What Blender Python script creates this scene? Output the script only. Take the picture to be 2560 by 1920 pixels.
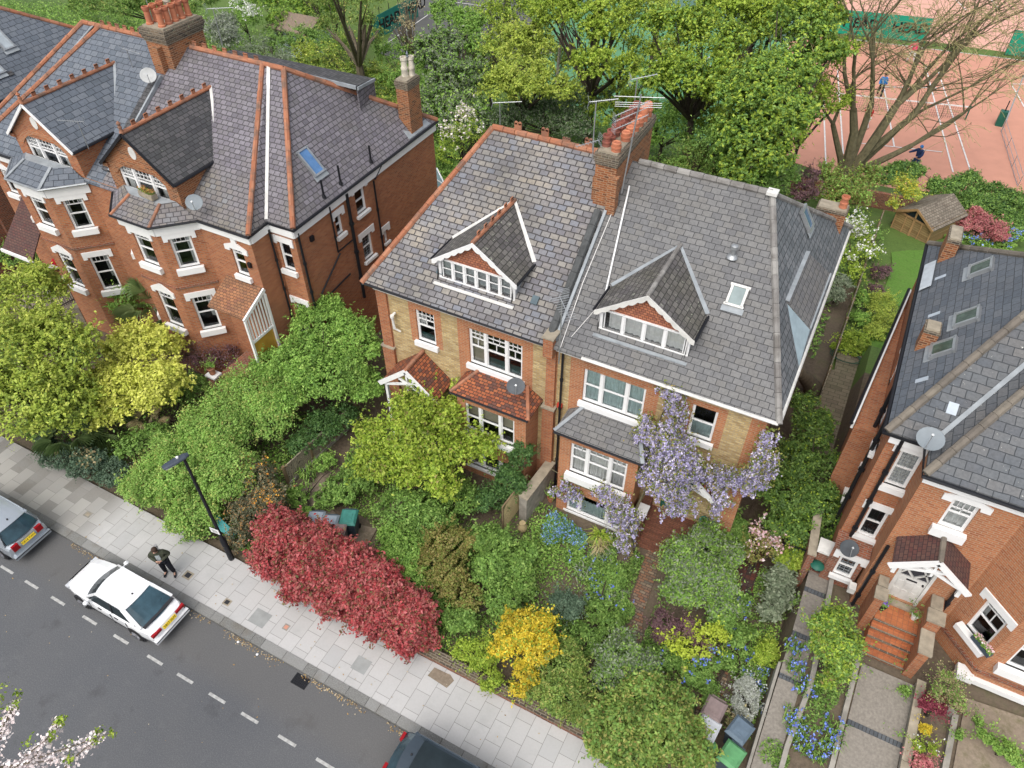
import bpy, math, random
import numpy as np
from mathutils import Vector, Matrix
for o in list(bpy.data.objects): bpy.data.objects.remove(o)
SC = bpy.context.scene
COL = SC.collection
rad = math.radians
# ---------------------------------------------------------------- camera
F = 1880.0
PITCH, ROLL, YAW = rad(44.38), rad(-.24), rad(-27.78)
_c, _s = math.cos(YAW), math.sin(YAW)
FW = Vector((_s*math.cos(PITCH), _c*math.cos(PITCH), -math.sin(PITCH)))
_r = Vector((_c, -_s, 0)); _u = _r.cross(FW)
RT = _r*math.cos(ROLL)+_u*math.sin(ROLL)
UP = -_r*math.sin(ROLL)+_u*math.cos(ROLL)
CP = Vector((0, 0, 22.0))
cam = bpy.data.cameras.new('camera'); camo = bpy.data.objects.new('camera', cam); COL.objects.link(camo)
m = Matrix((RT, UP, -FW)).transposed().to_4x4(); m.translation = CP
camo.matrix_world = m
cam.sensor_width = 36; cam.lens = F/2560*36; cam.clip_end = 900; cam.clip_start = .3
SC.camera = camo
# ---------------------------------------------------------------- light: overcast
W = bpy.data.worlds.new('World'); SC.world = W; W.use_nodes = True
nt = W.node_tree; bg = nt.nodes['Background']
sk = nt.nodes.new('ShaderNodeTexSky'); sk.sky_type = 'NISHITA'; sk.sun_disc = False
sk.sun_elevation = rad(56); sk.sun_rotation = rad(180); sk.air_density = 1.0; sk.dust_density = 4.0; sk.ozone_density = .6
hs = nt.nodes.new('ShaderNodeHueSaturation'); hs.inputs['Saturation'].default_value = .42
nt.links.new(sk.outputs[0], hs.inputs['Color']); nt.links.new(hs.outputs[0], bg.inputs[0]); bg.inputs[1].default_value = .15
sun = bpy.data.lights.new('sun', 'SUN'); sun.energy = .95; sun.angle = rad(60); sun.color = (1, .965, .91)
so = bpy.data.objects.new('sun', sun); COL.objects.link(so)
_az = rad(180); _el = rad(56)
_d = Vector((math.sin(_az)*math.cos(_el), math.cos(_az)*math.cos(_el), math.sin(_el)))
so.rotation_euler = _d.to_track_quat('Z', 'Y').to_euler()
SC.view_settings.view_transform = 'Standard'; SC.view_settings.look = 'None'
SC.view_settings.exposure = 0.56; SC.view_settings.gamma = 1
SC.render.engine = 'CYCLES'
SC.render.resolution_x = 1024; SC.render.resolution_y = 768
try:
    SC.cycles.max_bounces = 5; SC.cycles.diffuse_bounces = 3; SC.cycles.transparent_max_bounces = 6
    SC.cycles.use_denoising = True
except Exception: pass
# ---------------------------------------------------------------- helpers
R = random.Random(7)
def ray(u, v): return FW+RT*((u-1280)/F)-UP*((v-960)/F)
def at(u, v, z=0.):                     # a point of the photograph on the level z
    d = ray(u, v); return CP+d*((z-CP.z)/d.z)
def D(x, y, z=0.): return at(x*1.1573, y*1.1573, z)
TILE = {1:(0,0),2:(600,0),3:(1200,0),4:(1860,0),5:(0,450),6:(600,450),7:(1200,450),8:(1860,450),11:(0,925),12:(600,925),13:(1200,925),14:(1860,925),15:(0,1395),16:(600,1395),17:(1200,1395),18:(1860,1395)}
def T(k, x, y, z=0.): return at(TILE[k][0]+x*.31646, TILE[k][1]+y*.31646, z)
def TY(k, x, y, Y):
    d = ray(TILE[k][0]+x*.31646, TILE[k][1]+y*.31646); return CP+d*((Y-CP.y)/d.y)
def pxm(p): return 1.1573*((Vector(p)-CP).dot(FW))/F    # metres per overview pixel
def V(*a): return Vector(a)
def gz(x, y):                            # lie of the land
    if y < 8: return 0.
    z = 0.
    if x > 2.1 and y < 30:
        k = min(1, (x-2.1)/.25); z += k*max(0, min(1.15, (y-8.6)*.23))
    if y > 27: z -= min(3., (y-27)*.16)
    if y > 46: z -= min(5., (y-46)*.36)
    return z
def setp(o, label=None, cat=None, group=None, kind=None):
    if label: o['label'] = label
    if cat: o['category'] = cat
    if group: o['group'] = group
    if kind: o['kind'] = kind
    return o
def thing(name, label, cat, loc=(0,0,0), group=None, rz=0):
    o = bpy.data.objects.new(name, None); COL.objects.link(o); o.location = loc; o.rotation_euler[2] = rz
    o.empty_display_size = .2
    return setp(o, label, cat, group)
def wloc(p):
    l = Vector((0,0,0))
    while p is not None: l = l+Vector(p.location); p = p.parent
    return l
SPLIT={'stone_cap','hip_cover','wall_coping','dormer_cheek','pillar_cap','pillar','window_hood','step_wall','wall_vent','side_strip','chimney_breast','ridge_crest_tile'}
class M:
    def __init__(s): s.v = []; s.f = []; s.mi = []
    def poly(s, pts, mi=0):
        n = len(s.v); s.v += [tuple(p) for p in pts]; s.f.append(tuple(range(n, n+len(pts)))); s.mi.append(mi)
    def slab(s, pts, t=.06, mi=0, dirv=(0,0,-1)):
        pts = [Vector(p) for p in pts]; dv = Vector(dirv)*t
        s.poly(pts, mi); s.poly([p+dv for p in reversed(pts)], mi)
        for a, b in zip(pts, pts[1:]+pts[:1]): s.poly([b, a, a+dv, b+dv], mi)
    def box(s, a, b, mi=0):
        x0,y0,z0 = a; x1,y1,z1 = b
        if x0 > x1: x0,x1 = x1,x0
        if y0 > y1: y0,y1 = y1,y0
        if z0 > z1: z0,z1 = z1,z0
        s.slab([(x0,y0,z1),(x1,y0,z1),(x1,y1,z1),(x0,y1,z1)], z1-z0, mi)
    def obox(s, c, ex, ey, ez, hx, hy, hz, mi=0):
        c = Vector(c); ex=Vector(ex).normalized()*hx; ey=Vector(ey).normalized()*hy; ez=Vector(ez).normalized()*hz
        s.slab([c-ex-ey+ez, c+ex-ey+ez, c+ex+ey+ez, c-ex+ey+ez], 2, mi, -ez)
    def beam(s, a, b, w=.06, h=.06, mi=0, up=(0,0,1)):
        a=Vector(a); b=Vector(b); d=(b-a); L=d.length
        if L < 1e-6: return
        d.normalize(); u=Vector(up)
        if abs(d.dot(u)) > .99: u = Vector((0,1,0))
        r=d.cross(u).normalized(); u2=r.cross(d)
        s.obox((a+b)/2, d, r, u2, L/2, w/2, h/2, mi)
    def tube(s, pts, r, n=6, mi=0, caps=True):
        pts=[Vector(p) for p in pts]; rs = r if isinstance(r,(list,tuple)) else [r]*len(pts)
        base=len(s.v); k=len(pts)
        for i,p in enumerate(pts):
            d=(pts[min(i+1,k-1)]-pts[max(i-1,0)])
            if d.length<1e-9: d=Vector((0,0,1))
            d.normalize(); u=Vector((0,0,1)) if abs(d.z)<.95 else Vector((1,0,0))
            a=d.cross(u).normalized(); b=d.cross(a)
            for j in range(n):
                t=2*math.pi*j/n; s.v.append(tuple(p+(a*math.cos(t)+b*math.sin(t))*rs[i]))
        for i in range(k-1):
            for j in range(n):
                a0=base+i*n+j; a1=base+i*n+(j+1)%n
                s.f.append((a0,a1,a1+n,a0+n)); s.mi.append(mi)
        if caps:
            s.f.append(tuple(base+j for j in reversed(range(n)))); s.mi.append(mi)
            s.f.append(tuple(base+(k-1)*n+j for j in range(n))); s.mi.append(mi)
    def lathe(s, prof, c=(0,0,0), n=16, mi=0, ax=None):
        c=Vector(c); base=len(s.v)
        for r,z in prof:
            for j in range(n):
                t=2*math.pi*j/n; s.v.append((c.x+r*math.cos(t), c.y+r*math.sin(t), c.z+z))
        for i in range(len(prof)-1):
            for j in range(n):
                a0=base+i*n+j; a1=base+i*n+(j+1)%n
                s.f.append((a0,a1,a1+n,a0+n)); s.mi.append(mi)
        s.f.append(tuple(base+j for j in reversed(range(n)))); s.mi.append(mi)
        s.f.append(tuple(base+(len(prof)-1)*n+j for j in range(n))); s.mi.append(mi)
    def build(s, name, mats, parent=None, smooth=False, **kw):
        if name in SPLIT and parent is not None:
            par={}
            def find(a):
                while par.setdefault(a,a)!=a: par[a]=par[par[a]]; a=par[a]
                return a
            key=lambda i: tuple(round(c,3) for c in s.v[i])
            for f in s.f:
                k0=find(key(f[0]))
                for i in f[1:]:
                    k1=find(key(i))
                    if k1!=k0: par[k1]=k0
            grp={}
            for n_,f in enumerate(s.f): grp.setdefault(find(key(f[0])),[]).append(n_)
            if len(grp)>1:
                out=None
                for ids in grp.values():
                    m_=M()
                    for n_ in ids: m_.poly([s.v[i] for i in s.f[n_]], s.mi[n_])
                    m_.v=[tuple(v) for v in m_.v]; o=m_._build(name,mats,parent,False,**kw); out=out or o
                return out
        return s._build(name,mats,parent,smooth,**kw)
    def _build(s, name, mats, parent=None, smooth=False, **kw):
        off = wloc(parent)
        if not isinstance(mats,(list,tuple)): mats=[mats]
        me=bpy.data.meshes.new(name)
        me.from_pydata([tuple(Vector(v)-off) for v in s.v], [], s.f)
        for mm in mats: me.materials.append(mm)
        me.polygons.foreach_set('material_index', s.mi)
        uv=me.uv_layers.new(name='UVMap'); dat=uv.data
        for p in me.polygons:
            n=p.normal
            if abs(n.z)>.995: eu=Vector((1,0,0)); ev=Vector((0,1,0))
            else:
                eu=Vector((0,0,1)).cross(n).normalized(); ev=n.cross(eu)
            for li in p.loop_indices:
                w=me.vertices[me.loops[li].vertex_index].co+off
                dat[li].uv=(w.dot(eu), w.dot(ev))
        if smooth:
            me.polygons.foreach_set('use_smooth',[True]*len(me.polygons)); 
            try: me.set_sharp_from_angle(angle=rad(38))
            except Exception: pass
        me.update()
        o=bpy.data.objects.new(name, me); COL.objects.link(o)
        if parent is not None: o.parent=parent
        return setp(o, **kw)
def copytree(o, parent=None):
    c=o.copy(); COL.objects.link(c)
    if parent is not None: c.parent=parent
    for ch in list(o.children): copytree(ch, c)
    return c
# ---------------------------------------------------------------- materials
MATS={}
class NT:
    def __init__(s, name):
        s.m=bpy.data.materials.new(name); s.m.use_nodes=True; s.t=s.m.node_tree; s.b=s.t.nodes['Principled BSDF']
        s.b.inputs['Roughness'].default_value=.85
        try: s.b.inputs['Specular IOR Level'].default_value=.3
        except Exception: pass
    def n(s, ty, **kw):
        nd=s.t.nodes.new(ty)
        for k,v in kw.items():
            if k in nd.inputs: nd.inputs[k].default_value=v
            else: setattr(nd,k,v)
        return nd
    def l(s,a,b): s.t.links.new(a,b)
    def obj(s): return s.n('ShaderNodeNewGeometry').outputs['Position']
    def uv(s): return s.n('ShaderNodeTexCoord').outputs['UV']
    def noise(s, scale, vec=None, detail=4, rough=.6):
        nd=s.n('ShaderNodeTexNoise'); nd.inputs['Scale'].default_value=scale; nd.inputs['Detail'].default_value=detail; nd.inputs['Roughness'].default_value=rough
        s.l(vec or s.obj(), nd.inputs['Vector']); return nd.outputs['Fac']
    def ramp(s, fac, stops, interp='LINEAR'):
        r=s.n('ShaderNodeValToRGB'); cr=r.color_ramp; cr.interpolation=interp
        while len(cr.elements)<len(stops): cr.elements.new(.5)
        for e,(p,c) in zip(cr.elements, stops):
            e.position=p; e.color=(*c,1) if len(c)==3 else c
        s.l(fac, r.inputs[0]); return r.outputs[0]
    def mix(s, fac, a, b, mode='MIX'):
        nd=s.n('ShaderNodeMix'); nd.data_type='RGBA'; nd.blend_type=mode
        for i,x in ((0,fac),(6,a),(7,b)):
            if isinstance(x,(int,float)): nd.inputs[i].default_value=x
            elif isinstance(x,tuple): nd.inputs[i].default_value=(*x,1) if len(x)==3 else x
            else: s.l(x, nd.inputs[i])
        return nd.outputs[2]
    def bump(s, h, strength=.3, dist=.01):
        nd=s.n('ShaderNodeBump'); nd.inputs['Strength'].default_value=strength; nd.inputs['Distance'].default_value=dist
        s.l(h, nd.inputs['Height']); s.l(nd.outputs[0], s.b.inputs['Normal'])
    def col(s, c):
        if isinstance(c,tuple): s.b.inputs['Base Color'].default_value=(*c,1)
        else: s.l(c, s.b.inputs['Base Color'])
G3=lambda g: (g,g,g)
def plain(name, c, rough=.6, metal=0, var=.25, scale=3., coat=0):
    t=NT(name); nz=t.noise(scale)
    f=t.ramp(nz,[(.3,G3(1-var)),(.7,G3(1))])
    t.col(t.mix(1.,c,f,'MULTIPLY')); t.b.inputs['Roughness'].default_value=rough; t.b.inputs['Metallic'].default_value=metal
    if coat: t.b.inputs['Coat Weight'].default_value=coat; t.b.inputs['Coat Roughness'].default_value=.04
    return t.m
def bricks(name, stops, mortar, w=.225, h=.075, mort=.012, stain=.35, stainc=(.06,.05,.045), soft=.1, offset=.5, bump=.4, sc=.7, spots=None, rough=.88, patch=None):
    """running-bond units; stops = list of colours picked per unit"""
    t=NT(name); uv=t.uv()
    b=t.n('ShaderNodeTexBrick'); b.offset=offset; b.offset_frequency=2; b.squash=1
    b.inputs['Scale'].default_value=1; b.inputs['Brick Width'].default_value=w; b.inputs['Row Height'].default_value=h
    b.inputs['Mortar Size'].default_value=mort; b.inputs['Mortar Smooth'].default_value=soft; b.inputs['Bias'].default_value=0
    b.inputs['Color1'].default_value=(0,0,0,1); b.inputs['Color2'].default_value=(1,1,1,1); b.inputs['Mortar'].default_value=(.5,.5,.5,1)
    # slight waviness of the courses
    wv=t.n('ShaderNodeTexNoise'); wv.inputs['Scale'].default_value=2.5; t.l(uv,wv.inputs['Vector'])
    sub=t.n('ShaderNodeVectorMath'); sub.operation='SUBTRACT'; t.l(wv.outputs['Color'],sub.inputs[0]); sub.inputs[1].default_value=(.5,.5,.5)
    scl=t.n('ShaderNodeVectorMath'); scl.operation='SCALE'; t.l(sub.outputs[0],scl.inputs[0]); scl.inputs['Scale'].default_value=h*.25
    ad=t.n('ShaderNodeVectorMath'); ad.operation='ADD'; t.l(uv,ad.inputs[0]); t.l(scl.outputs[0],ad.inputs[1]); t.l(ad.outputs[0],b.inputs['Vector'])
    n=len(stops); c=t.ramp(b.outputs['Color'],[(i/(n-1) if n>1 else 0,s) for i,s in enumerate(stops)])
    if patch:   # second palette in broad areas
        c2=t.ramp(b.outputs['Color'],[(i/(len(patch[0])-1),s) for i,s in enumerate(patch[0])])
        pm=t.ramp(t.noise(patch[1],detail=3),[(patch[2],G3(0)),(patch[2]+.14,G3(1))])
        c=t.mix(pm,c,c2)
    st=t.ramp(t.noise(sc,detail=6),[(.42,G3(0)),(.75,G3(stain))])
    c=t.mix(st,c,stainc)
    fine=t.ramp(t.noise(14,detail=3),[(.3,G3(.82)),(.7,G3(1.08))]); c=t.mix(1.,c,fine,'MULTIPLY')
    if spots:
        sp=t.ramp(t.noise(spots[1],detail=5,rough=.7),[(spots[2],G3(0)),(spots[2]+.04,G3(spots[3]))]); c=t.mix(sp,c,spots[0])
    c=t.mix(b.outputs['Fac'],c,mortar); t.col(c)
    inv=t.n('ShaderNodeMath',operation='SUBTRACT'); inv.inputs[0].default_value=1; t.l(b.outputs['Fac'],inv.inputs[1])
    t.bump(inv.outputs[0],bump,.012); t.b.inputs['Roughness'].default_value=rough
    return t.m
def leafmat(name, stops, trans=.25, rough=.55):
    t=NT(name); a=t.n('ShaderNodeAttribute'); a.attribute_name='rnd'
    n=len(stops); c=t.ramp(a.outputs['Fac'],[(i/(n-1),s) for i,s in enumerate(stops)])
    big=t.ramp(t.noise(.9,detail=3),[(.3,G3(.72)),(.7,G3(1.15))]); c=t.mix(1.,c,big,'MULTIPLY')
    t.col(c); t.b.inputs['Roughness'].default_value=rough
    tr=t.n('ShaderNodeBsdfTranslucent'); t.l(c,tr.inputs[0])
    mx=t.n('ShaderNodeMixShader'); mx.inputs[0].default_value=trans
    t.l(t.b.outputs[0],mx.inputs[1]); t.l(tr.outputs[0],mx.inputs[2]); t.l(mx.outputs[0],t.t.nodes['Material Output'].inputs[0])
    return t.m
def glassmat(name, tint=(.93,.96,.96)):
    t=NT(name); tp=t.n('ShaderNodeBsdfTransparent'); tp.inputs[0].default_value=(*tint,1)
    gl=t.n('ShaderNodeBsdfGlossy'); gl.inputs['Roughness'].default_value=.03; gl.inputs[0].default_value=(.9,.93,.96,1)
    fr=t.n('ShaderNodeFresnel'); fr.inputs[0].default_value=1.5
    mx=t.n('ShaderNodeMixShader'); t.l(fr.outputs[0],mx.inputs[0]); t.l(tp.outputs[0],mx.inputs[1]); t.l(gl.outputs[0],mx.inputs[2])
    t.l(mx.outputs[0],t.t.nodes['Material Output'].inputs[0]); return t.m
RED=bricks('red_brick',[(.32,.09,.038),(.41,.13,.05),(.49,.18,.075),(.35,.10,.042)],(.30,.20,.13),stain=.3)
REDOR=bricks('orange_brick',[(.44,.15,.06),(.51,.20,.085),(.37,.12,.05)],(.38,.25,.16),stain=.3)
REDDK=bricks('dark_red_brick',[(.17,.05,.025),(.27,.075,.035),(.36,.11,.05)],(.24,.19,.15),stain=.45)
YEL=bricks('yellow_stock_brick',[(.44,.30,.12),(.55,.40,.18),(.62,.48,.24),(.36,.24,.10),(.52,.37,.16)],(.36,.29,.19),stain=.35,stainc=(.14,.11,.07))
CHIM=bricks('chimney_brick',[(.12,.045,.025),(.30,.095,.035),(.40,.14,.05),(.24,.08,.035)],(.34,.22,.13),stain=.5,sc=1.6,mort=.012)
SOOT=bricks('sooted_brick',[(.07,.055,.045),(.13,.10,.07),(.2,.14,.09)],(.24,.21,.16),stain=.7,sc=2.,spots=((.32,.36,.22),9,.62,.8))
SL_TAN=bricks('weathered_slate',[(.16,.155,.17),(.22,.21,.21),(.19,.20,.23),(.28,.26,.23),(.16,.15,.16)],(.06,.056,.055),w=.30,h=.2,mort=.02,soft=.3,stain=.6,stainc=(.075,.075,.07),sc=.45,bump=.8,
    patch=([(.35,.31,.25),(.42,.36,.27),(.30,.28,.26),(.22,.23,.27)],.28,.5),spots=((.35,.37,.33),7,.68,.6))
SL_GREY=bricks('grey_slate',[(.145,.145,.148),(.167,.167,.168),(.19,.188,.184),(.17,.166,.16)],(.05,.05,.052),w=.285,h=.195,mort=.010,soft=.3,stain=.25,bump=.7,stainc=(.12,.11,.09),spots=((.4,.4,.37),8,.70,.6))
SL_SIDE=bricks('blue_grey_slate',[(.13,.145,.155),(.16,.175,.185),(.20,.21,.22)],(.04,.042,.045),w=.26,h=.22,mort=.012,stain=.2,bump=.6)
SL_PURP=bricks('purple_slate',[(.15,.14,.16),(.19,.175,.20),(.235,.22,.245),(.17,.16,.17)],(.07,.065,.068),w=.26,h=.19,mort=.018,soft=.3,stain=.4,bump=.8,stainc=(.09,.085,.07),
    patch=([(.18,.165,.15),(.25,.23,.19),(.17,.155,.14),(.23,.235,.24)],.22,.53))
SL_BLUE=bricks('blue_slate',[(.115,.135,.16),(.14,.16,.19),(.165,.185,.21)],(.035,.04,.05),w=.36,h=.24,mort=.011,stain=.15,bump=.6)
SL_DARK=bricks('dark_slate',[(.06,.06,.065),(.085,.085,.09),(.11,.105,.11)],(.03,.03,.03),w=.25,h=.16,mort=.012,stain=.4,bump=.6,stainc=(.06,.065,.05),spots=((.36,.38,.3),6,.66,.7))
SL_MOSS=bricks('mossy_slate',[(.09,.085,.085),(.13,.12,.12),(.17,.16,.15)],(.04,.04,.035),w=.24,h=.17,mort=.014,stain=.6,bump=.7,stainc=(.10,.095,.06),spots=((.36,.38,.30),6,.62,.8))
SL_FAR=bricks('smooth_grey_slate',[(.10,.115,.135),(.12,.135,.155),(.14,.15,.165)],(.05,.055,.06),w=.34,h=.22,mort=.010,stain=.2,bump=.5,spots=((.6,.6,.55),7,.70,.8))
SL_LICH=bricks('lichened_slate',[(.10,.11,.125),(.125,.135,.145),(.15,.152,.155)],(.05,.055,.06),w=.36,h=.24,mort=.012,stain=.3,bump=.5,stainc=(.2,.17,.14),spots=((.62,.62,.57),9,.655,.9))
CLAY=bricks('clay_tiles',[(.30,.085,.04),(.42,.14,.06),(.20,.06,.035),(.12,.07,.06)],(.06,.035,.025),w=.17,h=.11,mort=.012,stain=.35,bump=.8,sc=1.5)
CLAYBR=bricks('brown_clay_tiles',[(.30,.13,.065),(.38,.18,.09),(.24,.11,.07)],(.08,.05,.035),w=.17,h=.11,mort=.010,stain=.6,stainc=(.10,.09,.06),bump=.7,sc=1.4)
CLAYDK=bricks('plum_clay_tiles',[(.10,.055,.05),(.14,.075,.06),(.12,.05,.045)],(.045,.03,.03),w=.17,h=.11,mort=.010,stain=.4,bump=.7,spots=((.6,.5,.45),6,.70,.8))
TILEHUNG=bricks('hung_tiles',[(.42,.14,.07),(.50,.20,.11),(.30,.11,.07)],(.14,.06,.04),w=.12,h=.085,mort=.01,stain=.3,bump=.6)
def ridgemat(name,a,b,c):
    t=NT(name); rnd=t.n('ShaderNodeNewGeometry').outputs['Random Per Island']
    cc=t.ramp(rnd,[(0,a),(1,b)]); st=t.ramp(t.noise(2.2,detail=6),[(.45,G3(0)),(.68,G3(.8))]); t.col(t.mix(st,cc,c)); return t.m
RIDGE=ridgemat('terracotta',(.33,.125,.065),(.42,.19,.11),(.13,.10,.08))
RIDGEGR=ridgemat('grey_ridge',(.2,.19,.18),(.3,.29,.27),(.11,.10,.09))
RIDGEBR=ridgemat('lichened_ridge',(.15,.13,.11),(.20,.175,.14),(.10,.09,.075))
POT=ridgemat('chimney_pot_clay',(.45,.15,.08),(.55,.22,.12),(.3,.12,.08))
POTDK=ridgemat('maroon_pot',(.26,.08,.06),(.34,.12,.08),(.16,.09,.07))
BUFF=ridgemat('buff_pot',(.55,.5,.4),(.62,.58,.48),(.34,.3,.24))
WHITE=plain('white_paint',(.80,.80,.79),.45,var=.07)
WHITED=plain('weathered_white_paint',(.74,.73,.69),.6,var=.3,scale=2.2)
BLACK=plain('black_pipe_paint',(.015,.016,.02),.45)
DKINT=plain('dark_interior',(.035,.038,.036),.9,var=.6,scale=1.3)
LEAD=plain('lead_sheet',(.34,.37,.39),.55,var=.35,scale=2.5)
STONE=plain('sandstone',(.38,.33,.25),.9,var=.4,scale=4)
CONC=plain('concrete',(.33,.31,.27),.95,var=.4,scale=3)
LIMEW=plain('grey_stone_wall',(.36,.33,.28),.95,var=.45,scale=4)
CURT=plain('curtain_cloth',(.85,.83,.80),.9,var=.2,scale=9)
CURTG=plain('sheer_curtain',(.62,.74,.72),.9,var=.25,scale=8)
BLIND=plain('blind',(.45,.40,.31),.9,var=.2)
BLINDS=bricks('venetian_blind',[(.55,.58,.57),(.62,.64,.63)],(.3,.32,.32),w=9,h=.05,mort=.012,stain=.05,bump=.1)
TEAL=plain('teal_sofa',(.04,.12,.11),.9)
GLASS=glassmat('window_glass')
SKYGL=plain('skylight_glass',(.10,.17,.26),.08,var=.2)
METAL=plain('galvanised_metal',(.45,.47,.48),.4,metal=.6)
DISH=plain('dish_grey',(.22,.25,.27),.5,var=.15)
DISHL=plain('dish_light_grey',(.5,.51,.5),.5,var=.2)
BARK=plain('bark',(.16,.13,.09),.95,var=.5,scale=5)
BARKD=plain('dark_bark',(.075,.06,.045),.95,var=.5,scale=6)
BARKG=plain('mossy_bark',(.17,.15,.085),.95,var=.5,scale=4)
TWIG=plain('yellow_twig',(.42,.37,.17),.9,var=.4,scale=2)
WOOD=plain('weathered_timber',(.26,.19,.11),.9,var=.4,scale=5)
FENCE=bricks('fence_boards',[(.28,.25,.18),(.36,.32,.23),(.32,.28,.2)],(.07,.06,.04),w=.12,h=4,mort=.012,offset=0,stain=.4,bump=.5)
SHEDW=bricks('shed_boards',[(.30,.20,.085),(.36,.25,.11),(.27,.17,.07)],(.14,.09,.04),w=6,h=.13,mort=.01,stain=.4,bump=.5)
GREENP=plain('green_paint',(.02,.13,.09),.5)
# ================================================================= SETTING
def struct(mb,name,mat,smooth=False): return mb.build(name,mat,None,smooth,kind='structure')
def soilmat(name,a,b,c,sc=1.2):
    t=NT(name); n1=t.noise(sc,detail=8,rough=.7); n2=t.noise(9,detail=4)
    t.col(t.mix(t.ramp(n2,[(.35,G3(0)),(.7,G3(1))]),t.ramp(n1,[(.3,a),(.5,b),(.7,c)]),tuple(x*1.3 for x in b))); t.bump(n2,.6,.03); return t.m
SOIL=soilmat('garden_soil',(.07,.055,.04),(.11,.085,.06),(.09,.10,.04))
SOILDRY=soilmat('dry_garden_soil',(.16,.13,.09),(.20,.16,.12),(.13,.12,.06))
GRASS=soilmat('lawn_grass',(.065,.14,.02),(.09,.185,.028),(.11,.17,.04),2.)
ROUGH=soilmat('rough_grass',(.05,.09,.02),(.085,.14,.03),(.11,.12,.045),.5)
g=M()
xs=[-400,-200,-120]+list(range(-90,61,3))+[90,200,400]; xs=sorted(set(xs+[2.1,2.35,2.0]))
ys=[8.0,8.6]+[9+i for i in range(0,11)]+list(range(20,70,2))+[75,90,120,200,400,700]
base=0
for y in ys:
    for x in xs: g.v.append((x,y,gz(x,y)-.02))
nx=len(xs)
for j in range(len(ys)-1):
    for i in range(nx-1):
        a=j*nx+i; g.f.append((a,a+1,a+nx+1,a+nx)); my=(ys[j]+ys[j+1])/2
        g.mi.append(0 if my<27 else 1)
struct(g,'ground',[SOIL,ROUGH],True)
# road
t=NT('asphalt'); n1=t.noise(.35,detail=5); n2=t.noise(30,detail=2,rough=.8); n3=t.noise(1.6,detail=7,rough=.75)
c=t.ramp(n1,[(.3,(.084,.089,.098)),(.7,(.102,.105,.110))]); c=t.mix(t.ramp(n2,[(.45,G3(0)),(.8,G3(.6))]),c,(.2,.2,.2))
c=t.mix(t.ramp(n3,[(.56,G3(0)),(.74,G3(.4))]),c,(.16,.163,.165)); c=t.mix(t.ramp(t.noise(.9,detail=6,rough=.65),[(.60,G3(0)),(.70,G3(.45))]),c,(.06,.06,.062))

sx=t.n('ShaderNodeSeparateXYZ'); t.l(t.obj(),sx.inputs[0])
edge=t.ramp(sx.outputs['Y'],[(0,G3(0)),(1,G3(0))])
mp=t.n('ShaderNodeMapRange'); mp.inputs['From Min'].default_value=4.3; mp.inputs['From Max'].default_value=4.9; t.l(sx.outputs['Y'],mp.inputs['Value'])
c=t.mix(mp.outputs[0],c,t.mix(.3,c,(.14,.13,.115)))
t.col(c); t.bump(n2,.25,.01); ASPH=t.m
r=M(); r.slab([(-400,-300,0),(400,-300,0),(400,5.99,0),(-400,5.99,0)],.3); struct(r,'road',ASPH)
r=M()
for px in [-24.9,-23.5]+[-21.67,-20.45,-19.18,-17.71,-16.32,-14.87,-13.63,-12.36,-11.12,-9.75,-8.41,-7.1,-5.8,-4.5]:
    r.slab([(px,4.18,.006),(px+.62,4.18,.006),(px+.62,4.265,.006),(px,4.265,.006)],.004)
PAINT=plain('road_paint',(.52,.52,.50),.8,var=.5,scale=9); struct(r,'road_markings',PAINT)
# pavement of pale flags, older and darker to the left
t=NT('paving_flags'); P=t.obj(); sep=t.n('ShaderNodeSeparateXYZ'); t.l(P,sep.inputs[0]); cmb=t.n('ShaderNodeCombineXYZ'); t.l(sep.outputs['Y'],cmb.inputs[0]); t.l(sep.outputs['X'],cmb.inputs[1])
b=t.n('ShaderNodeTexBrick'); b.offset=.5; t.l(cmb.outputs[0],b.inputs['Vector'])
for k,v in {'Scale':1,'Brick Width':.62,'Row Height':.50,'Mortar Size':.008,'Mortar Smooth':.3,'Bias':0}.items(): b.inputs[k].default_value=v
b.inputs['Color1'].default_value=(.0,0,0,1); b.inputs['Color2'].default_value=(1,1,1,1)
new=t.ramp(b.outputs['Color'],[(0,(.445,.44,.43)),(.85,(.485,.48,.47)),(1,(.41,.41,.405))])
old=t.ramp(b.outputs['Color'],[(0,(.20,.19,.17)),(.5,(.30,.29,.27)),(1,(.38,.37,.34))])
mr=t.n('ShaderNodeMapRange'); mr.inputs['From Min'].default_value=-19.6; mr.inputs['From Max'].default_value=-20.6; t.l(sep.outputs['X'],mr.inputs['Value'])
c=t.mix(mr.outputs[0],new,old)
c=t.mix(t.ramp(t.noise(1.3,detail=7,rough=.7),[(.5,G3(0)),(.75,G3(.45))]),c,(.3,.31,.3))
c=t.mix(t.ramp(t.noise(18,detail=3),[(.3,G3(0)),(.8,G3(.25))]),c,(.35,.34,.32))
c=t.mix(b.outputs['Fac'],c,(.22,.215,.2)); t.col(c); FLAGS=t.m
r=M(); r.slab([(-120,6.29,.1),(60,6.29,.1),(60,8.06,.1),(-120,8.06,.1)],.25); struct(r,'pavement',FLAGS)
t=NT('granite'); rnd=t.n('ShaderNodeNewGeometry').outputs['Random Per Island']
c=t.ramp(rnd,[(0,(.13,.13,.12)),(1,(.22,.22,.21))]); c=t.mix(t.ramp(t.noise(28,detail=3,rough=.8),[(.4,G3(0)),(.7,G3(.7))]),c,(.3,.3,.29)); c=t.mix(t.ramp(t.noise(1.5),[(.5,G3(0)),(.7,G3(.5))]),c,(.14,.12,.09)); t.col(c); GRAN=t.m
r=M(); x=-120.
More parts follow.
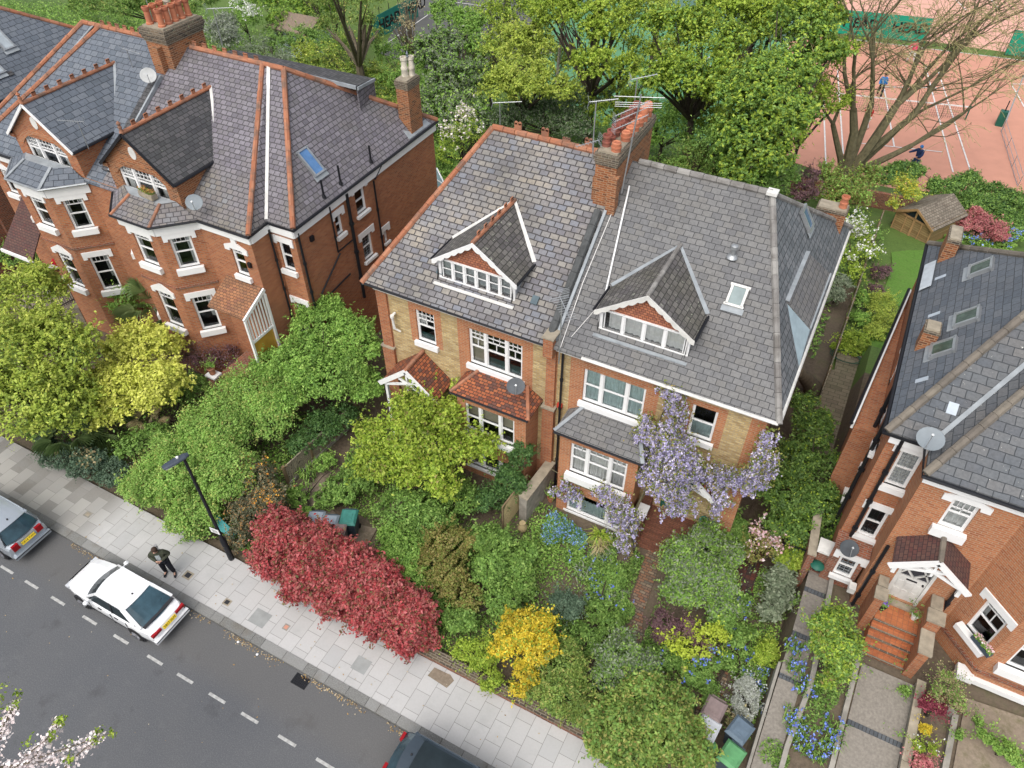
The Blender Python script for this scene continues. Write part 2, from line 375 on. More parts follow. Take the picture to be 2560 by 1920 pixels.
while x<60:
    L=R.choice([.75,.8,.85,.7,.4]); 
    if -40<x<10 or L: r.slab([(x+.006,6.0,.105),(x+L-.006,6.0,.105),(x+L-.006,6.283,.115),(x+.006,6.283,.115)],.3)
    x+=L
struct(r,'kerb',GRAN)
# ---- gardens: paths, beds
def sheet(name,pts,mat,t_=.02,dz=.0):
    b=M(); b.slab([Vector((p[0],p[1],(gz(p[0],p[1]) if len(p)<3 else p[2])+dz)) for p in pts],t_); return struct(b,name,mat)
BPATH=bricks('garden_path_bricks',[(.20,.10,.06),(.30,.14,.08),(.13,.11,.09),(.36,.26,.17),(.16,.12,.09)],(.08,.06,.045),w=.2,h=.1,mort=.012,stain=.5,stainc=(.10,.10,.06))
sheet('garden_path',[(-1.85,11.0),(-1.5,11.2),(-1.93,12.6),(-2.04,14.2),(-2.1,15.1),(-2.6,15.1),(-2.62,14.4),(-2.38,12.5)],BPATH,dz=.02)
CHEQ=bricks('dark_path_tiles',[(.05,.045,.04),(.16,.05,.035),(.07,.06,.055)],(.03,.03,.03),w=.15,h=.15,mort=.006,offset=0,stain=.3)
sheet('side_path',[(.35,16.6),(.75,16.6),(.80,14.4),(1.35,8.3),(.75,8.3),(.30,12.3)],BPATH,dz=.02)
sheet('side_passage',[(.0,12.7+2),(1.0,14.7),(1.0,17.2),(.0,17.2)],CHEQ,dz=.03)
sheet('earth_path',[(-14.7,11.2),(-13.3,10.2),(-12,10.1),(-11.2,10.6),(-11.3,11.3),(-12.6,11.0),(-13.9,11.5),(-14.3,12.7),(-14.8,12.7)],SOILDRY,dz=.03)
CONCP=plain('exposed_aggregate',(.27,.245,.21),.95,var=.35,scale=14)
STEPB=bricks('blue_brick_edging',[(.07,.08,.09),(.11,.12,.13)],(.04,.04,.04),w=.1,h=.3,mort=.01,offset=0,stain=.2)
def slope_path(xa,xb,y0,y1,mat=CONCP):
    b=M(); n=16
    for i in range(n):
        ya=y0+(y1-y0)*i/n; yb=y0+(y1-y0)*(i+1)/n; za=gz(9,ya)+.03; zb=gz(9,yb)+.03
        b.slab([(xa(ya),ya,za),(xb(ya),ya,za),(xb(yb),yb,zb),(xa(yb),yb,zb)],.04)
    return struct(b,'concrete_path',mat)
XA=lambda y:2.36+.0*y; 
slope_path(lambda y:2.30,lambda y:2.92,8.1,16.9)
slope_path(lambda y:4.30,lambda y:5.72,8.1,13.35)
bb=M()
for (x0,x1,y) in ((4.3,5.72,11.6),(2.3,2.92,12.0),(2.3,2.92,13.3),(2.3,2.92,14.9)):
    z=gz(9,y)+.05; bb.slab([(x0,y,z),(x1,y,z),(x1,y+.14,z+.03),(x0,y+.14,z+.03)],.05)
struct(bb,'path_edging',STEPB)
PAT=bricks('patio_slabs',[(.17,.14,.10),(.24,.20,.14),(.20,.17,.12)],(.09,.08,.05),w=.45,h=.22,mort=.012,stain=.5,stainc=(.10,.12,.05))
def corners(pts): return pts
pz=lambda k,x,y:T(k,x,y,0.1)
def bed(name,px,mat,dz=.03,k=8,z=0):
    b=M(); b.slab([T(k,x,y,z)+V(0,0,dz) for x,y in px],.03); return struct(b,name,mat)
bed('patio',[(690,1655),(1000,1655),(1050,1440),(870,1370),(740,1345)],PAT)
bed('patio',[(620,0),(1040,0),(860,560),(780,800),(560,780)],PAT,.025,14)
# lawns behind the houses (drop with the slope)
def lawn(px,k=8):
    pts=[]
    for x,y in px:
        z=0.
        for _ in range(12):
            p=T(k,x,y,z); z=gz(p.x,p.y)
        pts.append(p+V(0,0,.05))
    b=M(); c=sum(pts,Vector())/len(pts)
    for a,bb_ in zip(pts,pts[1:]+pts[:1]): b.poly([a,bb_,c])
    for i,f in enumerate(b.f): 
        n=(Vector(b.v[f[1]])-Vector(b.v[f[0]])).cross(Vector(b.v[f[2]])-Vector(b.v[f[0]]))
        if n.z<0: b.f[i]=tuple(reversed(f))
    return struct(b,'lawn',GRASS)
lawn([(1160,575),(1300,560),(1470,560),(1440,760),(1300,1000),(1060,1000),(1130,800),(1170,660)])
lawn([(940,1200),(1260,1180),(1160,1450),(930,1390)])
# ---- tennis courts
CZ=-8.0
CLAYC=plain('red_clay',(.57,.28,.20),.95,var=.10,scale=1.1)
GREENC=plain('green_hard_court',(.10,.19,.15),.9,var=.15,scale=.5)
DARKC=plain('dark_hard_court',(.12,.12,.115),.9,var=.25,scale=.8)
def court(name,px,mat,dz=0.02):
    b=M(); b.slab([T(k,x,y,CZ)+V(0,0,dz) for k,x,y in px],.05); return struct(b,name,mat)
court('clay_court',[(4,330,1260),(4,900,1460),(4,2600,1620),(4,2600,430),(4,2212,480),(4,830,310),(4,520,290),(4,330,340)],CLAYC)
court('far_clay_court',[(4,700,250),(4,1500,330),(4,2700,500),(4,2900,-400),(4,500,-420)],plain('pale_clay',(.66,.37,.29),.95,var=.08))
court('far_court_surround',[(4,-1400,560),(4,400,340),(4,700,250),(4,600,-300),(4,-1400,-300)],GREENC,.01)
court('green_court',[(3,500,900),(4,120,1230),(4,330,340),(3,1200,0),(3,500,60)],plain('bright_green_court',(.11,.27,.14),.9,var=.15,scale=.4),.03)
court('dark_court',[(2,1100,420),(2,1500,560),(3,600,420),(3,250,-60),(2,1400,-60)],DARKC,.03)
def lines(segs,name='court_lines',w=.07):
    b=M()
    for k,a,bb_ in segs:
        p=T(k,*a,CZ)+V(0,0,.06); q=T(k,*bb_,CZ)+V(0,0,.06); d=(q-p).normalized(); s=V(-d.y,d.x,0)*w/2
        pts=[p-s,q-s,q+s,p+s]
        n=(pts[1]-pts[0]).cross(pts[2]-pts[0])
        if n.z<0: pts.reverse()
        b.poly(pts)
    return struct(b,name,plain('line_paint',(.75,.74,.72),.8))
lines([(4,(645,1300),(620,620)),(4,(782,1220),(738,560)),(4,(1185,1160),(1105,700)),(4,(1650,1365),(1430,520)),(4,(1795,1380),(1530,560)),
  (4,(820,1125),(1565,1205)),(4,(830,312),(2212,482)),(4,(1100,690),(1560,700)),(4,(2110,668),(2212,850)),(4,(2110,668),(2212,668)),
  (2,(1170,340),(1530,90)),(2,(1740,190),(1835,110)),(2,(1580,5),(2060,70)),(3,(0,50),(130,70)),
  (3,(1560,700),(2000,570)),(3,(1600,560),(2130,300)),(4,(310,1000),(350,300)),(3,(1370,560),(1480,260)),(4,(1950,0),(2000,60)),(4,(1650,-20),(1760,90))],w=.12)
# leaf litter and blossom swept along the gutter
LIT=leafmat('litter',[(.30,.17,.05),(.45,.30,.10),(.55,.48,.35),(.2,.12,.05)],0)

b_=M()
for i in range(18):
    y0=17.3+i; y1=y0+1; xr=.95+.012*i; b_.slab([V(.05,y0,gz(0,y0)+.05),V(xr,y0,gz(0,y0)+.05),V(xr,y1,gz(0,y1)+.05),V(.05,y1,gz(0,y1)+.05)],.03)
struct(b_,'soil_bed',SOIL)
sheet('soil_bed',[(7.0,8.6),(12,8.6),(12,14.1),(7.0,13.6)],SOILDRY,dz=.04)
# ================================================================= FOLIAGE
RNG=np.random.default_rng(11)
def leaf_object(name, P, Nn, size, rnd, mat, parent, aspect=.55, **kw):
    """P points, Nn normals: every leaf a folded kite of its own"""
    n=len(P); P=np.asarray(P,float); Nn=np.asarray(Nn,float)
    Nn/=np.linalg.norm(Nn,axis=1,keepdims=True)+1e-9
    r=RNG.normal(size=(n,3)); t=np.cross(Nn,r); t/=np.linalg.norm(t,axis=1,keepdims=True)+1e-9
    b=np.cross(Nn,t); s=(size*RNG.uniform(.5,1.45,n))[:,None]
    off=np.array(wloc(parent)) if parent is not None else np.zeros(3)
    P=P-off
    v=np.empty((n,4,3)); v[:,0]=P-t*s*.5; v[:,1]=P+b*s*aspect*.5+Nn*s*.12; v[:,2]=P+t*s*.5; v[:,3]=P-b*s*aspect*.5+Nn*s*.12
    me=bpy.data.meshes.new(name); me.vertices.add(n*4); me.vertices.foreach_set('co',v.ravel().astype(np.float32))
    me.loops.add(n*4); me.loops.foreach_set('vertex_index',np.arange(n*4,dtype=np.int32))
    me.polygons.add(n); me.polygons.foreach_set('loop_start',np.arange(0,n*4,4,dtype=np.int32)); me.polygons.foreach_set('loop_total',np.full(n,4,dtype=np.int32))
    me.update(calc_edges=True)
    at_=me.attributes.new('rnd','FLOAT','POINT'); at_.data.foreach_set('value',np.repeat(np.clip(rnd,0,1),4).astype(np.float32))
    me.materials.append(mat)
    o=bpy.data.objects.new(name,me); COL.objects.link(o)
    if parent is not None: o.parent=parent
    return setp(o,**kw)
CAMR=np.array([_c,-_s,0]); CAMF=np.array([_s,_c,0])
def crown_points(blobs, n, lump=.33, nl=26, up=.55, thick=.3, flat=.8, gaps=0., zmin=None, droop=0., rag=1., sprig=.10, sl=.42, holes=.16, hs=1.0):
    """blobs=(centre, rx, ry, rz); leaves gather on lumps over each blob's surface"""
    P=[];N_=[];RD=[]
    if rag>0:
        nb=[]
        for (c,rx,ry,rz) in blobs:
            nb.append((c,rx*.86,ry*.86,rz*.86))
            for _ in range(5):
                d=RNG.normal(size=3); d[2]=abs(d[2])*.8-.2; d/=np.linalg.norm(d); q=RNG.uniform(.55,.80)*rag; k=RNG.uniform(.25,.48)
                nb.append((tuple(np.array(c)+CAMR*d[0]*rx*q+CAMF*d[1]*ry*q+np.array([0,0,d[2]*rz*q])),rx*k,ry*k,rz*k))
        blobs=nb
    area=np.array([b[1]*b[2]+b[1]*b[3]+b[2]*b[3] for b in blobs]); area=area/area.sum()
    for (c,rx,ry,rz),a in zip(blobs,area):
        c=np.array(c); k=max(14,int(nl*4.5*math.sqrt(len(blobs)*a)))
        d=RNG.normal(size=(k,3)); d[:,2]=np.abs(d[:,2])*1.1-.4; d/=np.linalg.norm(d,axis=1,keepdims=True)
        wob=1+.13*np.sin(d[:,0]*5.1+c[0])*np.sin(d[:,1]*4.3+c[1]*1.7)+.10*np.sin(d[:,2]*6+d[:,0]*4)
        rr=(RNG.uniform(.45,1.0,k)**.45*wob)[:,None]
        L=c+(CAMR*(d[:,:1]*rx)+CAMF*(d[:,1:2]*ry)+np.array([0,0,1])*(d[:,2:]*rz))*rr*(1-lump*.30)
        mr=(rx+ry+rz)/3; lr=mr*lump*.62*RNG.uniform(.45,1.5,k); lrnd=RNG.uniform(0,1,k)
        m_=int(n*a*1.25); w_=lr**1.8; idx=RNG.choice(k,m_,p=w_/w_.sum())
        q=RNG.normal(size=(m_,3)); q[:,2]+=.25; q/=np.linalg.norm(q,axis=1,keepdims=True)
        rad_=lr[idx]*RNG.random(m_)**(.33+.35*thick)*1.15
        p=L[idx]+q*rad_[:,None]*np.array([1,1,flat])
        p[:,2]-=droop*RNG.random(m_)*rad_
        od=d[idx]
        P.append(p); N_.append(q*.25+od*.35+np.array([0,0,up])+RNG.normal(size=(m_,3))*.40); RD.append(lrnd[idx]*.45+RNG.random(m_)*.55)
        # sprigs standing out of the outline
        ns=max(3,int(m_*sprig/12)); j=RNG.integers(0,k,ns); sd=d[j]*.8+RNG.normal(size=(ns,3))*.45+np.array([0,0,.35]); sd/=np.linalg.norm(sd,axis=1,keepdims=True)
        ln=sl*RNG.uniform(.4,1.2,ns); tt=np.tile(np.linspace(.15,1,12),ns); jj=np.repeat(np.arange(ns),12)
        p=L[j][jj]+sd[jj]*(lr[j][jj]*.6+tt*ln[jj])[:,None]+RNG.normal(size=(ns*12,3))*.035
        P.append(p); N_.append(RNG.normal(size=(ns*12,3))*.6+np.array([0,0,.6])); RD.append(.35+.65*RNG.random(ns*12))
        m2=int(m_*.15); q=RNG.normal(size=(m2,3)); q/=np.linalg.norm(q,axis=1,keepdims=True); rr=RNG.random(m2)[:,None]**.5*.85
        p=c+(CAMR*(q[:,:1]*rx)+CAMF*(q[:,1:2]*ry)+np.array([0,0,1])*(q[:,2:]*rz))*rr
        P.append(p); N_.append(q+np.array([0,0,.5])); RD.append(RNG.random(m2)*.6)  # inner leaves keep to darker palette tones: crown shade put into the colour
    P=np.concatenate(P);N_=np.concatenate(N_);RD=np.concatenate(RD)
    if holes>0:
        g=0; size_=max(.35,hs*min(2.2,.45*float(np.mean([b[1] for b in blobs]))+.25))
        for _ in range(5):
            w_=RNG.normal(size=3); w_/=np.linalg.norm(w_); g=g+np.sin(P@w_*(5.2/size_)*RNG.uniform(.7,1.5)+RNG.uniform(0,6.28))
        k=g>np.quantile(g,holes); P,N_,RD=P[k],N_[k],RD[k]
    if zmin is not None:
        k=P[:,2]>zmin; P,N_,RD=P[k],N_[k],RD[k]
    return P,N_,RD
def limbs(mb, base, blobs, r0=.12, per=4):
    base=Vector(base); top=sum((Vector(b[0]) for b in blobs),Vector())/len(blobs)
    fork=base.lerp(top,.45)+V(R.uniform(-.1,.1),R.uniform(-.1,.1),0)
    mb.tube([base,base.lerp(fork,.5)+V(R.uniform(-.06,.06),R.uniform(-.06,.06),0),fork],[r0,r0*.8,r0*.62],7)
    for (c,rx,ry,rz) in blobs:
        c=Vector(c)
        for i in range(per):
            a=R.uniform(0,6.28); e=c+Vector(CAMR)*math.cos(a)*rx*.75+Vector(CAMF)*math.sin(a)*ry*.75+V(0,0,R.uniform(-.2,.7)*rz)
            mid=fork.lerp(e,.5)+V(R.uniform(-.15,.15)*rx,R.uniform(-.15,.15)*rx,.1*rz)
            mb.tube([fork,mid,e],[r0*.5,r0*.28,r0*.08],5)
            for j in range(2):
                e2=mid.lerp(e,.5)+V(R.uniform(-.35,.35)*rx,R.uniform(-.35,.35)*rx,R.uniform(0,.4)*rz); mb.tube([mid,e2],[r0*.2,r0*.05],4)
PAL={
 'lime':[(.11,.16,.03),(.20,.27,.04),(.29,.35,.055),(.36,.39,.08)],
 'gold':[(.30,.36,.05),(.46,.50,.08),(.58,.60,.12),(.66,.67,.18)],
 'green':[(.055,.11,.022),(.095,.175,.035),(.14,.24,.05),(.21,.30,.075)],
 'mid':[(.06,.12,.025),(.11,.21,.035),(.18,.30,.06),(.24,.34,.08)],
 'privet':[(.09,.17,.03),(.15,.27,.05),(.22,.35,.08),(.34,.32,.10)],
 'spring':[(.10,.18,.02),(.20,.30,.03),(.30,.40,.05),(.38,.44,.07)],
 'corner':[(.035,.075,.015),(.065,.13,.025),(.11,.19,.04),(.17,.25,.06)],
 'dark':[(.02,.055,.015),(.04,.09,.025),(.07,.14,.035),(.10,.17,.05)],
 'olive':[(.05,.09,.02),(.10,.16,.032),(.155,.22,.045),(.25,.22,.07)],
 'photinia':[(.10,.035,.025),(.28,.04,.045),(.38,.055,.06),(.42,.13,.13),(.30,.10,.08),(.10,.11,.035)],
 'bronze':[(.08,.11,.025),(.14,.17,.035),(.22,.17,.06),(.13,.19,.035)],
 'pyra':[(.05,.07,.03),(.09,.10,.055),(.14,.13,.08),(.40,.20,.06)],
 'purple':[(.05,.03,.04),(.11,.06,.07),(.17,.09,.10),(.12,.11,.05)],
 'maroon':[(.10,.02,.03),(.18,.03,.05),(.26,.06,.08)],
 'pinkred':[(.25,.06,.07),(.40,.12,.13),(.5,.2,.2),(.2,.16,.08)],
 'silver':[(.20,.22,.16),(.32,.34,.29),(.44,.45,.42)],
 'greyg':[(.10,.14,.08),(.17,.21,.13),(.26,.29,.2)],
 'bluegreen':[(.035,.07,.04),(.07,.11,.07),(.11,.16,.10)],
 'yellow':[(.45,.36,.03),(.68,.52,.04),(.80,.64,.07)],
 'vine':[(.30,.38,.04),(.42,.50,.06)],
 'wist':[(.28,.25,.44),(.43,.39,.64),(.56,.51,.76),(.70,.65,.74),(.72,.66,.64)],
 'blue':[(.10,.16,.55),(.18,.26,.75),(.30,.42,.8)],
 'white':[(.7,.7,.66),(.82,.82,.78)],
 'blossom':[(.72,.60,.58),(.85,.78,.76),(.8,.7,.68),(.86,.82,.8)],
 'pinkfl':[(.7,.35,.38),(.85,.6,.62),(.88,.8,.8)],
 'orange':[(.7,.25,.04),(.75,.4,.06)],
 'violet':[(.16,.06,.5),(.25,.12,.62)],
 'straw':[(.30,.24,.12),(.42,.35,.2),(.2,.2,.08)],
 'palm':[(.07,.12,.04),(.12,.18,.06),(.2,.25,.10)],
 'forget':[(.12,.22,.5),(.25,.40,.68),(.08,.2,.06),(.10,.25,.05)],
 'clay':[(.4,.15,.05),(.5,.3,.1)],
}
BR={'wist':1.0,'white':1,'blossom':1,'yellow':1.05,'gold':1.28,'photinia':1.28,'blue':1.,'pinkfl':1,'dark':1.5,'mid':1.6,'green':1.6,'olive':1.7,'privet':1.55,'bluegreen':1.7,'lime':1.55,'spring':1.25,'bronze':1.5,'pyra':1.6,'purple':1.5}
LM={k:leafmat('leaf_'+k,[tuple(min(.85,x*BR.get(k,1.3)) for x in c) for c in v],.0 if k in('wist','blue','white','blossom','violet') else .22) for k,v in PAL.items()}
def gp(x,y,z):
    p=D(x,y,z); return p
def plant(name,label,cat,blobs,pal,leaf=.11,n=6000,group=None,trunk=True,r0=.06,bark=None,lump=.33,nl=26,extra=None,part='foliage',per=3,gz_=None,flowers=None,**kw):
    """blobs: (x,y,z,rx,rz) in overview pixels with the height of the blob's centre; radii in pixels"""
    bl=[]
    for b in blobs:
        x,y,z,rx=b[:4]; rzk=b[4] if len(b)>4 else .8; ryk=b[5] if len(b)>5 else 1.
        c=D(x,y,z)
        if gz_ is None and c.x>2.2 and c.y<20:
            for _ in range(3): c=D(x,y,z+gz(c.x,c.y))
        s=pxm(c); bl.append((tuple(c),rx*s,rx*s*ryk,rx*s*rzk))
    cx=sum(b[0][0] for b in bl)/len(bl); cy=sum(b[0][1] for b in bl)/len(bl)
    bz=gz(cx,cy) if gz_ is None else gz_
    o=thing(name,label,cat,(cx,cy,bz),group)
    if part=='foliage': leaf*=.88; n=int(n*1.22)
    P,N_,RD=crown_points(bl,n,lump,nl,zmin=bz+.02,**kw)
    leaf_object(part,P,N_,leaf,RD,LM[pal],o)
    if extra:
        for (pp,fr,sz) in extra:
            k=RNG.random(len(P))<fr; leaf_object('foliage' if part!='foliage' else 'new_growth',P[k]+RNG.normal(size=(k.sum(),3))*.05+[0,0,.04],N_[k],sz,RD[k],LM[pp],o)
    if flowers:
        pp,cnt,sz=flowers; top=np.argsort(-(P[:,2]+RNG.random(len(P))*1.2))[:cnt*3]; k=RNG.choice(top,min(cnt,len(top)),replace=False)
        Q=np.repeat(P[k],4,axis=0)+RNG.normal(size=(len(k)*4,3))*sz*.5; leaf_object('flowers',Q,RNG.normal(size=Q.shape)+[0,0,.8],sz,RNG.random(len(Q)),LM[pp],o,aspect=.9)
    if trunk:
        mb=M(); limbs(mb,(cx,cy,bz-.05),bl,r0,per); mb.build('trunk' if part=='crown' else 'stems',bark or BARKD,o,True)
    return o
def strappy(name,label,cat,c,n=60,L=.5,pal='mid',w=.03,group=None,flowers=None,spread=.25,up=1.):
    """tuft of arching strap leaves"""
    c=Vector(c); o=thing(name,label,cat,c,group); mb=M(); rnds=[]
    for i in range(n):
        a=R.uniform(0,6.283); l=L*R.uniform(.6,1.15); b=c+V(R.uniform(-1,1),R.uniform(-1,1),0)*spread; dx=V(math.cos(a),math.sin(a),0); lean=R.uniform(.15,.9)
        s=V(-dx.y,dx.x,0)*w/2; p1=b+dx*l*.35*lean+V(0,0,l*.6*up); p2=b+dx*l*.85*lean+V(0,0,l*(.75-.45*lean)*up)
        mb.poly([b-s,b+s,p1+s,p1-s]); mb.poly([p1-s,p1+s,p2])
        rnds.append(R.random())
    me=mb.build('leaves',LM[pal],o)
    at_=me.data.attributes.new('rnd','FLOAT','POINT'); at_.data.foreach_set('value',np.repeat(np.array(rnds),7).astype(np.float32))
    if flowers:
        pp,cnt,sz=flowers; Q=np.array([[c.x+R.uniform(-1,1)*spread*1.2,c.y+R.uniform(-1,1)*spread*1.2,c.z+L*.5*up+R.uniform(0,.12)] for _ in range(cnt)]); Q=np.repeat(Q,5,axis=0)+RNG.normal(size=(cnt*5,3))*sz*.5
        leaf_object('flowers',Q,RNG.normal(size=Q.shape)+[0,0,.6],sz,RNG.random(len(Q)),LM[pp],o,aspect=.7)
    return o
def fanpalm(label,c,h=1.2,r=.8,n=22,pal='palm',group=None,dead=3):
    c=Vector(c); o=thing('fan_palm',label,'palm',c,group); tr=M(); tr.tube([c,c+V(.05,.03,h*.6),c+V(0,0,h)],[.14,.12,.1],8); tr.build('trunk',BARK,o,True)
    mb=M(); rn=[]
    for i in range(n):
        a=R.uniform(0,6.283); e=R.uniform(-.5,1.2); d=V(math.cos(a)*math.cos(e),math.sin(a)*math.cos(e),math.sin(e)); hub=c+V(0,0,h)+d*r*.5
        side=d.cross(V(0,0,1)).normalized(); upv=side.cross(d); q=R.random()
        for j in range(15):
            t=(j-7)/7*1.15; dd=(d*math.cos(t)+side*math.sin(t)+V(0,0,-.12)).normalized(); l=r*.62*(1-.18*abs(t)); s=dd.cross(upv).normalized()*.014*r
            mid=hub+dd*l*.6+upv*.03; tip=hub+dd*l-V(0,0,.12*r)
            mb.poly([hub-s*.3,hub+s*.3,mid+s,tip,mid-s]); rn+= [q*.6+R.random()*.4]*5
    me=mb.build('fronds',LM[pal],o); at_=me.data.attributes.new('rnd','FLOAT','POINT'); at_.data.foreach_set('value',np.array(rn,dtype=np.float32))
    return o
# ================================================================= BUILDING KIT
class Face:
    def __init__(s,p0,p1):
        s.p0=Vector((p0[0],p0[1],0)); s.p1=Vector((p1[0],p1[1],0)); s.e=(s.p1-s.p0); s.L=s.e.length; s.e.normalize(); s.n=V(s.e.y,-s.e.x,0)
    def p(s,a,z,d=0.): return s.p0+s.e*a+V(0,0,z)+s.n*d
def fwall(mb,f,z0,z1,ops=(),mi=0,depth=.14,mint=1,s0=0.,s1=None,zone=None):
    """wall face with openings (sa,sb,za,zb); zone(s,z)->material index"""
    s1=f.L if s1 is None else s1
    ss=sorted(set([s0,s1]+[x for o in ops for x in o[:2]]+([z_ for z_ in zone[0] if s0<z_<s1] if zone else [])))
    zz=sorted(set([z0,z1]+[x for o in ops for x in o[2:4]]+([z_ for z_ in zone[1] if z0<z_<z1] if zone else [])))
    for a,b in zip(ss,ss[1:]):
        for c,d in zip(zz,zz[1:]):
            m_=((a+b)/2,(c+d)/2)
            if any(o[0]<m_[0]<o[1] and o[2]<m_[1]<o[3] for o in ops): continue
            k=zone[2](*m_) if zone else mi
            mb.poly([f.p(a,c),f.p(b,c),f.p(b,d),f.p(a,d)],k)
    for o in ops:
        a,b,c,d=o[:4]; k=mi
        mb.poly([f.p(a,c),f.p(a,d),f.p(a,d,-depth),f.p(a,c,-depth)],k); mb.poly([f.p(b,c),f.p(b,c,-depth),f.p(b,d,-depth),f.p(b,d)],k)
        mb.poly([f.p(a,d),f.p(b,d),f.p(b,d,-depth),f.p(a,d,-depth)],k); mb.poly([f.p(a,c),f.p(a,c,-depth),f.p(b,c,-depth),f.p(b,c)],k)
        # dark room behind
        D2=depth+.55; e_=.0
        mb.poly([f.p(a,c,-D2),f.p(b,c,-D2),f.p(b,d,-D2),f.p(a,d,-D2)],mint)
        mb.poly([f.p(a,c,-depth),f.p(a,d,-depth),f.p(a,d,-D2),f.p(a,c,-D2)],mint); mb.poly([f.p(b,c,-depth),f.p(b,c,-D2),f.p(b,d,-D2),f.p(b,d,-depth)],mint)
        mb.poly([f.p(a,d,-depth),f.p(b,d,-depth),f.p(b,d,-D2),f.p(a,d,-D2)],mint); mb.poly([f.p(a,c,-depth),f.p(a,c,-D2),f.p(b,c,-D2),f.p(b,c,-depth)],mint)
def fbox(mb,f,a,b,c,d,q0,q1,mi=0):
    """box on a face: s a..b, z c..d, depth q0..q1"""
    mb.slab([f.p(a,d,q0),f.p(a,d,q1),f.p(b,d,q1),f.p(b,d,q0)][::1],d-c,mi) if False else mb.obox(f.p((a+b)/2,(c+d)/2,(q0+q1)/2),f.e,f.n,(0,0,1),(b-a)/2,abs(q1-q0)/2,(d-c)/2,mi)
def window(house,f,o,lights=(1,),top=0.,grid=(0,0),meet=.5,sill=.07,sillh=.16,curtain=None,fw=.05,post=.10,back=-.11,lintel=None,leaded=0,mat=None,sillw=.10,sillmat=None,label=None,arch=0):
    """o=(s0,s1,z0,z1). lights: relative widths split by posts; grid=(cols,rows) small panes in the upper `top` share"""
    a,b,c,d=o; mat=mat or WHITE; mb=M(); q0,q1=back-.03,back+.05
    fbox(mb,f,a,b,d-fw,d,q0,q1); fbox(mb,f,a,b,c,c+fw*1.3,q0,q1+.01)
    fbox(mb,f,a,a+fw,c+fw,d-fw,q0,q1); fbox(mb,f,b-fw,b,c+fw,d-fw,q0,q1)
    W=sum(lights); n=len(lights); x=a+fw; tot=(b-a-2*fw-(n-1)*post); cells=[]
    for i,l in enumerate(lights):
        w=tot*l/W; cells.append((x,x+w)); 
        if i<n-1: fbox(mb,f,x+w,x+w+post,c+fw,d-fw,q0,q1+.02)
        x+=w+post
    for (x0,x1) in cells:
        zm=c+(d-c)*meet
        if meet: fbox(mb,f,x0,x1,zm-.02,zm+.025,q0,q1-.01)
        sw=.028
        fbox(mb,f,x0,x0+sw,c+fw,d-fw,q0+.01,q1-.015); fbox(mb,f,x1-sw,x1,c+fw,d-fw,q0+.01,q1-.015)
        if grid[0]:
            zt=d-(d-c)*top; gw=.016
            fbox(mb,f,x0,x1,zt-gw,zt+gw,q0+.01,q1-.02)
            for g_ in range(1,grid[0]): xx=x0+(x1-x0)*g_/grid[0]; fbox(mb,f,xx-gw/2,xx+gw/2,zt,d-fw,q0+.01,q1-.02)
            for g_ in range(1,grid[1]): zz=zt+(d-fw-zt)*g_/grid[1]; fbox(mb,f,x0,x1,zz-gw/2,zz+gw/2,q0+.01,q1-.02)
            if len(grid)>2 and meet:
                xx=(x0+x1)/2; fbox(mb,f,xx-.012,xx+.012,zm,zt,q0+.01,q1-.02)
    w_=mb.build('window',mat,house)
    if label: w_['label']=label
    g=M(); g.poly([f.p(a+.01,c+.01,back),f.p(b-.01,c+.01,back),f.p(b-.01,d-.01,back),f.p(a+.01,d-.01,back)]); g.build('pane',GLASS,w_)
    if leaded:
        l=M(); zs=[c+(d-c)*t_/ (leaded*2) for t_ in range(1,leaded*2)]; 
        for z_ in zs: fbox(l,f,a+fw,b-fw,z_-.006,z_+.006,back+.002,back+.012)
        for k in range(1,leaded): x=a+(b-a)*k/leaded; fbox(l,f,x-.006,x+.006,c+fw,d-fw,back+.002,back+.012)
        l.build('lead_lattice',LEAD if leaded!=5 else BLACK,w_)
    if sill:
        s=M(); fbox(s,f,a-sillw,b+sillw,c-sillh,c,-.12,sill); fbox(s,f,a-sillw*.4,b+sillw*.4,c-sillh-.05,c-sillh,-.01,sill*.6); s.build('sill',sillmat or mat,w_)
    if curtain:
        for kind,u0,u1,v0,v1 in curtain:
            m_={'c':CURT,'g':CURTG,'b':BLIND,'v':BLINDS,'t':TEAL}[kind]; cu=M(); xa=a+(b-a)*u0; xb=a+(b-a)*u1; za=c+(d-c)*v0; zb=c+(d-c)*v1
            if kind in 'cg':
                nn=max(6,int((xb-xa)/.035)); pts=[(xa+(xb-xa)*i/nn,(-.03*math.sin(i*1.9)-.012*math.sin(i*.7))) for i in range(nn+1)]
                for (x0,d0),(x1,d1) in zip(pts,pts[1:]): cu.poly([f.p(x0,za,back-.06+d0),f.p(x1,za,back-.06+d1),f.p(x1,zb,back-.06+d1*.4),f.p(x0,zb,back-.06+d0*.4)])
            else: cu.poly([f.p(xa,za,back-.08),f.p(xb,za,back-.08),f.p(xb,zb,back-.08),f.p(xa,zb,back-.08)])
            cu.build({'c':'curtain','g':'curtain','b':'blind','v':'blind','t':'sofa_back'}[kind],m_,w_)
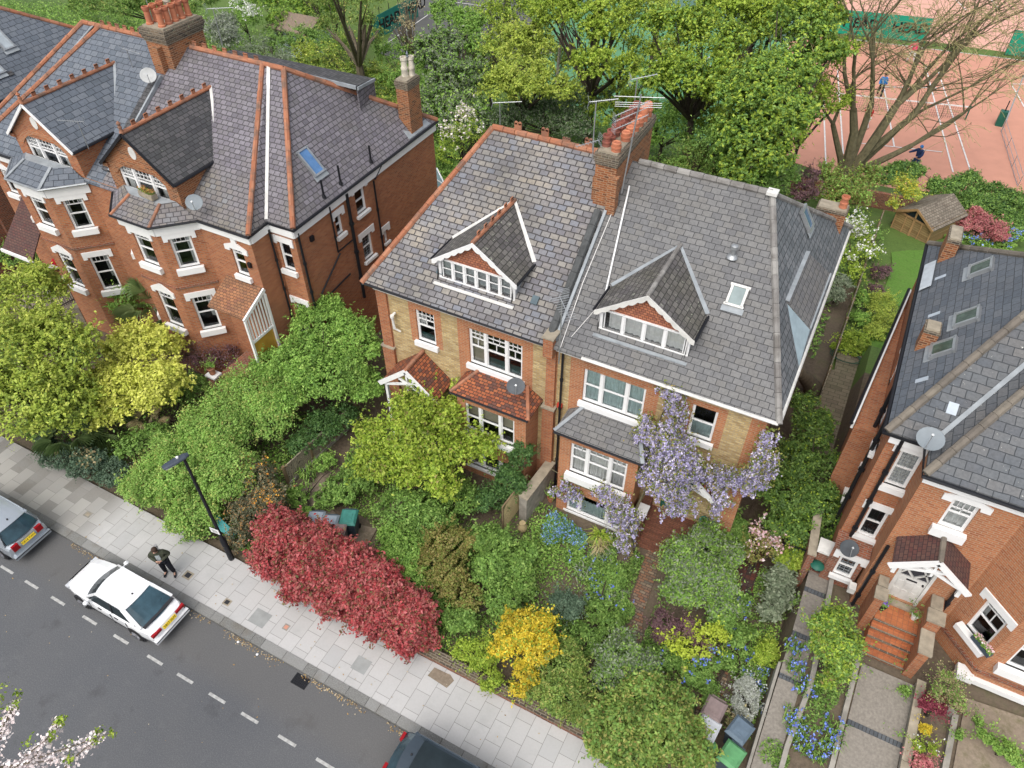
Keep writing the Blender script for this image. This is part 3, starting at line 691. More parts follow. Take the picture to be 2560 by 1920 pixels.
    if lintel:
        l=M()
        if lintel=='flat': fbox(l,f,a-.2,b+.2,d-.02,d+.22,-.02,.045); fbox(l,f,a-.2,a-.04,d-.12,d-.02,-.02,.045); fbox(l,f,b+.04,b+.2,d-.12,d-.02,-.02,.045)
        elif lintel=='ped':
            m0=(a+b)/2
            l.slab([f.p(a-.25,d-.12,.05),f.p(a-.02,d-.12,.05),f.p(a,d+.0,.05),f.p(b,d+.0,.05),f.p(b+.02,d-.12,.05),f.p(b+.25,d-.12,.05),f.p(b+.25,d+.08,.05),f.p(b-.05,d+.20,.05),f.p(m0+.12,d+.26,.05),f.p(m0+.12,d+.46,.05),f.p(m0-.12,d+.46,.05),f.p(m0-.12,d+.26,.05),f.p(a+.05,d+.2,.05),f.p(a-.25,d+.08,.05)],.08,0,-f.n)
        elif lintel=='tri':
            m0=(a+b)/2
            l.slab([f.p(a-.18,d-.12,.05),f.p(a-.01,d-.12,.05),f.p(a,d,.05),f.p(b,d,.05),f.p(b+.01,d-.12,.05),f.p(b+.18,d-.12,.05),f.p(b+.18,d+.1,.05),f.p(m0,d+.42,.05),f.p(a-.18,d+.1,.05)],.08,0,-f.n)
        l.build('lintel',WHITE,w_)
    return w_
def ridge_run(mb,a,b,r=.10,seg=.42,lift=.02,bump=.012):
    a=Vector(a); b=Vector(b); L=(b-a).length; n=max(1,round(L/seg)); d=(b-a)/n
    for i in range(n):
        p=a+d*i+V(0,0,lift); q=a+d*(i+1)+V(0,0,lift)-d*.03; mb.tube([p,q],[r*R.uniform(.94,1.0),r*R.uniform(1.0,1.1)],8)
def crest(mb,a,b,n,h=.14,w=.2):
    a=Vector(a); b=Vector(b); d=(b-a).normalized(); s=d.cross(V(0,0,1)).normalized()
    for i in range(n):
        c=a.lerp(b,(i+.5)/n)+V(0,0,.1+h/2); mb.obox(c,d,s,(0,0,1),w/2,.018,h/2)
        for t in (-1,0,1): mb.tube([c+d*w*.33*t+V(0,0,h/2)-s*.018,c+d*w*.33*t+V(0,0,h/2)+s*.018],.035,6)
def gutter(house,pts,mat=None,r=.055,name='gutter'):
    mb=M(); mb.tube(pts,r,6); return mb.build(name,mat or BLACK,house,True)
def pipe(house,pts,r=.045,name='drainpipe',mat=None):
    mb=M(); mb.tube(pts,r,7)
    a,b=Vector(pts[0]),Vector(pts[-1]); L=(b-a).length
    for i in range(1,int(L/1.3)+1):
        c=a.lerp(b,i*1.3/L); mb.tube([c-V(0,0,.05),c+V(0,0,.05)],r*1.5,7)
    return mb.build(name,mat or BLACK,house,True)
def roofpart(house,polys,name='roof',mats=None,t=.07):
    mb=M()
    for pts,mi in polys: mb.slab(pts,t,mi)
    return mb.build(name,mats,house)
def pot(parent,c,h=.55,r=.12,mat=None,style=0):
    c=Vector(c); mb=M()
    if style==0: prof=[(r*1.15,0),(r*1.12,.06),(r*.95,.08),(r*.88,h*.75),(r*1.0,h*.78),(r*1.12,h*.85),(r*1.12,h),(r*.85,h),(r*.8,h*.7)]
    elif style==1: prof=[(r*1.1,0),(r,h*.3),(r*1.12,h*.33),(r*1.12,h*.45),(r*.9,h*.5),(r*.85,h*.8),(r*1.1,h*.84),(r*1.1,h),(r*.8,h),(r*.75,h*.7)]
    else: prof=[(r*1.15,0),(r*1.1,h*.4),(r*1.25,h*.42),(r*1.25,h*.55),(r*1.1,h*.57),(r*1.1,h*.9),(r*.9,h),(r*.7,h*.9)]
    mb.lathe(prof,c,14); return mb.build('chimney_pot',mat or POT,parent,True)
def stack(house,x0,x1,y0,y1,z0,z1,mat,cap=.35,flaunch=True,oversail=.09):
    """chimney stack with oversailing courses"""
    mb=M()
    mb.box((x0,y0,z0),(x1,y1,z1-cap),0)
    n=4
    for i in range(n):
        o=oversail*(i+1)/n if i<n-1 else oversail*.55; za=z1-cap+cap*i/n
        mb.box((x0-o,y0-o,za),(x1+o,y1+o,za+cap/n),1)
    if flaunch:
        mb.slab([(x0+.03,y0+.03,z1+.06),(x1-.03,y0+.03,z1+.06),(x1-.03,y1-.03,z1+.06),(x0+.03,y1-.03,z1+.06)],.07,2)
    return mb.build('chimney',[mat,SOOT,STONE],house)
def dormer(house,cx,w,yf,zb,zf,za,ys,zs0,sl,mat,scal,ridgem,nl,cur,gablemat,crested=False,cheek=None,rt=.0,winw=None):
    """gabled dormer: w half span of the roof, zb sill level, zf eave level, za apex; main roof plane z=zs0+(y-ys)*sl"""
    YR=lambda z: ys+(z-zs0)/sl
    ov=.16
    A=V(cx,yf-ov,za); B=V(cx,YR(za)+.05,za)
    rl=[[A,B,V(cx-w,YR(zf)+.05,zf),V(cx-w,yf-ov,zf)],[V(cx+w,yf-ov,zf),V(cx+w,YR(zf)+.05,zf),B,A]]
    rl=[[p for p in reversed(q)] for q in rl] if (rl[0][1]-rl[0][0]).cross(rl[0][2]-rl[0][0]).z<0 else rl
    dm=M()
    for q in rl:
        n=(Vector(q[1])-Vector(q[0])).cross(Vector(q[2])-Vector(q[0]))
        if n.z<0: q=q[::-1]
        dm.slab(q,.05)
    d_=dm.build('dormer',mat,house)
    # cheeks and the tile hung gable
    wi=w-.12; ck=M()
    for sx in (-1,1):
        X=cx+sx*wi; pts=[V(X,yf,zf-.0),V(X,yf,zb-.25),V(X,YR(zb-.1),zb-.1),V(X,YR(zf)+.05,zf)]
        if sx>0: pts=pts[:]
        ck.slab(pts if sx>0 else pts[::-1],.05,0,(-sx,0,0))
    ck.build('dormer_cheek',cheek or LEAD,d_)
    f=Face((cx-wi,yf),(cx+wi,yf)); gw=M(); sl_=(za-zf)/w; zt=za-.05
    gw.poly([f.p(0,zf-.05),f.p(2*wi,zf-.05),f.p(2*wi,zf+.02),f.p(wi,zt),f.p(0,zf+.02)],0)
    gw.build('gable_tiles',gablemat,d_)
    # window band
    mw=M(); fbox(mw,f,-.02,2*wi+.02,zb-.12,zb,-.05,.07); fbox(mw,f,-.02,.1,zb,zf,-.05,.04); fbox(mw,f,2*wi-.1,2*wi+.02,zb,zf,-.05,.04); fbox(mw,f,-.02,2*wi+.02,zf-.06,zf-.0,-.05,.04)
    nn=nl; x0=.1; W_=(2*wi-.2)/nn
    for i in range(nn):
        xa=x0+W_*i
        if i: fbox(mw,f,xa-.035,xa+.035,zb,zf-.09,-.05,.04)
        fbox(mw,f,xa+.035,xa+.065,zb,zf-.09,-.04,.01); fbox(mw,f,xa+W_-.065,xa+W_-.035,zb,zf-.09,-.04,.01)
        if cur=='v': fbox(mw,f,xa+.05,xa+W_-.05,(zb+zf)/2-.03,(zb+zf)/2-.005,-.04,.0)
    ww=mw.build('window',WHITE,house)
    g=M(); g.poly([f.p(.05,zb,-.02),f.p(2*wi-.05,zb,-.02),f.p(2*wi-.05,zf-.05,-.02),f.p(.05,zf-.05,-.02)]); g.build('pane',GLASS,ww)
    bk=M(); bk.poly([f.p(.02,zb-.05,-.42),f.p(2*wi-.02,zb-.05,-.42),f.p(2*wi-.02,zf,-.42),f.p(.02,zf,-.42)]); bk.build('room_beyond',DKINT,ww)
    for i in range(nn):
        xa=x0+W_*i+.05; xb=x0+W_*(i+1)-.05; cu=M()
        if cur=='v': cu.poly([f.p(xa,zb,-.08),f.p(xb,zb,-.08),f.p(xb,zf-.05,-.08),f.p(xa,zf-.05,-.08)]); cu.build('blind',BLINDS,ww)
        else:
            if i==0: xa+=.13
            k=9; pts=[(xa+(xb-xa)*j/k,-.06-.02*math.sin(j*2.1)) for j in range(k+1)]
            for (u0,q0),(u1,q1) in zip(pts,pts[1:]): cu.poly([f.p(u0,zb+.02,q0*.9),f.p(u1,zb+.02,q1*.9),f.p(u1,zf-.05,q1),f.p(u0,zf-.05,q0)])
            cu.build('curtain',CURT,ww)
    # scalloped bargeboards
    for sx in (-1,1):
        bb=M(); fo=V(cx+sx*(w+.03),yf-ov-.02,zf-.04); ap=V(cx,yf-ov-.02,za+.02); d=(ap-fo); L=d.length; d.normalize(); dn=V(0,0,-1); wd=.17
        N=scal*6; top=[fo+d*L*i/N for i in range(N+1)]; bot=[p+dn*(wd+.06*abs(math.sin(math.pi*i*scal/N))-.03) for i,p in enumerate(top)]
        for i in range(N):
            q=[bot[i],bot[i+1],top[i+1],top[i]] if sx<0 else [bot[i+1],bot[i],top[i],top[i+1]]
            bb.slab(q,.04,0,(0,1,0))
        bb.build('bargeboard',WHITED if rt else WHITE,d_)
    rr=M(); ridge_run(rr,A+V(0,.02,0),B,.07,.3)
    if crested: crest(rr,A+V(0,.2,0),B,6,.1,.16)
    rr.build('ridge_tiles',ridgem,d_,True)
    fl=M()
    for sx in (-1,1):
        p=V(cx+sx*w,YR(zf)+.02,zf+.03); fl.beam(p,B+V(0,0,.03),.14,.03)
    fl.build('flashing',WHITED if crested else LEAD,d_)
    ap=M(); ap.slab([V(cx-wi-.08,yf-.32,zs0+(yf-.32-ys)*sl+.05),V(cx+wi+.08,yf-.32,zs0+(yf-.32-ys)*sl+.05),V(cx+wi+.08,yf,zb-.08),V(cx-wi-.08,yf,zb-.08)],.03); ap.build('apron_flashing',LEAD if not crested else WHITED,d_)
    gutter(d_,[V(cx+w+.05,yf-ov,zf-.03),V(cx+w+.05,YR(zf),zf-.03)],r=.04); gutter(d_,[V(cx-w-.05,yf-ov,zf-.03),V(cx-w-.05,YR(zf),zf-.03)],r=.04)
    return d_
def rooflight(house,c,ux,uy,w,h,frame=None,glass=None,name='roof_window'):
    """ux along the roof, uy up the slope"""
    c=Vector(c); ux=Vector(ux).normalized(); uy=Vector(uy).normalized(); n=ux.cross(uy).normalized()
    if n.z<0: n=-n
    mb=M(); t=.07
    for a,b,ww,hh in ((0,h/2,w/2+t,t/2),(0,-h/2,w/2+t,t/2),(-w/2,0,t/2,h/2),(w/2,0,t/2,h/2)):
        mb.obox(c+ux*a+uy*b+n*.05,ux,uy,n,ww,hh,.06)
    o=mb.build(name,frame or METAL,house)
    g=M(); g.obox(c+n*.05,ux,uy,n,w/2-t/2,h/2-t/2,.02); g.build('pane',glass or SKYGL,o)
    fl=M(); fl.obox(c-uy*(h/2+.12)+n*.025,ux,uy,n,w/2+.1,.09,.012); fl.build('flashing',LEAD,o); return o
def aerial(label,base,h,ang,L=1.0,n=10,tilt=0.,group='television aerials on the roofs',el=.15,refl=True,mast=METAL,H=0):
    """mast with a yagi boom"""
    base=Vector(base); o=thing('television_aerial',label,'aerial',base,group)
    mb=M(); mb.tube([base,base+V(0,0,h)],.018,6); mb.build('mast',mast,o)
    d=V(math.cos(ang),math.sin(ang),tilt).normalized(); s=d.cross(V(0,0,1)).normalized(); c=base+V(0,0,h); bm=M(); bm.tube([c-d*L*.25,c+d*L*.75],.013,5)
    for i in range(n):
        p=c-d*L*.2+d*L*.93*i/(n-1); e=el*(1-.35*i/n)
        if H: bm.tube([p-V(0,0,e),p+V(0,0,e)],.006,4,caps=False)
        else: bm.tube([p-s*e,p+s*e],.006,4,caps=False)
    if refl:
        p=c-d*L*.25
        for k in (-1,1):
            for j in range(4): q=p+V(0,0,k*(.04+.045*j))+d*(-.01*j); bm.tube([q-s*el*1.1,q+s*el*1.1],.006,4,caps=False)
    bm.build('boom',METAL,o); return o
def dish(label,c,aim,r=.32,mat=None,group='satellite dishes'):
    c=Vector(c); aim=Vector(aim).normalized(); o=thing('satellite_dish',label,'satellite dish',c,group)
    a=aim.cross(V(0,0,1)).normalized(); b=aim.cross(a); mb=M(); n=20; prev=None
    rings=[(0,0),(.35,.02),(.7,.07),(1,.13),(.97,.15),(.68,.09),(0,.03)]
    vs=[]
    for q,h in rings: vs.append([c+(a*math.cos(t)*q+b*math.sin(t)*q*.92)*r+aim*h*r for t in [2*math.pi*j/n for j in range(n)]])
    for i in range(len(vs)-1):
        for j in range(n): mb.poly([vs[i][j],vs[i][(j+1)%n],vs[i+1][(j+1)%n],vs[i+1][j]])
    mb.build('reflector',mat or DISH,o,True)
    ar=M(); ar.tube([c-b*r*.9*(1 if b.z>0 else -1)+aim*.05,c+aim*r*.95],.012,5); ar.tube([c+aim*r*.9,c+aim*r*1.1],.035,6); ar.build('receiver_arm',METAL,o)
    br=M(); br.tube([c,c-aim*.15,c-aim*.15-V(0,0,.3)],.02,5); br.build('bracket',METAL,o); return o
# ================================================================= CENTRE PAIR
H2=thing('semi_detached_house','yellow brick pair of houses in the middle with grey slate roof and wisteria','house',(-7,16,0))
YF=16.0; EZ=6.85; ES=.651; EY=15.75; RZ=10.4; RY=21.2
ww=M()
F2=Face((-13.6,YF),(-.33,YF)); S=lambda X:X+13.6
ops=[(S(-12.1),S(-11.36),4.81,6.17),(S(-10.03),S(-8.05),4.62,6.15),(S(-5.9),S(-3.88),4.72,6.12),(S(-2.44),S(-1.68),4.86,6.18),(S(-2.75),S(-1.85),1.0,2.95),(S(-12.7),S(-11.8),1.0,2.95)]
redz=[(-14,-13.17,0,9),(-.75,0,0,9),(-12.36,-11.09,4.7,6.42),(-10.46,-7.67,3.2,6.5),(-6.36,-3.47,3.2,6.5),(-2.66,-1.42,4.7,6.4),(-7.17,-6.8,0,9),(-14,0,6.5,9),(-14,0,0,1.0)]
def zf(s,z):
    X=s-13.6
    return 2 if any(a<X<b and c<z<d for a,b,c,d in redz) else 0
zone=([S(v) for q in redz for v in q[:2]],[v for q in redz for v in q[2:]],zf)
fwall(ww,F2,-.5,EZ,ops,2,zone=zone)
fwall(ww,Face((-.33,YF),(-.33,26.3)),-.5,EZ,(),2); fwall(ww,Face((-13.6,26.3),(-13.6,YF)),-.5,EZ,(),2); fwall(ww,Face((-.33,26.3),(-13.6,26.3)),-3,EZ,(),2)
# pilasters
ww.box((-13.66,YF-.12,-.4),(-13.17,YF-.003,4.0),3); ww.box((-13.62,YF-.07,4.06),(-13.2,YF-.004,6.5),3)
ww.box((-7.2,YF-.2,-.4),(-6.78,YF-.003,3.95),3); ww.box((-7.14,YF-.12,4.02),(-6.83,YF-.004,6.8),3)
ww.box((-7.16,15.62,6.4),(-6.84,YF+.1,7.15),3)
WALL2=ww.build('wall',[YEL,DKINT,REDOR,RED],H2)
cp=M(); cp.box((-13.7,YF-.16,4.0),(-13.13,YF-.002,4.06)); cp.box((-7.24,YF-.24,3.95),(-6.74,YF-.002,4.02)); cp.box((-7.2,15.58,7.15),(-6.8,YF+.15,7.2)); cp.build('stone_cap',STONE,H2)
kw=dict(sill=.12,sillh=.2)
window(H2,F2,ops[0],top=.30,grid=(4,2,1),curtain=[('t',0,1,0,.2),('c',0,.45,.5,.75)],**kw)
window(H2,F2,ops[1],lights=(.8,1.1,.8),top=.27,grid=(3,2,1),curtain=[('b',0.02,.27,.02,.98),('t',.3,1,.02,.25)],**kw)
window(H2,F2,ops[2],lights=(.8,1.2,.8),curtain=[('g',0,.25,0,1),('g',.3,.7,0,1),('g',.74,1,0,1)],**kw)
window(H2,F2,ops[3],curtain=[('g',0,1,0,.45)],**kw)
for i,o_ in ((4,ops[4]),(5,ops[5])):
    d_=M(); a,b,c,d=o_; fbox(d_,F2,a,a+.07,c,d,-.14,-.04); fbox(d_,F2,b-.07,b,c,d,-.14,-.04); fbox(d_,F2,a,b,d-.4,d-.34,-.14,-.04); fbox(d_,F2,a+.07,b-.07,c,d-.4,-.12,-.08)
    dd=d_.build('front_door',GREENP if i==4 else plain('blue_grey_door',(.10,.14,.17)),H2); hh=M(); hh.tube([F2.p(b-.15,c+.95,-.08),F2.p(b-.15,c+.95,-.02)],.025,8); hh.build('handle',METAL,dd)
# fascia + gutters
fa=M(); fa.box((-13.6,15.80,6.62),(-7.2,15.99,6.80)); fa.box((-6.8,15.80,6.62),(-.2,15.99,6.80)); fa.box((-.30,15.8,6.62),(-.16,26.2,6.8)); fa.build('fascia',WHITED,H2)
gutter(H2,[(-13.9,15.72,6.80),(-7.2,15.72,6.78)],SOOT if 0 else BLACK,.05)
gutter(H2,[(-5.9,15.68,6.80),(-.05,15.68,6.82),],WHITED,.055); gutter(H2,[(-.02,15.75,6.82),(-.02,26.4,6.80)],WHITED,.055)
A_=(-13.95,15.7,EZ-.03);Bm=(-7.0,15.7,EZ-.03);B_=(-.02,15.7,EZ-.03);C_=(-.02,26.7,EZ-.03);Dd=(-13.95,26.7,EZ-.03);R1=(-11.85,RY,RZ);R2=(-2.4,RY,RZ);Rm=(-7.0,RY,RZ)
roofpart(H2,[([A_,Bm,Rm,R1],0),([Bm,B_,R2,Rm],1),([B_,C_,R2],2),([C_,Dd,R1,R2],1),([Dd,A_,R1],0)],mats=[SL_TAN,SL_GREY,SL_SIDE])
rt=M(); ridge_run(rt,A_,R1,.10,.38,.0); ridge_run(rt,R1,(-7.5,RY,RZ),.11,.42)
rt.build('ridge_tiles',RIDGE,H2,True)
rt=M()
for x,sty in ((-10.9,0),(-9.9,0),(-8.35,0)): rt.obox((x,RY,RZ+.22),(1,0,0),(0,1,0),(0,0,1),.13,.02,.14); rt.tube([(x-.07,RY-.02,RZ+.36),(x-.07,RY+.02,RZ+.36)],.06,8); rt.tube([(x+.07,RY-.02,RZ+.36),(x+.07,RY+.02,RZ+.36)],.06,8)
crest(rt,(-9.3,RY,RZ),(-8.95,RY,RZ),1,.13,.28); rt.build('ridge_crest',RIDGE,H2)
rt=M(); ridge_run(rt,(-6.6,RY,RZ),R2,.11,.42); ridge_run(rt,B_,R2,.10,.45,.0,); ridge_run(rt,C_,R2,.09,.45,.0)
rt.build('ridge_tiles',RIDGEGR,H2,True)
le=M(); le.obox((-2.4,RY-.05,RZ+.08),(1,0,0),(0,1,0),(0,0,1),.16,.16,.05); le.build('ridge_cap',WHITED,H2)
# party line: round tiles with a lead strip, running to the stack
pr=M(); ridge_run(pr,(-7.05,15.85,6.98),(-7.2,19.5,9.38),.13,.55,.04); pr.build('party_tiles',plain('dark_party_tiles',(.10,.105,.105),.8,var=.5),H2,True)
pl=M(); pl.beam((-6.86,15.85,6.98),(-6.98,19.6,9.44),.09,.09); pl.build('lead_strip',LEAD,H2)
CH2=stack(H2,-7.5,-6.82,19.75,22.9,8.6,11.2,CHIM,.38)
b_=M(); b_.box((-7.0,19.55,8.6),(-6.7,19.85,10.55)); b_.box((-7.6,19.85,8.8),(-7.4,22.8,10.3)); b_.build('chimney_breast',CHIM,CH2)
for i in range(8): pot_=pot(CH2,(-7.36,20.15+i*.36,11.24),.36,.13,POTDK,1)
for i in range(8):
    if i==1: continue
    pot(CH2,(-6.98,19.98+i*.38,11.24),.30+.16*(i>5),.13,POT,2)
dormer(H2,-10.02,1.5,16.62,7.40,8.12,9.12,EY,EZ,ES,SL_MOSS,6,RIDGE,6,'v',TILEHUNG,crested=True)
dormer(H2,-4.40,1.5,16.62,7.40,8.12,9.12,EY,EZ,ES,SL_MOSS,6,RIDGEGR,4,'c',TILEHUNG,rt=1)
def onm(x,y): return V(x,y,EZ+(y-EY)*ES)
rooflight(H2,onm(-2.29,18.34)+V(0,0,.03),(1,0,0),(0,1,ES),.44,.62,WHITED,plain('pale_blind_glass',(.25,.31,.31),.3))
vt=M(); p=onm(-2.83,19.3); vt.lathe([(.18,.02),(.15,.08),(.07,.12),(.06,.3),(.11,.32),(.11,.42),(.05,.46)],p,12); vt.build('vent_cowl',METAL,H2,True)
for x,y in ((-11.4,16.7),(-7.98,16.7)):
    v_=M(); p=onm(x,y); v_.obox(p+V(0,0,.07),(1,0,0),(0,1,ES),(0,-ES,1),.11,.14,.035); v_.build('roof_vent',plain('blue_vent',(.09,.13,.15),.5),H2)
# small side structures on the right hip
def hipR(y,z): # right hip plane x
    return -.02-(z-EZ)/(RZ-EZ)*2.38
wd=M(); z1=8.0
sd=[V(hipR(0,8.25)-.02,19.15,8.3),V(-.12,19.5,7.35),V(-.12,22.6,7.35),V(hipR(0,8.25)-.02,22.0,8.3)]
wd.slab(sd,.07); sdo=wd.build('side_dormer',SL_GREY,H2)
ck=M(); ck.poly([V(hipR(0,8.25)-.02,19.15,8.25),V(-.05,18.2,6.88),V(-.12,19.5,7.30)]); ck.poly([V(-.10,18.2,6.86),V(-.10,22.6,6.86),V(-.12,22.6,7.32),V(-.12,19.5,7.30)]); ck.build('dormer_cheek',plain('blue_lead',(.33,.42,.46),.6),sdo)
lf=M(); lf.beam(sd[0]+V(0,0,.03),sd[3]+V(0,0,.03),.14,.03); lf.beam(sd[1],sd[2],.05,.06); lf.build('flashing',LEAD,sdo)
rooflight(H2,V(hipR(0,8.9)+.0,22.8,8.95),(0,1,0),(-2.38,0,3.55),.45,.7,METAL,SKYGL)
CHs=stack(H2,-1.3,-.3,25.3,25.9,6.5,8.05,CHIM,.1,oversail=.03); pot(CHs,(-.5,25.6,8.12),.42,.13,POT,1)
# bays ------------------------------------------------------------
def bay(x0,x1,yb,zeave,ztop,win,basew,rmat,hipm,tag):
    w=M(); f=Face((x0,yb),(x1,yb)); ops_=[(win[0]-x0,win[1]-x0,win[2],win[3]),(basew[0]-x0,basew[1]-x0,basew[2],basew[3])]
    fwall(w,f,-.4,zeave,ops_,0,depth=.12); fwall(w,Face((x1,yb),(x1,YF)),-.4,zeave,(),0); fwall(w,Face((x0,YF),(x0,yb)),-.4,zeave,(),0)
    # projecting band
    w.build('bay_wall',[REDOR,DKINT],H2)
    mb=M(); e=.16; a=V(x0-e,yb-e,zeave); b=V(x1+e,yb-e,zeave); c=V(x1+e,YF-.01,zeave); d=V(x0-e,YF-.01,zeave); t0=V(x0+.42,YF-.01,ztop); t1=V(x1-.42,YF-.01,ztop)
    for q in ([a,b,t1,t0],[b,c,t1],[d,a,t0]): mb.slab(q,.05)
    r_=mb.build('bay_roof',rmat,H2); hm=M()
    if hipm is RIDGE: ridge_run(hm,a,t0,.06,.3,.0); ridge_run(hm,b,t1,.06,.3,.0)
    else: hm.beam(a+V(0,0,.03),t0+V(0,0,.03),.12,.03); hm.beam(b+V(0,0,.03),t1+V(0,0,.03),.12,.03)
    hm.build('hip_cover',hipm,r_); gutter(r_,[a-V(0,.03,.03),b-V(0,.03,.03)],BLACK,.04)
    return f,ops_
f,o_=bay(-6.17,-3.5,15.05,4.12,4.55,(-5.78,-3.83,2.25,3.68),(-5.78,-3.75,.12,1.2),SL_GREY,LEAD,'R')
window(H2,f,o_[0],lights=(.8,1.15,.8),top=.2,grid=(3,1),curtain=[('c',.02,.27,0,1),('c',.32,.68,0,1),('c',.73,.98,0,1)],sill=.18,sillh=.3)
window(H2,f,o_[1],lights=(.5,1.3,.6),meet=0,curtain=[('g',0,1,0,.6)],sill=.04,sillh=.06)
f,o_=bay(-10.05,-7.42,15.05,4.12,4.5,(-9.75,-7.85,2.35,3.66),(-9.7,-7.9,.5,1.3),CLAY,RIDGE,'L')
window(H2,f,o_[0],lights=(.8,1.15,.8),curtain=[('b',0,1,.5,1)],sill=.14,sillh=.24)
window(H2,f,o_[1],lights=(.8,1.15,.8),meet=0,sill=.08,sillh=.12)
# porches ---------------------------------------------------------
def porch(parent,cx,w,y0,y1,ze,za,rmat,ridgem,feet,board=WHITE,truss=True,posts=True):
    mb=M(); A=V(cx,y0,za); B=V(cx,y1,za)
    mb.slab([V(cx-w,y0,ze),A,B,V(cx-w,y1,ze)][::-1],.05); mb.slab([A,V(cx+w,y0,ze),V(cx+w,y1,ze),B],.05)
    pr_=mb.build('porch_roof',rmat,parent); r=M(); ridge_run(r,A,B,.07,.3); r.build('ridge_tiles',ridgem,pr_,True)
    bb=M()
    for sx in (-1,1): bb.beam(V(cx+sx*(w+.05),y0-.03,ze-.09),V(cx,y0-.03,za-.04),.06,.17,0,(0,0,1))
    if truss:
        bb.beam(V(cx-w*.8,y0+.0,ze-.02),V(cx+w*.35,y0+.0,ze+(za-ze)*.55),.06,.08); bb.beam(V(cx+w*.8,y0+.01,ze-.02),V(cx-w*.3,y0+.01,ze+(za-ze)*.5),.06,.08); bb.beam(V(cx,y0+.02,za-.1),V(cx,y0+.02,ze+.05),.06,.06)
    bb.build('bargeboard',board,pr_)
    for sx in ((-1,1) if posts else ()):
        ps=M(); ps.beam(V(cx+sx*w*.86,y0+.1,feet),V(cx+sx*w*.86,y0+.1,ze-.04),.1,.1); ps.build('post',board,parent)
    return pr_
porch(H2,-11.95,1.15,14.85,YF,3.35,4.35,CLAY,RIDGE,.0)
porch(H2,-2.1,1.0,15.25,YF,3.3,4.2,CLAY,RIDGE,1.0,posts=False)
# front steps of the right-hand house
STEPM=bricks('brick_steps',[(.17,.07,.045),(.25,.10,.06),(.2,.085,.05)],(.09,.05,.04),w=.22,h=.07,mort=.008,stain=.4)
st=M(); st.box((-3.0,15.5,-.3),(-1.35,YF-.003,.95)); 
for i in range(5): st.box((-3.0,15.5-.13*(i+1),-.3),(-1.35,15.5-.13*i-.002,.95-.18*(i+1)))
st.box((-3.3,14.95,-.3),(-3.005,YF-.004,1.35)); st.box((-1.345,14.95,-.3),(-1.05,YF-.004,1.35)); st.build('front_steps',STEPM,H2)
cp=M(); cp.box((-3.36,15.0,1.42),(-2.96,15.5,1.5)); cp.box((-1.40,15.0,1.42),(-.98,15.5,1.5)); cp.build('pillar_cap',WHITE,H2)
pp=M(); pp.box((-3.3,15.05,1.35),(-3.02,15.45,1.42)); pp.box((-1.33,15.05,1.35),(-1.04,15.45,1.42)); pp.build('pillar',RED,H2)
pipe(H2,[(-6.6,15.9,6.7),(-6.6,15.9,0)],.04)
wc=M(); wc.tube([(-5.82,16.68,7.5),(-6.57,20.4,9.98)],.03,6); wc.build('roof_conduit',WHITE,H2,True)
cb=M(); cb.tube([(-6.62,15.7,6.9),(-6.75,17.5,8.1),(-6.78,19.7,9.45)],.012,4); cb.tube([(-6.45,16.1,7.1),(-6.0,17.2,7.8)],.01,4); cb.build('roof_cable',CURT,H2)
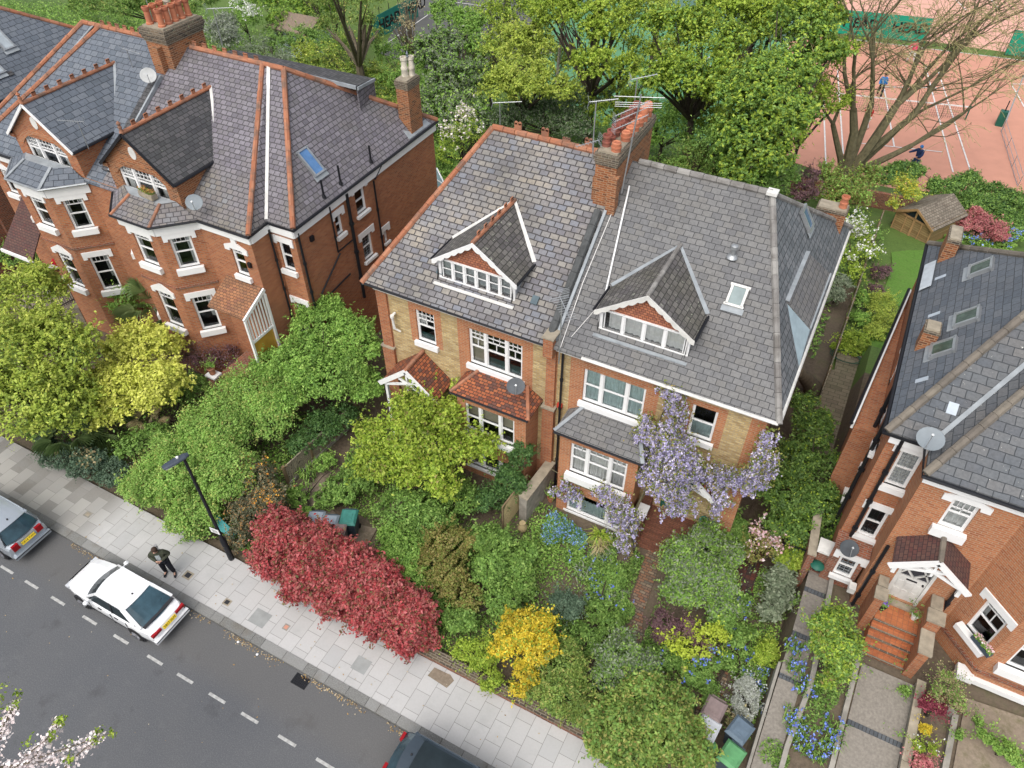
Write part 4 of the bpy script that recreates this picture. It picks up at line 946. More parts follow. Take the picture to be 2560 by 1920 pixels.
# ================================================================= LEFT PAIR
H1=thing('semi_detached_house','red brick pair of houses on the left with gabled dormers and terracotta ridges','house',(-25.7,16,0))
mx=lambda x:-51.4-x
GY=15.5
ww=M()
def h1half(m,tag):
    X=(lambda x:x) if not m else mx
    def FC(a,b):   # face between two plan points, kept facing out when mirrored
        a=(X(a[0]),a[1]); b=(X(b[0]),b[1]); return Face(b,a) if m else Face(a,b)
    sl=SL_BLUE if m else SL_PURP
    # bay
    c0,c1,c2,c3=(-24.85,GY),(-23.75,14.4),(-21.95,14.4),(-20.9,GY)
    FA=FC(c0,c1);FB=FC(c1,c2);FCc=FC(c2,c3)
    def op(f,s0,s1,z0,z1): return (f.L-s1,f.L-s0,z0,z1) if m else (s0,s1,z0,z1)
    bw=[]
    oB=[(.48,1.32,5.5,6.82),(.48,1.32,2.5,4.2)]
    oC=[(.36,1.1,5.5,6.82),(.36,1.1,2.5,4.15)]
    oB=[op(FB,*q) for q in oB]; oC=[op(FCc,*q) for q in oC]; oA=[op(FA,FA.L-q[1] if 0 else .42,1.15,q[2],q[3]) for q in [(0,0,5.5,6.82),(0,0,2.5,4.2)]]
    for f,o_ in ((FA,oA),(FB,oB),(FCc,oC)): fwall(ww,f,-.5,7.2,o_,0,depth=.16)
    for f,o_,cu in ((FA,oA,None),(FB,oB,'c'),(FCc,oC,'c')):
        for i,q in enumerate(o_):
            window(H1,f,q,top=.2,grid=(4,1),curtain=[('c',.74,1,0,1),('c',0,.2,0,1)] if i==0 or f is FB else [('c',.7,1,.3,1)],lintel='tri' if (i==1 and f is FB) else 'flat',sill=.16,sillh=.24,sillw=.12)
    # string courses
    sc=M()
    for f in (FA,FB,FCc): fbox(sc,f,0,f.L,7.0,7.38,-.02,.06)
    sc.build('cornice',WHITE,H1)
    sc=M()
    for f in (FA,FB,FCc): fbox(sc,f,0,f.L,4.62,4.70,-.02,.04)
    sc.build('string_course',REDDK,H1)
    # facade beside the bay and return
    f=FC((-20.9,GY),(-18.5,GY)); wz=op(f,1.28,1.85,5.45,6.6)
    fwall(ww,f,-.5,7.35,[wz],0); window(H1,f,wz,top=.2,grid=(3,1),lintel='ped',sill=.13,sillh=.2,sillw=.1)
    fwall(ww,FC((-18.5,GY),(-18.5,16.5)),-.5,7.35,(),0)
    f=FC((-18.5,16.5),(-17.4,16.5)); wz=op(f,.25,.78,5.5,6.72); wz2=op(f,.35,.85,2.6,4.0)
    fwall(ww,f,-.5,7.35,[wz,wz2],0); window(H1,f,wz,leaded=5,lintel='flat',sill=.12,sillh=.2); window(H1,f,wz2,lintel='flat',sill=.1)
    f=FC((-17.4,16.5),(-17.4,25.8))
    ops=[] if m else [(20.05-16.5,20.68-16.5,6.02,7.1),(20.05-16.5,20.68-16.5,3.85,5.0),(18.72-16.5,19.1-16.5,5.85,6.7),(21.5-16.5,21.72-16.5,3.9,4.5)]
    fwall(ww,f,-.5,7.35,ops,0)
    if not m:
        window(H1,f,ops[0],lintel='flat',sill=.12,sillh=.12); window(H1,f,ops[1],lintel='flat',leaded=4,sill=.12,sillh=.12); window(H1,f,ops[2],lintel='flat',sill=.1,sillh=.16); window(H1,f,ops[3],lintel='flat',sill=.08,sillh=.1)
    fwall(ww,FC((-25.7,GY),(-24.85,GY)),-.5,7.6,(),0)
    # gable
    cx=-23.15; hw=1.7
    A=X(cx-hw),X(cx+hw)
    f=FC((cx-hw,GY),(cx+hw,GY)); o_=op(f,.55,2.85,7.72,8.72)
    gm=0 if m else 3
    fwall(ww,f,7.2,8.8,[o_],gm,depth=.16)
    ww.poly([f.p(0,8.8),f.p(2*hw,8.8),f.p(hw,10.08)],gm)
    for s_ in (0,2*hw):  # shoulders
        fbox(ww,f,s_-.12 if s_ else -.14,s_+.14 if s_ else .12,8.52,8.66,-.25,.08,gm)
    for sx in (cx-hw,cx+hw):
        x=X(sx); a=[(x,GY,7.2),(x,GY,8.8),(x,18.0,8.8),(x,16.0,7.2)]
        out=(sx>cx)!=m
        ww.poly([Vector(p) for p in (a if not out else a[::-1])],gm)
    w_=window(H1,f,o_,lights=(.8,1,.8),top=.38,grid=(4,2),curtain=[('c',.05,.2,0,1),('c',.8,.95,0,1)],sill=.1,sillh=.3,sillw=.08)
    ar=M()
    for i in range(15):
        t0=math.pi*(.12+.76*i/15); t1=math.pi*(.12+.76*(i+1)/15)
        R1_,R2_=1.35,1.62; cc=f.p(hw,8.0,.03)
        P_=lambda r,t:cc+f.e*(-math.cos(t)*r)+V(0,0,math.sin(t)*r*.66)
        ar.slab([P_(R1_,t0),P_(R1_,t1),P_(R2_,t1),P_(R2_,t0)][::-1],.05,0,-f.n)
    ar.build('brick_arch',REDOR if m else CHIM,H1)
    rd=M(); cc=f.p(hw,9.4,.02); n=20
    rd.slab([cc+f.e*(.17*math.cos(2*math.pi*i/n))+V(0,0,.24*math.sin(2*math.pi*i/n)) for i in range(n)],.04,0,-f.n); rd.build('gable_roundel',WHITED,H1)
    # gable roof
    YR=lambda z:15.4+(z-7.5)/.639
    r=M(); ap=V(X(cx),GY-.12,10.18); bk=V(X(cx),YR(10.18)+.05,10.18)
    for sx in (-1,1):
        x=X(cx+sx*(hw+.1)); q=[V(x,GY-.12,8.72),ap,bk,V(x,YR(8.72)+.5,8.72)]
        n=(q[1]-q[0]).cross(q[2]-q[0]); q=q if n.z>0 else q[::-1]; r.slab(q,.06)
    g_=r.build('gable_roof',SL_BLUE if m else SL_DARK,H1)
    rr=M(); ridge_run(rr,ap,bk,.075,.35); crest(rr,ap+V(0,.3,0),bk,7,.13,.17)
    rr.lathe([(.08,0),(.05,.1),(.07,.2),(.04,.25),(.08,.32),(.02,.4)],ap+V(0,.02,.03),8); rr.build('ridge_tiles',RIDGE,g_,True)
    vb=M(); 
    for sx in (-1,1): vb.beam(V(X(cx+sx*(hw+.13)),GY-.16,8.64),V(X(cx),GY-.16,10.14),.05,.10)
    vb.build('verge',WHITE if m else BLACK,g_)
    fl=M(); x=X(cx+hw) if not m else mx(cx-hw); fl.beam(V(mx(cx-hw) if m else cx+hw+.1,YR(8.72)+.3,8.8),bk+V(0,0,.05),.10,.06); fl.build('flashing',WHITED if not m else LEAD,g_)
    gutter(g_,[V(X(cx+hw+.13),GY-.15,8.66),V(X(cx+hw+.13),YR(8.66)+.1,8.66)],BLACK,.05); gutter(g_,[V(X(cx-hw-.13),GY-.15,8.66),V(X(cx-hw-.13),YR(8.66)+.1,8.66)],BLACK,.05)
    # bay roof
    b=M(); e0=[V(X(-25.0),GY-.1,7.45),V(X(-23.8),14.2,7.45),V(X(-21.9),14.2,7.45),V(X(-20.7),GY-.1,7.45)]; t0=[V(X(-24.3),GY-.03,7.9),V(X(-23.6),15.1,7.88),V(X(-22.1),15.1,7.88),V(X(-21.7),GY-.03,7.9)]
    for q,k in (([e0[0],e0[1],t0[1],t0[0]],0),([e0[1],e0[2],t0[2],t0[1]],0),([e0[2],e0[3],t0[3],t0[2]],0),([t0[0],t0[1],t0[2],t0[3]],1)):
        n=(q[1]-q[0]).cross(q[2]-q[0]); q=q if n.z>0 else q[::-1]; b.slab(q,.05,k)
    br=b.build('bay_roof',[SL_BLUE if m else SL_PURP,LEAD],H1); hp=M()
    for i in (1,2):
        if m: hp.beam(e0[i]+V(0,0,.03),t0[i]+V(0,0,.03),.13,.03)
        else: ridge_run(hp,e0[i],t0[i],.06,.28,.01)
    hp.build('hip_cover',LEAD if m else RIDGE,br); gutter(br,[p+V(0,-.04,0) for p in e0],BLACK if not m else METAL,.045)
    # main roof
    P1=V(X(-18.4),15.4,7.5);Vf=V(X(-18.5),16.45,7.5);Pf=V(X(-17.3),16.45,7.5);T1=V(X(-21.4),20.8,10.95);Tv=V(X(-21.1),20.8,10.95);T2=V(X(-20.4),20.8,10.95);Bk=V(X(-17.3),26,7.5)
    pol=[([V(-25.7,15.4,7.5),P1,T1,V(-25.7,20.8,10.95)],0),([P1,Vf,Tv,T1],0),([Vf,Pf,T2,Tv],0),([Pf,Bk,T2],0),([Bk,V(-25.7,26,7.5),V(-25.7,20.8,10.95),T2],0)]
    out=[]
    for q,k in pol:
        n=(q[1]-q[0]).cross(q[2]-q[0]); out.append((q if n.z>0 else q[::-1],k))
    roofpart(H1,out,mats=[sl])
    hp=M(); ridge_run(hp,P1,T1,.10,.42,.02); ridge_run(hp,Pf,T2,.10,.42,.02); ridge_run(hp,Bk,T2,.10,.42,.02); ridge_run(hp,T2,V(-25.7 if m else -25.0,20.8,10.95),.10,.42); crest(hp,V(-25,20.8,10.97) if not m else V(-27,20.8,10.97),T1,7,.14,.2)
    hp.build('ridge_tiles',RIDGE,H1,True)
    va=M(); va.beam(Vf+V(0,0,.05),Tv+V(0,0,.06),.13,.03); va.build('valley_lead',WHITED if not m else LEAD,H1)
    fa=M()
    for a,b_ in (((-20.9,GY-.06),(-18.44,GY-.06)),((-18.44,GY-.0),(-18.44,16.44)),((-18.44,16.44),(-17.34,16.44)),((-17.34,16.44),(-17.34,25.9))): fa.beam(V(X(a[0]),a[1],7.22),V(X(b_[0]),b_[1],7.22),.07,.26)
    fa.build('fascia',WHITE,H1)
    gutter(H1,[V(X(-20.7),15.33,7.45),V(X(-18.36),15.33,7.45),V(X(-18.4),16.38,7.45),V(X(-17.25),16.38,7.45),V(X(-17.25),26,7.45)],BLACK,.05)
h1half(False,'R'); h1half(True,'L')
ww.build('wall',[RED,DKINT,REDOR,CHIM],H1)
# party gutter and the great stack
pv=M(); pv.beam((-25.75,15.9,7.9),(-25.8,19.5,10.15),.35,.10); pv.build('party_tiles',SL_DARK,H1)
pv=M(); pv.beam((-25.5,15.9,7.95),(-25.55,19.5,10.2),.08,.14); pv.build('lead_strip',LEAD,H1)
S1=stack(H1,-26.3,-25.15,19.9,21.75,9.0,11.8,CHIM,.5,oversail=.14)
b_=M(); b_.box((-25.95,19.65,9.2),(-25.5,20.0,11.2)); b_.build('chimney_breast',CHIM,S1)
for j in range(2):
    for i in range(5): pot(S1,(-26.05+.62*j,20.15+i*.34,11.86),.62,.125,POT if (i,j)!=(3,0) else BUFF,0 if (i,j)!=(3,0) else 1)
S2=stack(H1,-17.95,-17.38,24.2,25.05,7.3,9.75,CHIM,.32,oversail=.05)
pot(S2,(-17.75,24.65,9.8),.75,.13,BUFF,1); pot(S2,(-17.55,24.85,9.8),.75,.12,BUFF,1)
sd=M(); sd.slab([V(-17.3,23.9,7.56),V(-17.3,25.5,7.56),V(-18.2,25.2,8.3),V(-18.2,23.9,8.4)],.05); sd.build('chimney_flashing',LEAD,S2)
# rear dormer beyond the ridge
rd=M(); rd.slab([V(-24.6,21.3,10.6),V(-18.6,22.6,10.0),V(-18.8,24.0,9.75),V(-24.6,22.6,10.35)],.08); rdo=rd.build('rear_dormer',SL_DARK,H1)
rd=M(); rd.slab([V(-18.62,22.65,9.98),V(-18.62,22.65,7.9),V(-18.82,24.0,7.9),V(-18.82,24.0,9.7)],.06,0,(-1,0,0)); rd.build('dormer_cheek',SL_PURP,rdo)
rd=M(); rd.beam(V(-22.5,21.75,10.42),V(-18.6,22.55,9.95),.05,.14); rd.beam(V(-18.56,22.6,9.9),V(-18.78,24.0,9.7),.05,.12); rd.build('fascia',LEAD,rdo)
rooflight(H1,V(-18.27,18.95,8.62),(0,1,0),(-3.1,0,3.45),.5,1.0,METAL,plain('skylight_blue_glass',(.12,.25,.48),.12,var=.3))
# side pipes
for y0,top,bot,r_ in ((18.46,7.3,5.3,.035),(19.5,7.3,2.4,.07),(21.2,7.0,3.0,.04)): pipe(H1,[(-17.3,y0,top),(-17.3,y0,bot)],r_)
pipe(H1,[(-17.32,21.3,7.0),(-17.32,21.9,8.0-.6)],.035); pipe(H1,[(-17.32,18.5,5.3),(-17.32,19.4,5.3)],.03)
pipe(H1,[(-17.3,18.55,5.2),(-17.3,17.1,4.2),(-17.3,17.1,3.85),(-17.3,18.9,4.0)],.035); pipe(H1,[(-17.33,16.65,7.2),(-17.33,16.65,.2)],.045); pipe(H1,[(-18.4,16.35,7.2),(-18.4,16.35,.5)],.04)
for y_,z_,h_ in ((18.44,7.66,.7),(19.46,7.7,.75),(21.4,7.66,.7)):
    v_=M(); v_.tube([(-17.45,y_,z_-.4),(-17.45,y_,z_+h_)],.04,8); v_.lathe([(.09,0),(.05,.12)],(-17.45,y_,z_),8); v_.build('vent_pipe',BLACK,H1,True)
tb=M()
for y_,z_ in ((17.2,6.5),): tb.box((-17.39,y_,z_),(-17.3,y_+.18,z_+.2))
tb.box((-18.9,15.4,6.0),(-18.76,15.49,6.2)); tb.build('wall_vent',BLACK,H1)
# porch of the right-hand half
pr=M(); pr.slab([V(-20.3,14.25,4.55),V(-18.55,14.25,4.55),V(-18.6,15.5,5.15),V(-20.3,15.5,5.15)],.07); pro=pr.build('porch_roof',CLAYBR,H1)
pb=M(); pb.beam(V(-18.5,14.2,4.5),V(-18.5,15.5,5.1),.07,.14); pb.beam(V(-18.5,14.25,2.2),V(-18.5,14.25,4.5),.09,.09)
for i in range(8): y_=14.4+i*.15; pb.beam(V(-18.5,y_,3.4),V(-18.5,y_,4.5+(y_-14.2)*.45),.03,.06)
pb.beam(V(-18.5,14.25,3.4),V(-18.5,15.5,3.4),.06,.10); pb.beam(V(-18.5,15.45,2.2),V(-18.5,15.45,4.9),.09,.09); pb.build('porch_screen',WHITE,H1)
pd=M(); pd.box((-18.6,14.35,1.3),(-18.55,15.4,3.3)); pd.build('porch_door',plain('yellow_door',(.62,.36,.06),.5),H1)
pf=M(); pf.box((-20.6,13.3,-.3),(-18.3,15.48,1.2)); pf.build('porch_floor',REDDK,H1)
for a,b_ in (((-20.5,13.2),(-20.0,13.6)),((-18.9,13.1),(-18.35,13.5))):
    pc=M(); pc.box((a[0]+.05,a[1]+.05,-.3),(b_[0]-.05,b_[1]-.05,1.7)); po=pc.build('pillar',REDDK,H1); pc=M(); pc.box((a[0],a[1],1.7),(b_[0],b_[1],1.78)); pc.build('pillar_cap',WHITE,po)
# porch between left bay and next house
pr=M(); pr.slab([V(-31.6,13.7,3.9),V(-29.7,13.7,3.9),V(-29.9,15.4,5.5),V(-31.5,15.4,5.5)],.07); pr.build('porch_roof',CLAYDK,H1); pb=M(); pb.beam(V(-31.6,13.65,3.85),V(-29.7,13.65,3.85),.08,.14); pb.beam(V(-29.7,13.65,2.),V(-29.7,13.65,3.85),.09,.09); pb.build('bargeboard',WHITE,H1)
# ================================================================= FAR LEFT HOUSE
H0=thing('semi_detached_house','red brick house at the far left edge with blue slate roof and two roof windows','house',(-42,17,0))
w0=M(); fx=-36.0
oo=[(.9,1.6,3.0,4.2)]
fwall(w0,Face((-50,16.2),(fx,16.2)),-.5,7.3,[(12.3,13.2,3.2,4.6)],0); fwall(w0,Face((fx,16.2),(fx,26)),-.5,7.3,(),0)
w0.box((-38.2,14.8,-.5),(-36.2,16.19,5.6),0)
w0.build('wall',[REDDK,DKINT],H0); window(H0,Face((-50,16.2),(fx,16.2)),(12.3,13.2,3.2,4.6),lintel='flat')
E1=V(fx+.1,16.0,7.5);E2=V(fx+.1,26.3,7.5);T_=V(fx-3.2,21.1,10.6)
roofpart(H0,[([V(-52,16,7.5),E1,T_,V(-52,21.1,10.6)],0),([E1,E2,T_],0),([E2,V(-52,26.3,7.5),V(-52,21.1,10.6),T_],0)],mats=[SL_BLUE])
hp=M(); ridge_run(hp,E1,T_,.09,.4); ridge_run(hp,E2,T_,.09,.4); ridge_run(hp,T_,V(-52,21.1,10.6),.09,.4); hp.build('ridge_tiles',RIDGE,H0,True)
fa=M(); fa.beam(V(fx+.06,16,7.2),V(fx+.06,26.2,7.2),.08,.3); fa.beam(V(-52,16.0,7.2),V(fx+.06,16.0,7.2),.08,.3); fa.build('fascia',WHITE,H0); gutter(H0,[(-52,15.95,7.45),(fx+.15,15.95,7.45),(fx+.15,26.3,7.45)],BLACK,.05)
nrm=V(3.1,0,3.3)
for (y_,t_) in ((20.9,.52),(19.6,.33)):
    p=V(fx+.1-3.3*t_,y_,7.5+3.1*t_+.04); rooflight(H0,p,(0,1,0),(-3.3,0,3.1),.5,1.05,METAL,plain('clouded_glass',(.42,.47,.5),.25))
v_=M(); v_.obox(V(fx+.1-3.3*.18,20.0,7.5+3.1*.18+.06),(0,1,0),(-3.3,0,3.1),nrm,.12,.1,.03); v_.build('roof_vent',SL_DARK,H0)
pipe(H0,[(-37.2,14.75,5.5),(-36.9,14.75,.5)],.04)
# ================================================================= RIGHT HOUSE
H3=thing('detached_house','red brick house at the right edge with grey slate hipped roof and white lintels','house',(6,17,0))
w3=M()
f=Face((2.65,16.2),(3.62,16.2)); o1=(.40,.95,5.5,6.9); o2=(.40,.93,3.1,4.42)
fwall(w3,f,-.5,7.4,[o1,o2],0,zone=None); 
window(H3,f,o1,leaded=6,lintel='flat',sill=.14,sillh=.2,sillw=.07,curtain=[('c',0,1,0,1)]); window(H3,f,o2,leaded=5,lintel='flat',sill=.14,sillh=.28,sillw=.07)
fwall(w3,Face((3.62,16.2),(3.62,15.2)),-.5,7.4,(),2)
fm=Face((3.62,15.2),(6.0,15.2)); o3=(.82,1.44,5.72,6.82); od=(.66,1.57,2.1,4.0)
fwall(w3,fm,-.5,7.4,[o3,od],2)
window(H3,fm,o3,top=.35,grid=(4,1,1),lintel='ped',sill=.16,sillh=.30,curtain=[('c',0,1,0,1)])
dr=M(); a,b,c,d=od; fbox(dr,fm,a,a+.08,c,d,-.14,.0); fbox(dr,fm,b-.08,b,c,d,-.14,.0); fbox(dr,fm,a,b,d-.08,d,-.14,.0); fbox(dr,fm,a+.08,b-.08,c,c+1.1,-.12,-.07)
for i in range(2):
    for j in range(3): fbox(dr,fm,a+.14+j*.22,a+.3+j*.22,c+.15+i*.4,c+.45+i*.4,-.08,-.055)
m0=(a+b)/2
for p,q in (((a+.08,c+1.15),(m0,d-.08)),((m0,d-.08),(b-.08,c+1.15)),((a+.08,d-.35),(m0,c+1.1)),((m0,c+1.1),(b-.08,d-.35))): dr.beam(fm.p(p[0],p[1],-.08),fm.p(q[0],q[1],-.08),.04,.05)
dd=dr.build('front_door',WHITED,H3); dg=M(); dg.poly([fm.p(a+.08,c+1.1,-.10),fm.p(b-.08,c+1.1,-.10),fm.p(b-.08,d-.08,-.10),fm.p(a+.08,d-.08,-.10)]); dg.build('pane',plain('dark_door_glass',(.06,.06,.07),.15),dd)
dl=M(); fbox(dl,fm,m0-.14,m0+.14,c+.95,c+1.0,-.07,-.05); dl.tube([fm.p(b-.15,c+.95,-.07),fm.p(b-.15,c+.95,-.02)],.03,8); dl.build('letter_slot',BLACK,dd)
fk=Face((6.0,15.2),(7.0,14.2)); ok_=(.48,1.2,2.62,4.05)
fwall(w3,fk,-.5,7.4,[ok_],2); window(H3,fk,ok_,top=.18,grid=(4,1,1),lintel='flat',sill=.22,sillh=.2,sillw=.12,curtain=[('c',0,.25,.4,1)])
fn=Face((7.0,14.2),(9.5,14.2)); on_=[(.4,2.0,2.5,4.1),(.4,2.0,5.5,6.9),(.3,2.3,.35,1.2)]
fwall(w3,fn,-.5,7.4,on_,2); window(H3,fn,on_[0],lights=(1,1),top=.3,grid=(3,1),sill=.2,sillh=.3,sillw=.15); window(H3,fn,on_[1],lights=(1,1),sill=.2,sillh=.5,sillw=.15); window(H3,fn,on_[2],lights=(1,1),meet=.7,sill=.12,sillh=.06,curtain=[('g',0,1,0,1)])
fl_=Face((2.65,26),(2.65,16.2)); fo=[(26-19.2,26-18.5,5.0,6.4),(26-17.5,26-17.1,5.6,6.9),(26-21.2,26-20.6,5.0,6.2),(26-18.3,26-17.8,2.6,3.7)]
fwall(w3,fl_,-1,7.4,fo,0)
for q in fo: window(H3,fl_,q,lintel='flat',sill=.14)
w3.build('wall',[RED,DKINT,REDOR],H3)
hc=M(); hc.box((6.62,14.0,1.28),(7.05,14.4,1.5)); fbox(hc,fn,0,2.5,1.25,1.45,0,.14); hc.build('window_hood',WHITE,H3)
cn=M(); fbox(cn,fk,0,fk.L,1.72,1.84,-.02,.06); fbox(cn,fn,0,2.5,1.72,1.84,-.02,.06); cn.build('string_course',REDDK,H3)
# rear wing
rw=M(); rw.slab([V(2.0,18.3,5.2),V(2.64,18.3,5.2),V(2.64,25.9,5.2)],7); rw.build('rear_wing',RED,H3); rw=M(); rw.beam((1.94,18.3,5.25),(2.62,26.0,5.25),.07,.26); rw.build('fascia',WHITE,H3); gutter(H3,[(1.88,18.25,5.35),(2.57,26.05,5.35)],BLACK,.055)

a0=V(2.5,16.05,7.5);a1=V(3.55,16.05,7.5);va=V(6.65,20.9,10.7);h1=V(5.6,20.9,10.7);h2=V(6.65,19.85,10.7);b0=V(3.55,15.0,7.5);bk=V(2.5,25.7,7.5)
pol=[([a0,a1,va,h1],1),([a1,b0,h2,va],1),([b0,V(14,15,7.5),V(14,19.85,10.7),h2],1),([bk,a0,h1],0),([V(14,25.7,7.5),bk,h1,V(14,20.9,10.7)],0),([h2,V(14,19.85,10.7),V(14,20.9,10.7),va],0)]
out=[]
for q,k in pol:
    n=(q[1]-q[0]).cross(q[2]-q[0]); out.append((q if n.z>0 else q[::-1],k))
roofpart(H3,out,mats=[SL_FAR,SL_LICH])
hp=M(); ridge_run(hp,a0,h1,.11,.45,.0); ridge_run(hp,b0,h2,.11,.45,.0); ridge_run(hp,bk,h1,.10,.45,.0); hp.build('ridge_tiles',RIDGEBR,H3,True)
va_=M(); va_.beam(a1+V(0,0,.05),va+V(0,0,.06),.12,.03); va_.build('valley_lead',LEAD,H3)
fa=M(); fa.beam((2.65,16.12,7.22),(3.6,16.12,7.22),.07,.24); fa.beam((3.6,15.12,7.22),(9.5,15.12,7.22),.07,.26); fa.build('fascia',WHITE,H3)
gutter(H3,[(2.45,25.7,7.45),(2.45,15.98,7.45),(3.45,15.98,7.45),(3.5,14.92,7.45),(10,14.92,7.45)],BLACK,.05)
for y_,z0_,z1_ in ((17.2,7.3,1.5),(18.6,7.2,2.5)): pipe(H3,[(2.55,y_,z0_),(2.55,y_,z1_)],.06)
pipe(H3,[(2.95,16.1,7.3),(2.95,16.1,1.5)],.055); pipe(H3,[(3.72,15.12,4.3),(3.72,15.12,.2)],.05); pipe(H3,[(5.75,15.1,4.2),(5.75,15.1,.3)],.05)
s3=stack(H3,2.80,3.18,24.05,24.95,7.0,8.72,CHIM,.12,oversail=.02); s4=stack(H3,2.7,3.10,19.36,19.86,7.2,8.5,CHIM,.10,oversail=.02)
for c_ in (s3,s4): pass
lf=M(); lf.slab([V(2.5,22.6,7.62),V(2.5,24.1,7.62),V(2.75,24.1,7.9),V(2.75,22.6,7.9)][::-1],.03); lf.build('chimney_flashing',plain('white_lead',(.55,.6,.64),.6),H3)
slp=V(2.1,0,2.2).normalized()
for y_,x_,z_ in ((22.6,3.8,8.83),(20.15,3.66,8.68),(19.0,3.3,8.3)): rooflight(H3,V(x_,y_,z_+.02),(0,1,0),slp,.55,.62,METAL,plain('green_glass',(.09,.13,.10),.15,var=.6,scale=4))
lt=plain('lead_tiles',(.48,.54,.60),.5)
for x_,y_,z_ in ((2.95,23.05,7.93),(2.97,20.97,7.95),(2.97,17.85,7.97)):
    q=M(); q.obox(V(x_,y_,z_+.03),(0,1,0),slp,(-1.05,0,1),.07,.17,.012); q.build('lead_tile',lt,H3)
q=M(); q.obox(V(3.77,16.95,8.1),(1,0,0),(0,1,.667),(0,-.667,1),.12,.16,.012); q.build('lead_tile',lt,H3)
porch(H3,4.72,.92,14.25,15.2,4.72,5.45,CLAYDK,RIDGEBR,4.3)
# tiled steps
TILES=bricks('red_quarry_tiles',[(.42,.14,.055),(.48,.17,.07),(.38,.12,.05)],(.22,.10,.06),w=.15,h=.15,mort=.006,offset=0,stain=.25,bump=.2)
st=M(); st.box((4.2,14.35,.3),(5.35,15.19,2.0),0)
for i in range(4): st.box((4.2,14.35-.17*(i+1),.3),(5.35,14.35-.17*i-.002,2.0-.2*(i+1)),0)
for i in range(5): y_=14.35-.17*i; st.box((4.19,y_-.035,2.0-.2*i-.04),(5.36,y_+.012,2.004-.2*i),1)
st.build('front_steps',[TILES,SOOT],H3)
pl=M(); pl.box((5.36,13.55,.3),(5.62,14.7,2.45),0); pl.box((5.33,14.3,2.45),(5.68,15.19,2.9),0); pl.box((3.95,14.4,.3),(4.19,15.19,2.9),0); pl.build('step_wall',RED,H3)
cp=M(); cp.box((5.3,13.5,2.45),(5.66,14.28,2.53)); cp.box((5.28,14.28,2.9),(5.74,14.7,2.98)); cp.box((5.33,14.72,2.9),(5.64,15.18,2.98)); cp.box((3.9,14.35,2.9),(4.24,14.75,2.98)); cp.box((3.93,14.78,2.9),(4.2,15.15,2.98)); cp.build('wall_coping',STONE,H3)
th=M(); th.box((4.25,15.0,2.0),(5.3,15.19,2.08)); th.build('doorstep',STONE,H3)
# low lean-to at the left with leaded window, gate and wall lamp
lo=M(); fq=Face((2.6,15.6),(3.55,15.6)); oq=(.28,.82,1.65,2.6); fwall(lo,fq,-.3,2.9,[oq],0); lo.box((2.3,15.7,-.3),(2.62,16.1,2.3),0); lo.slab([V(2.6,15.55,2.95),V(3.6,15.55,2.95),V(3.6,16.19,3.0),V(2.6,16.19,3.0)],.06,2); lo.build('lean_to',[REDDK,DKINT,REDDK],H3)
window(H3,fq,oq,leaded=4,lintel='flat',sill=.12,sillh=.14,sillw=.06); cp=M(); cp.box((2.24,15.62,2.3),(2.7,16.15,2.38)); cp.build('pillar_cap',WHITED,H3)
# ================================================================= THINGS
def tomesh(o):
    dg=bpy.context.evaluated_depsgraph_get(); dg.update(); me=bpy.data.meshes.new_from_object(o.evaluated_get(dg)); return me
def textmesh(name,s,size,mat,parent,loc,ex,ey,ext=.002,bold=0.):
    cu=bpy.data.curves.new('txt','FONT'); cu.body=s; cu.size=size; cu.extrude=ext; cu.align_x='CENTER'; cu.align_y='CENTER'; cu.offset=bold
    to=bpy.data.objects.new('txt',cu); COL.objects.link(to); me=tomesh(to); bpy.data.objects.remove(to)
    ex=Vector(ex).normalized(); ey=Vector(ey).normalized(); n=ex.cross(ey); mm=Matrix((ex,ey,n)).transposed().to_4x4(); mm.translation=Vector(loc)-wloc(parent)
    me.transform(mm); me.materials.clear(); me.materials.append(mat); o=bpy.data.objects.new(name,me); COL.objects.link(o); o.parent=parent; return o
CARWH=plain('white_car_paint',(.82,.83,.84),.18,var=.03,coat=1); CARSV=plain('silver_car_paint',(.42,.46,.50),.25,metal=.5,var=.04,coat=1); CARDK=plain('dark_blue_car_paint',(.035,.05,.065),.12,var=.1,coat=1)
CGL=plain('car_glass',(.02,.03,.035),.05,var=.3); CGL2=plain('tinted_car_glass',(.05,.10,.13),.04,var=.7,scale=1.5); TYRE=plain('tyre_rubber',(.02,.02,.02),.8); RIM=plain('alloy_rim',(.5,.5,.52),.3,metal=.8); TRIM=plain('dark_trim',(.03,.03,.035),.6)
REDL=plain('red_lamp_lens',(.35,.01,.015),.2); CLEARL=plain('clear_lamp_lens',(.6,.62,.65),.1); PLATE=plain('yellow_plate',(.80,.58,.03),.5,var=.03); INK=plain('black_ink',(.01,.01,.01),.7)
def surf(mb,rows,mi=0):
    for a,b in zip(rows,rows[1:]):
        for i in range(len(a)-1): mb.poly([a[i],a[i+1],b[i+1],b[i]],mi)
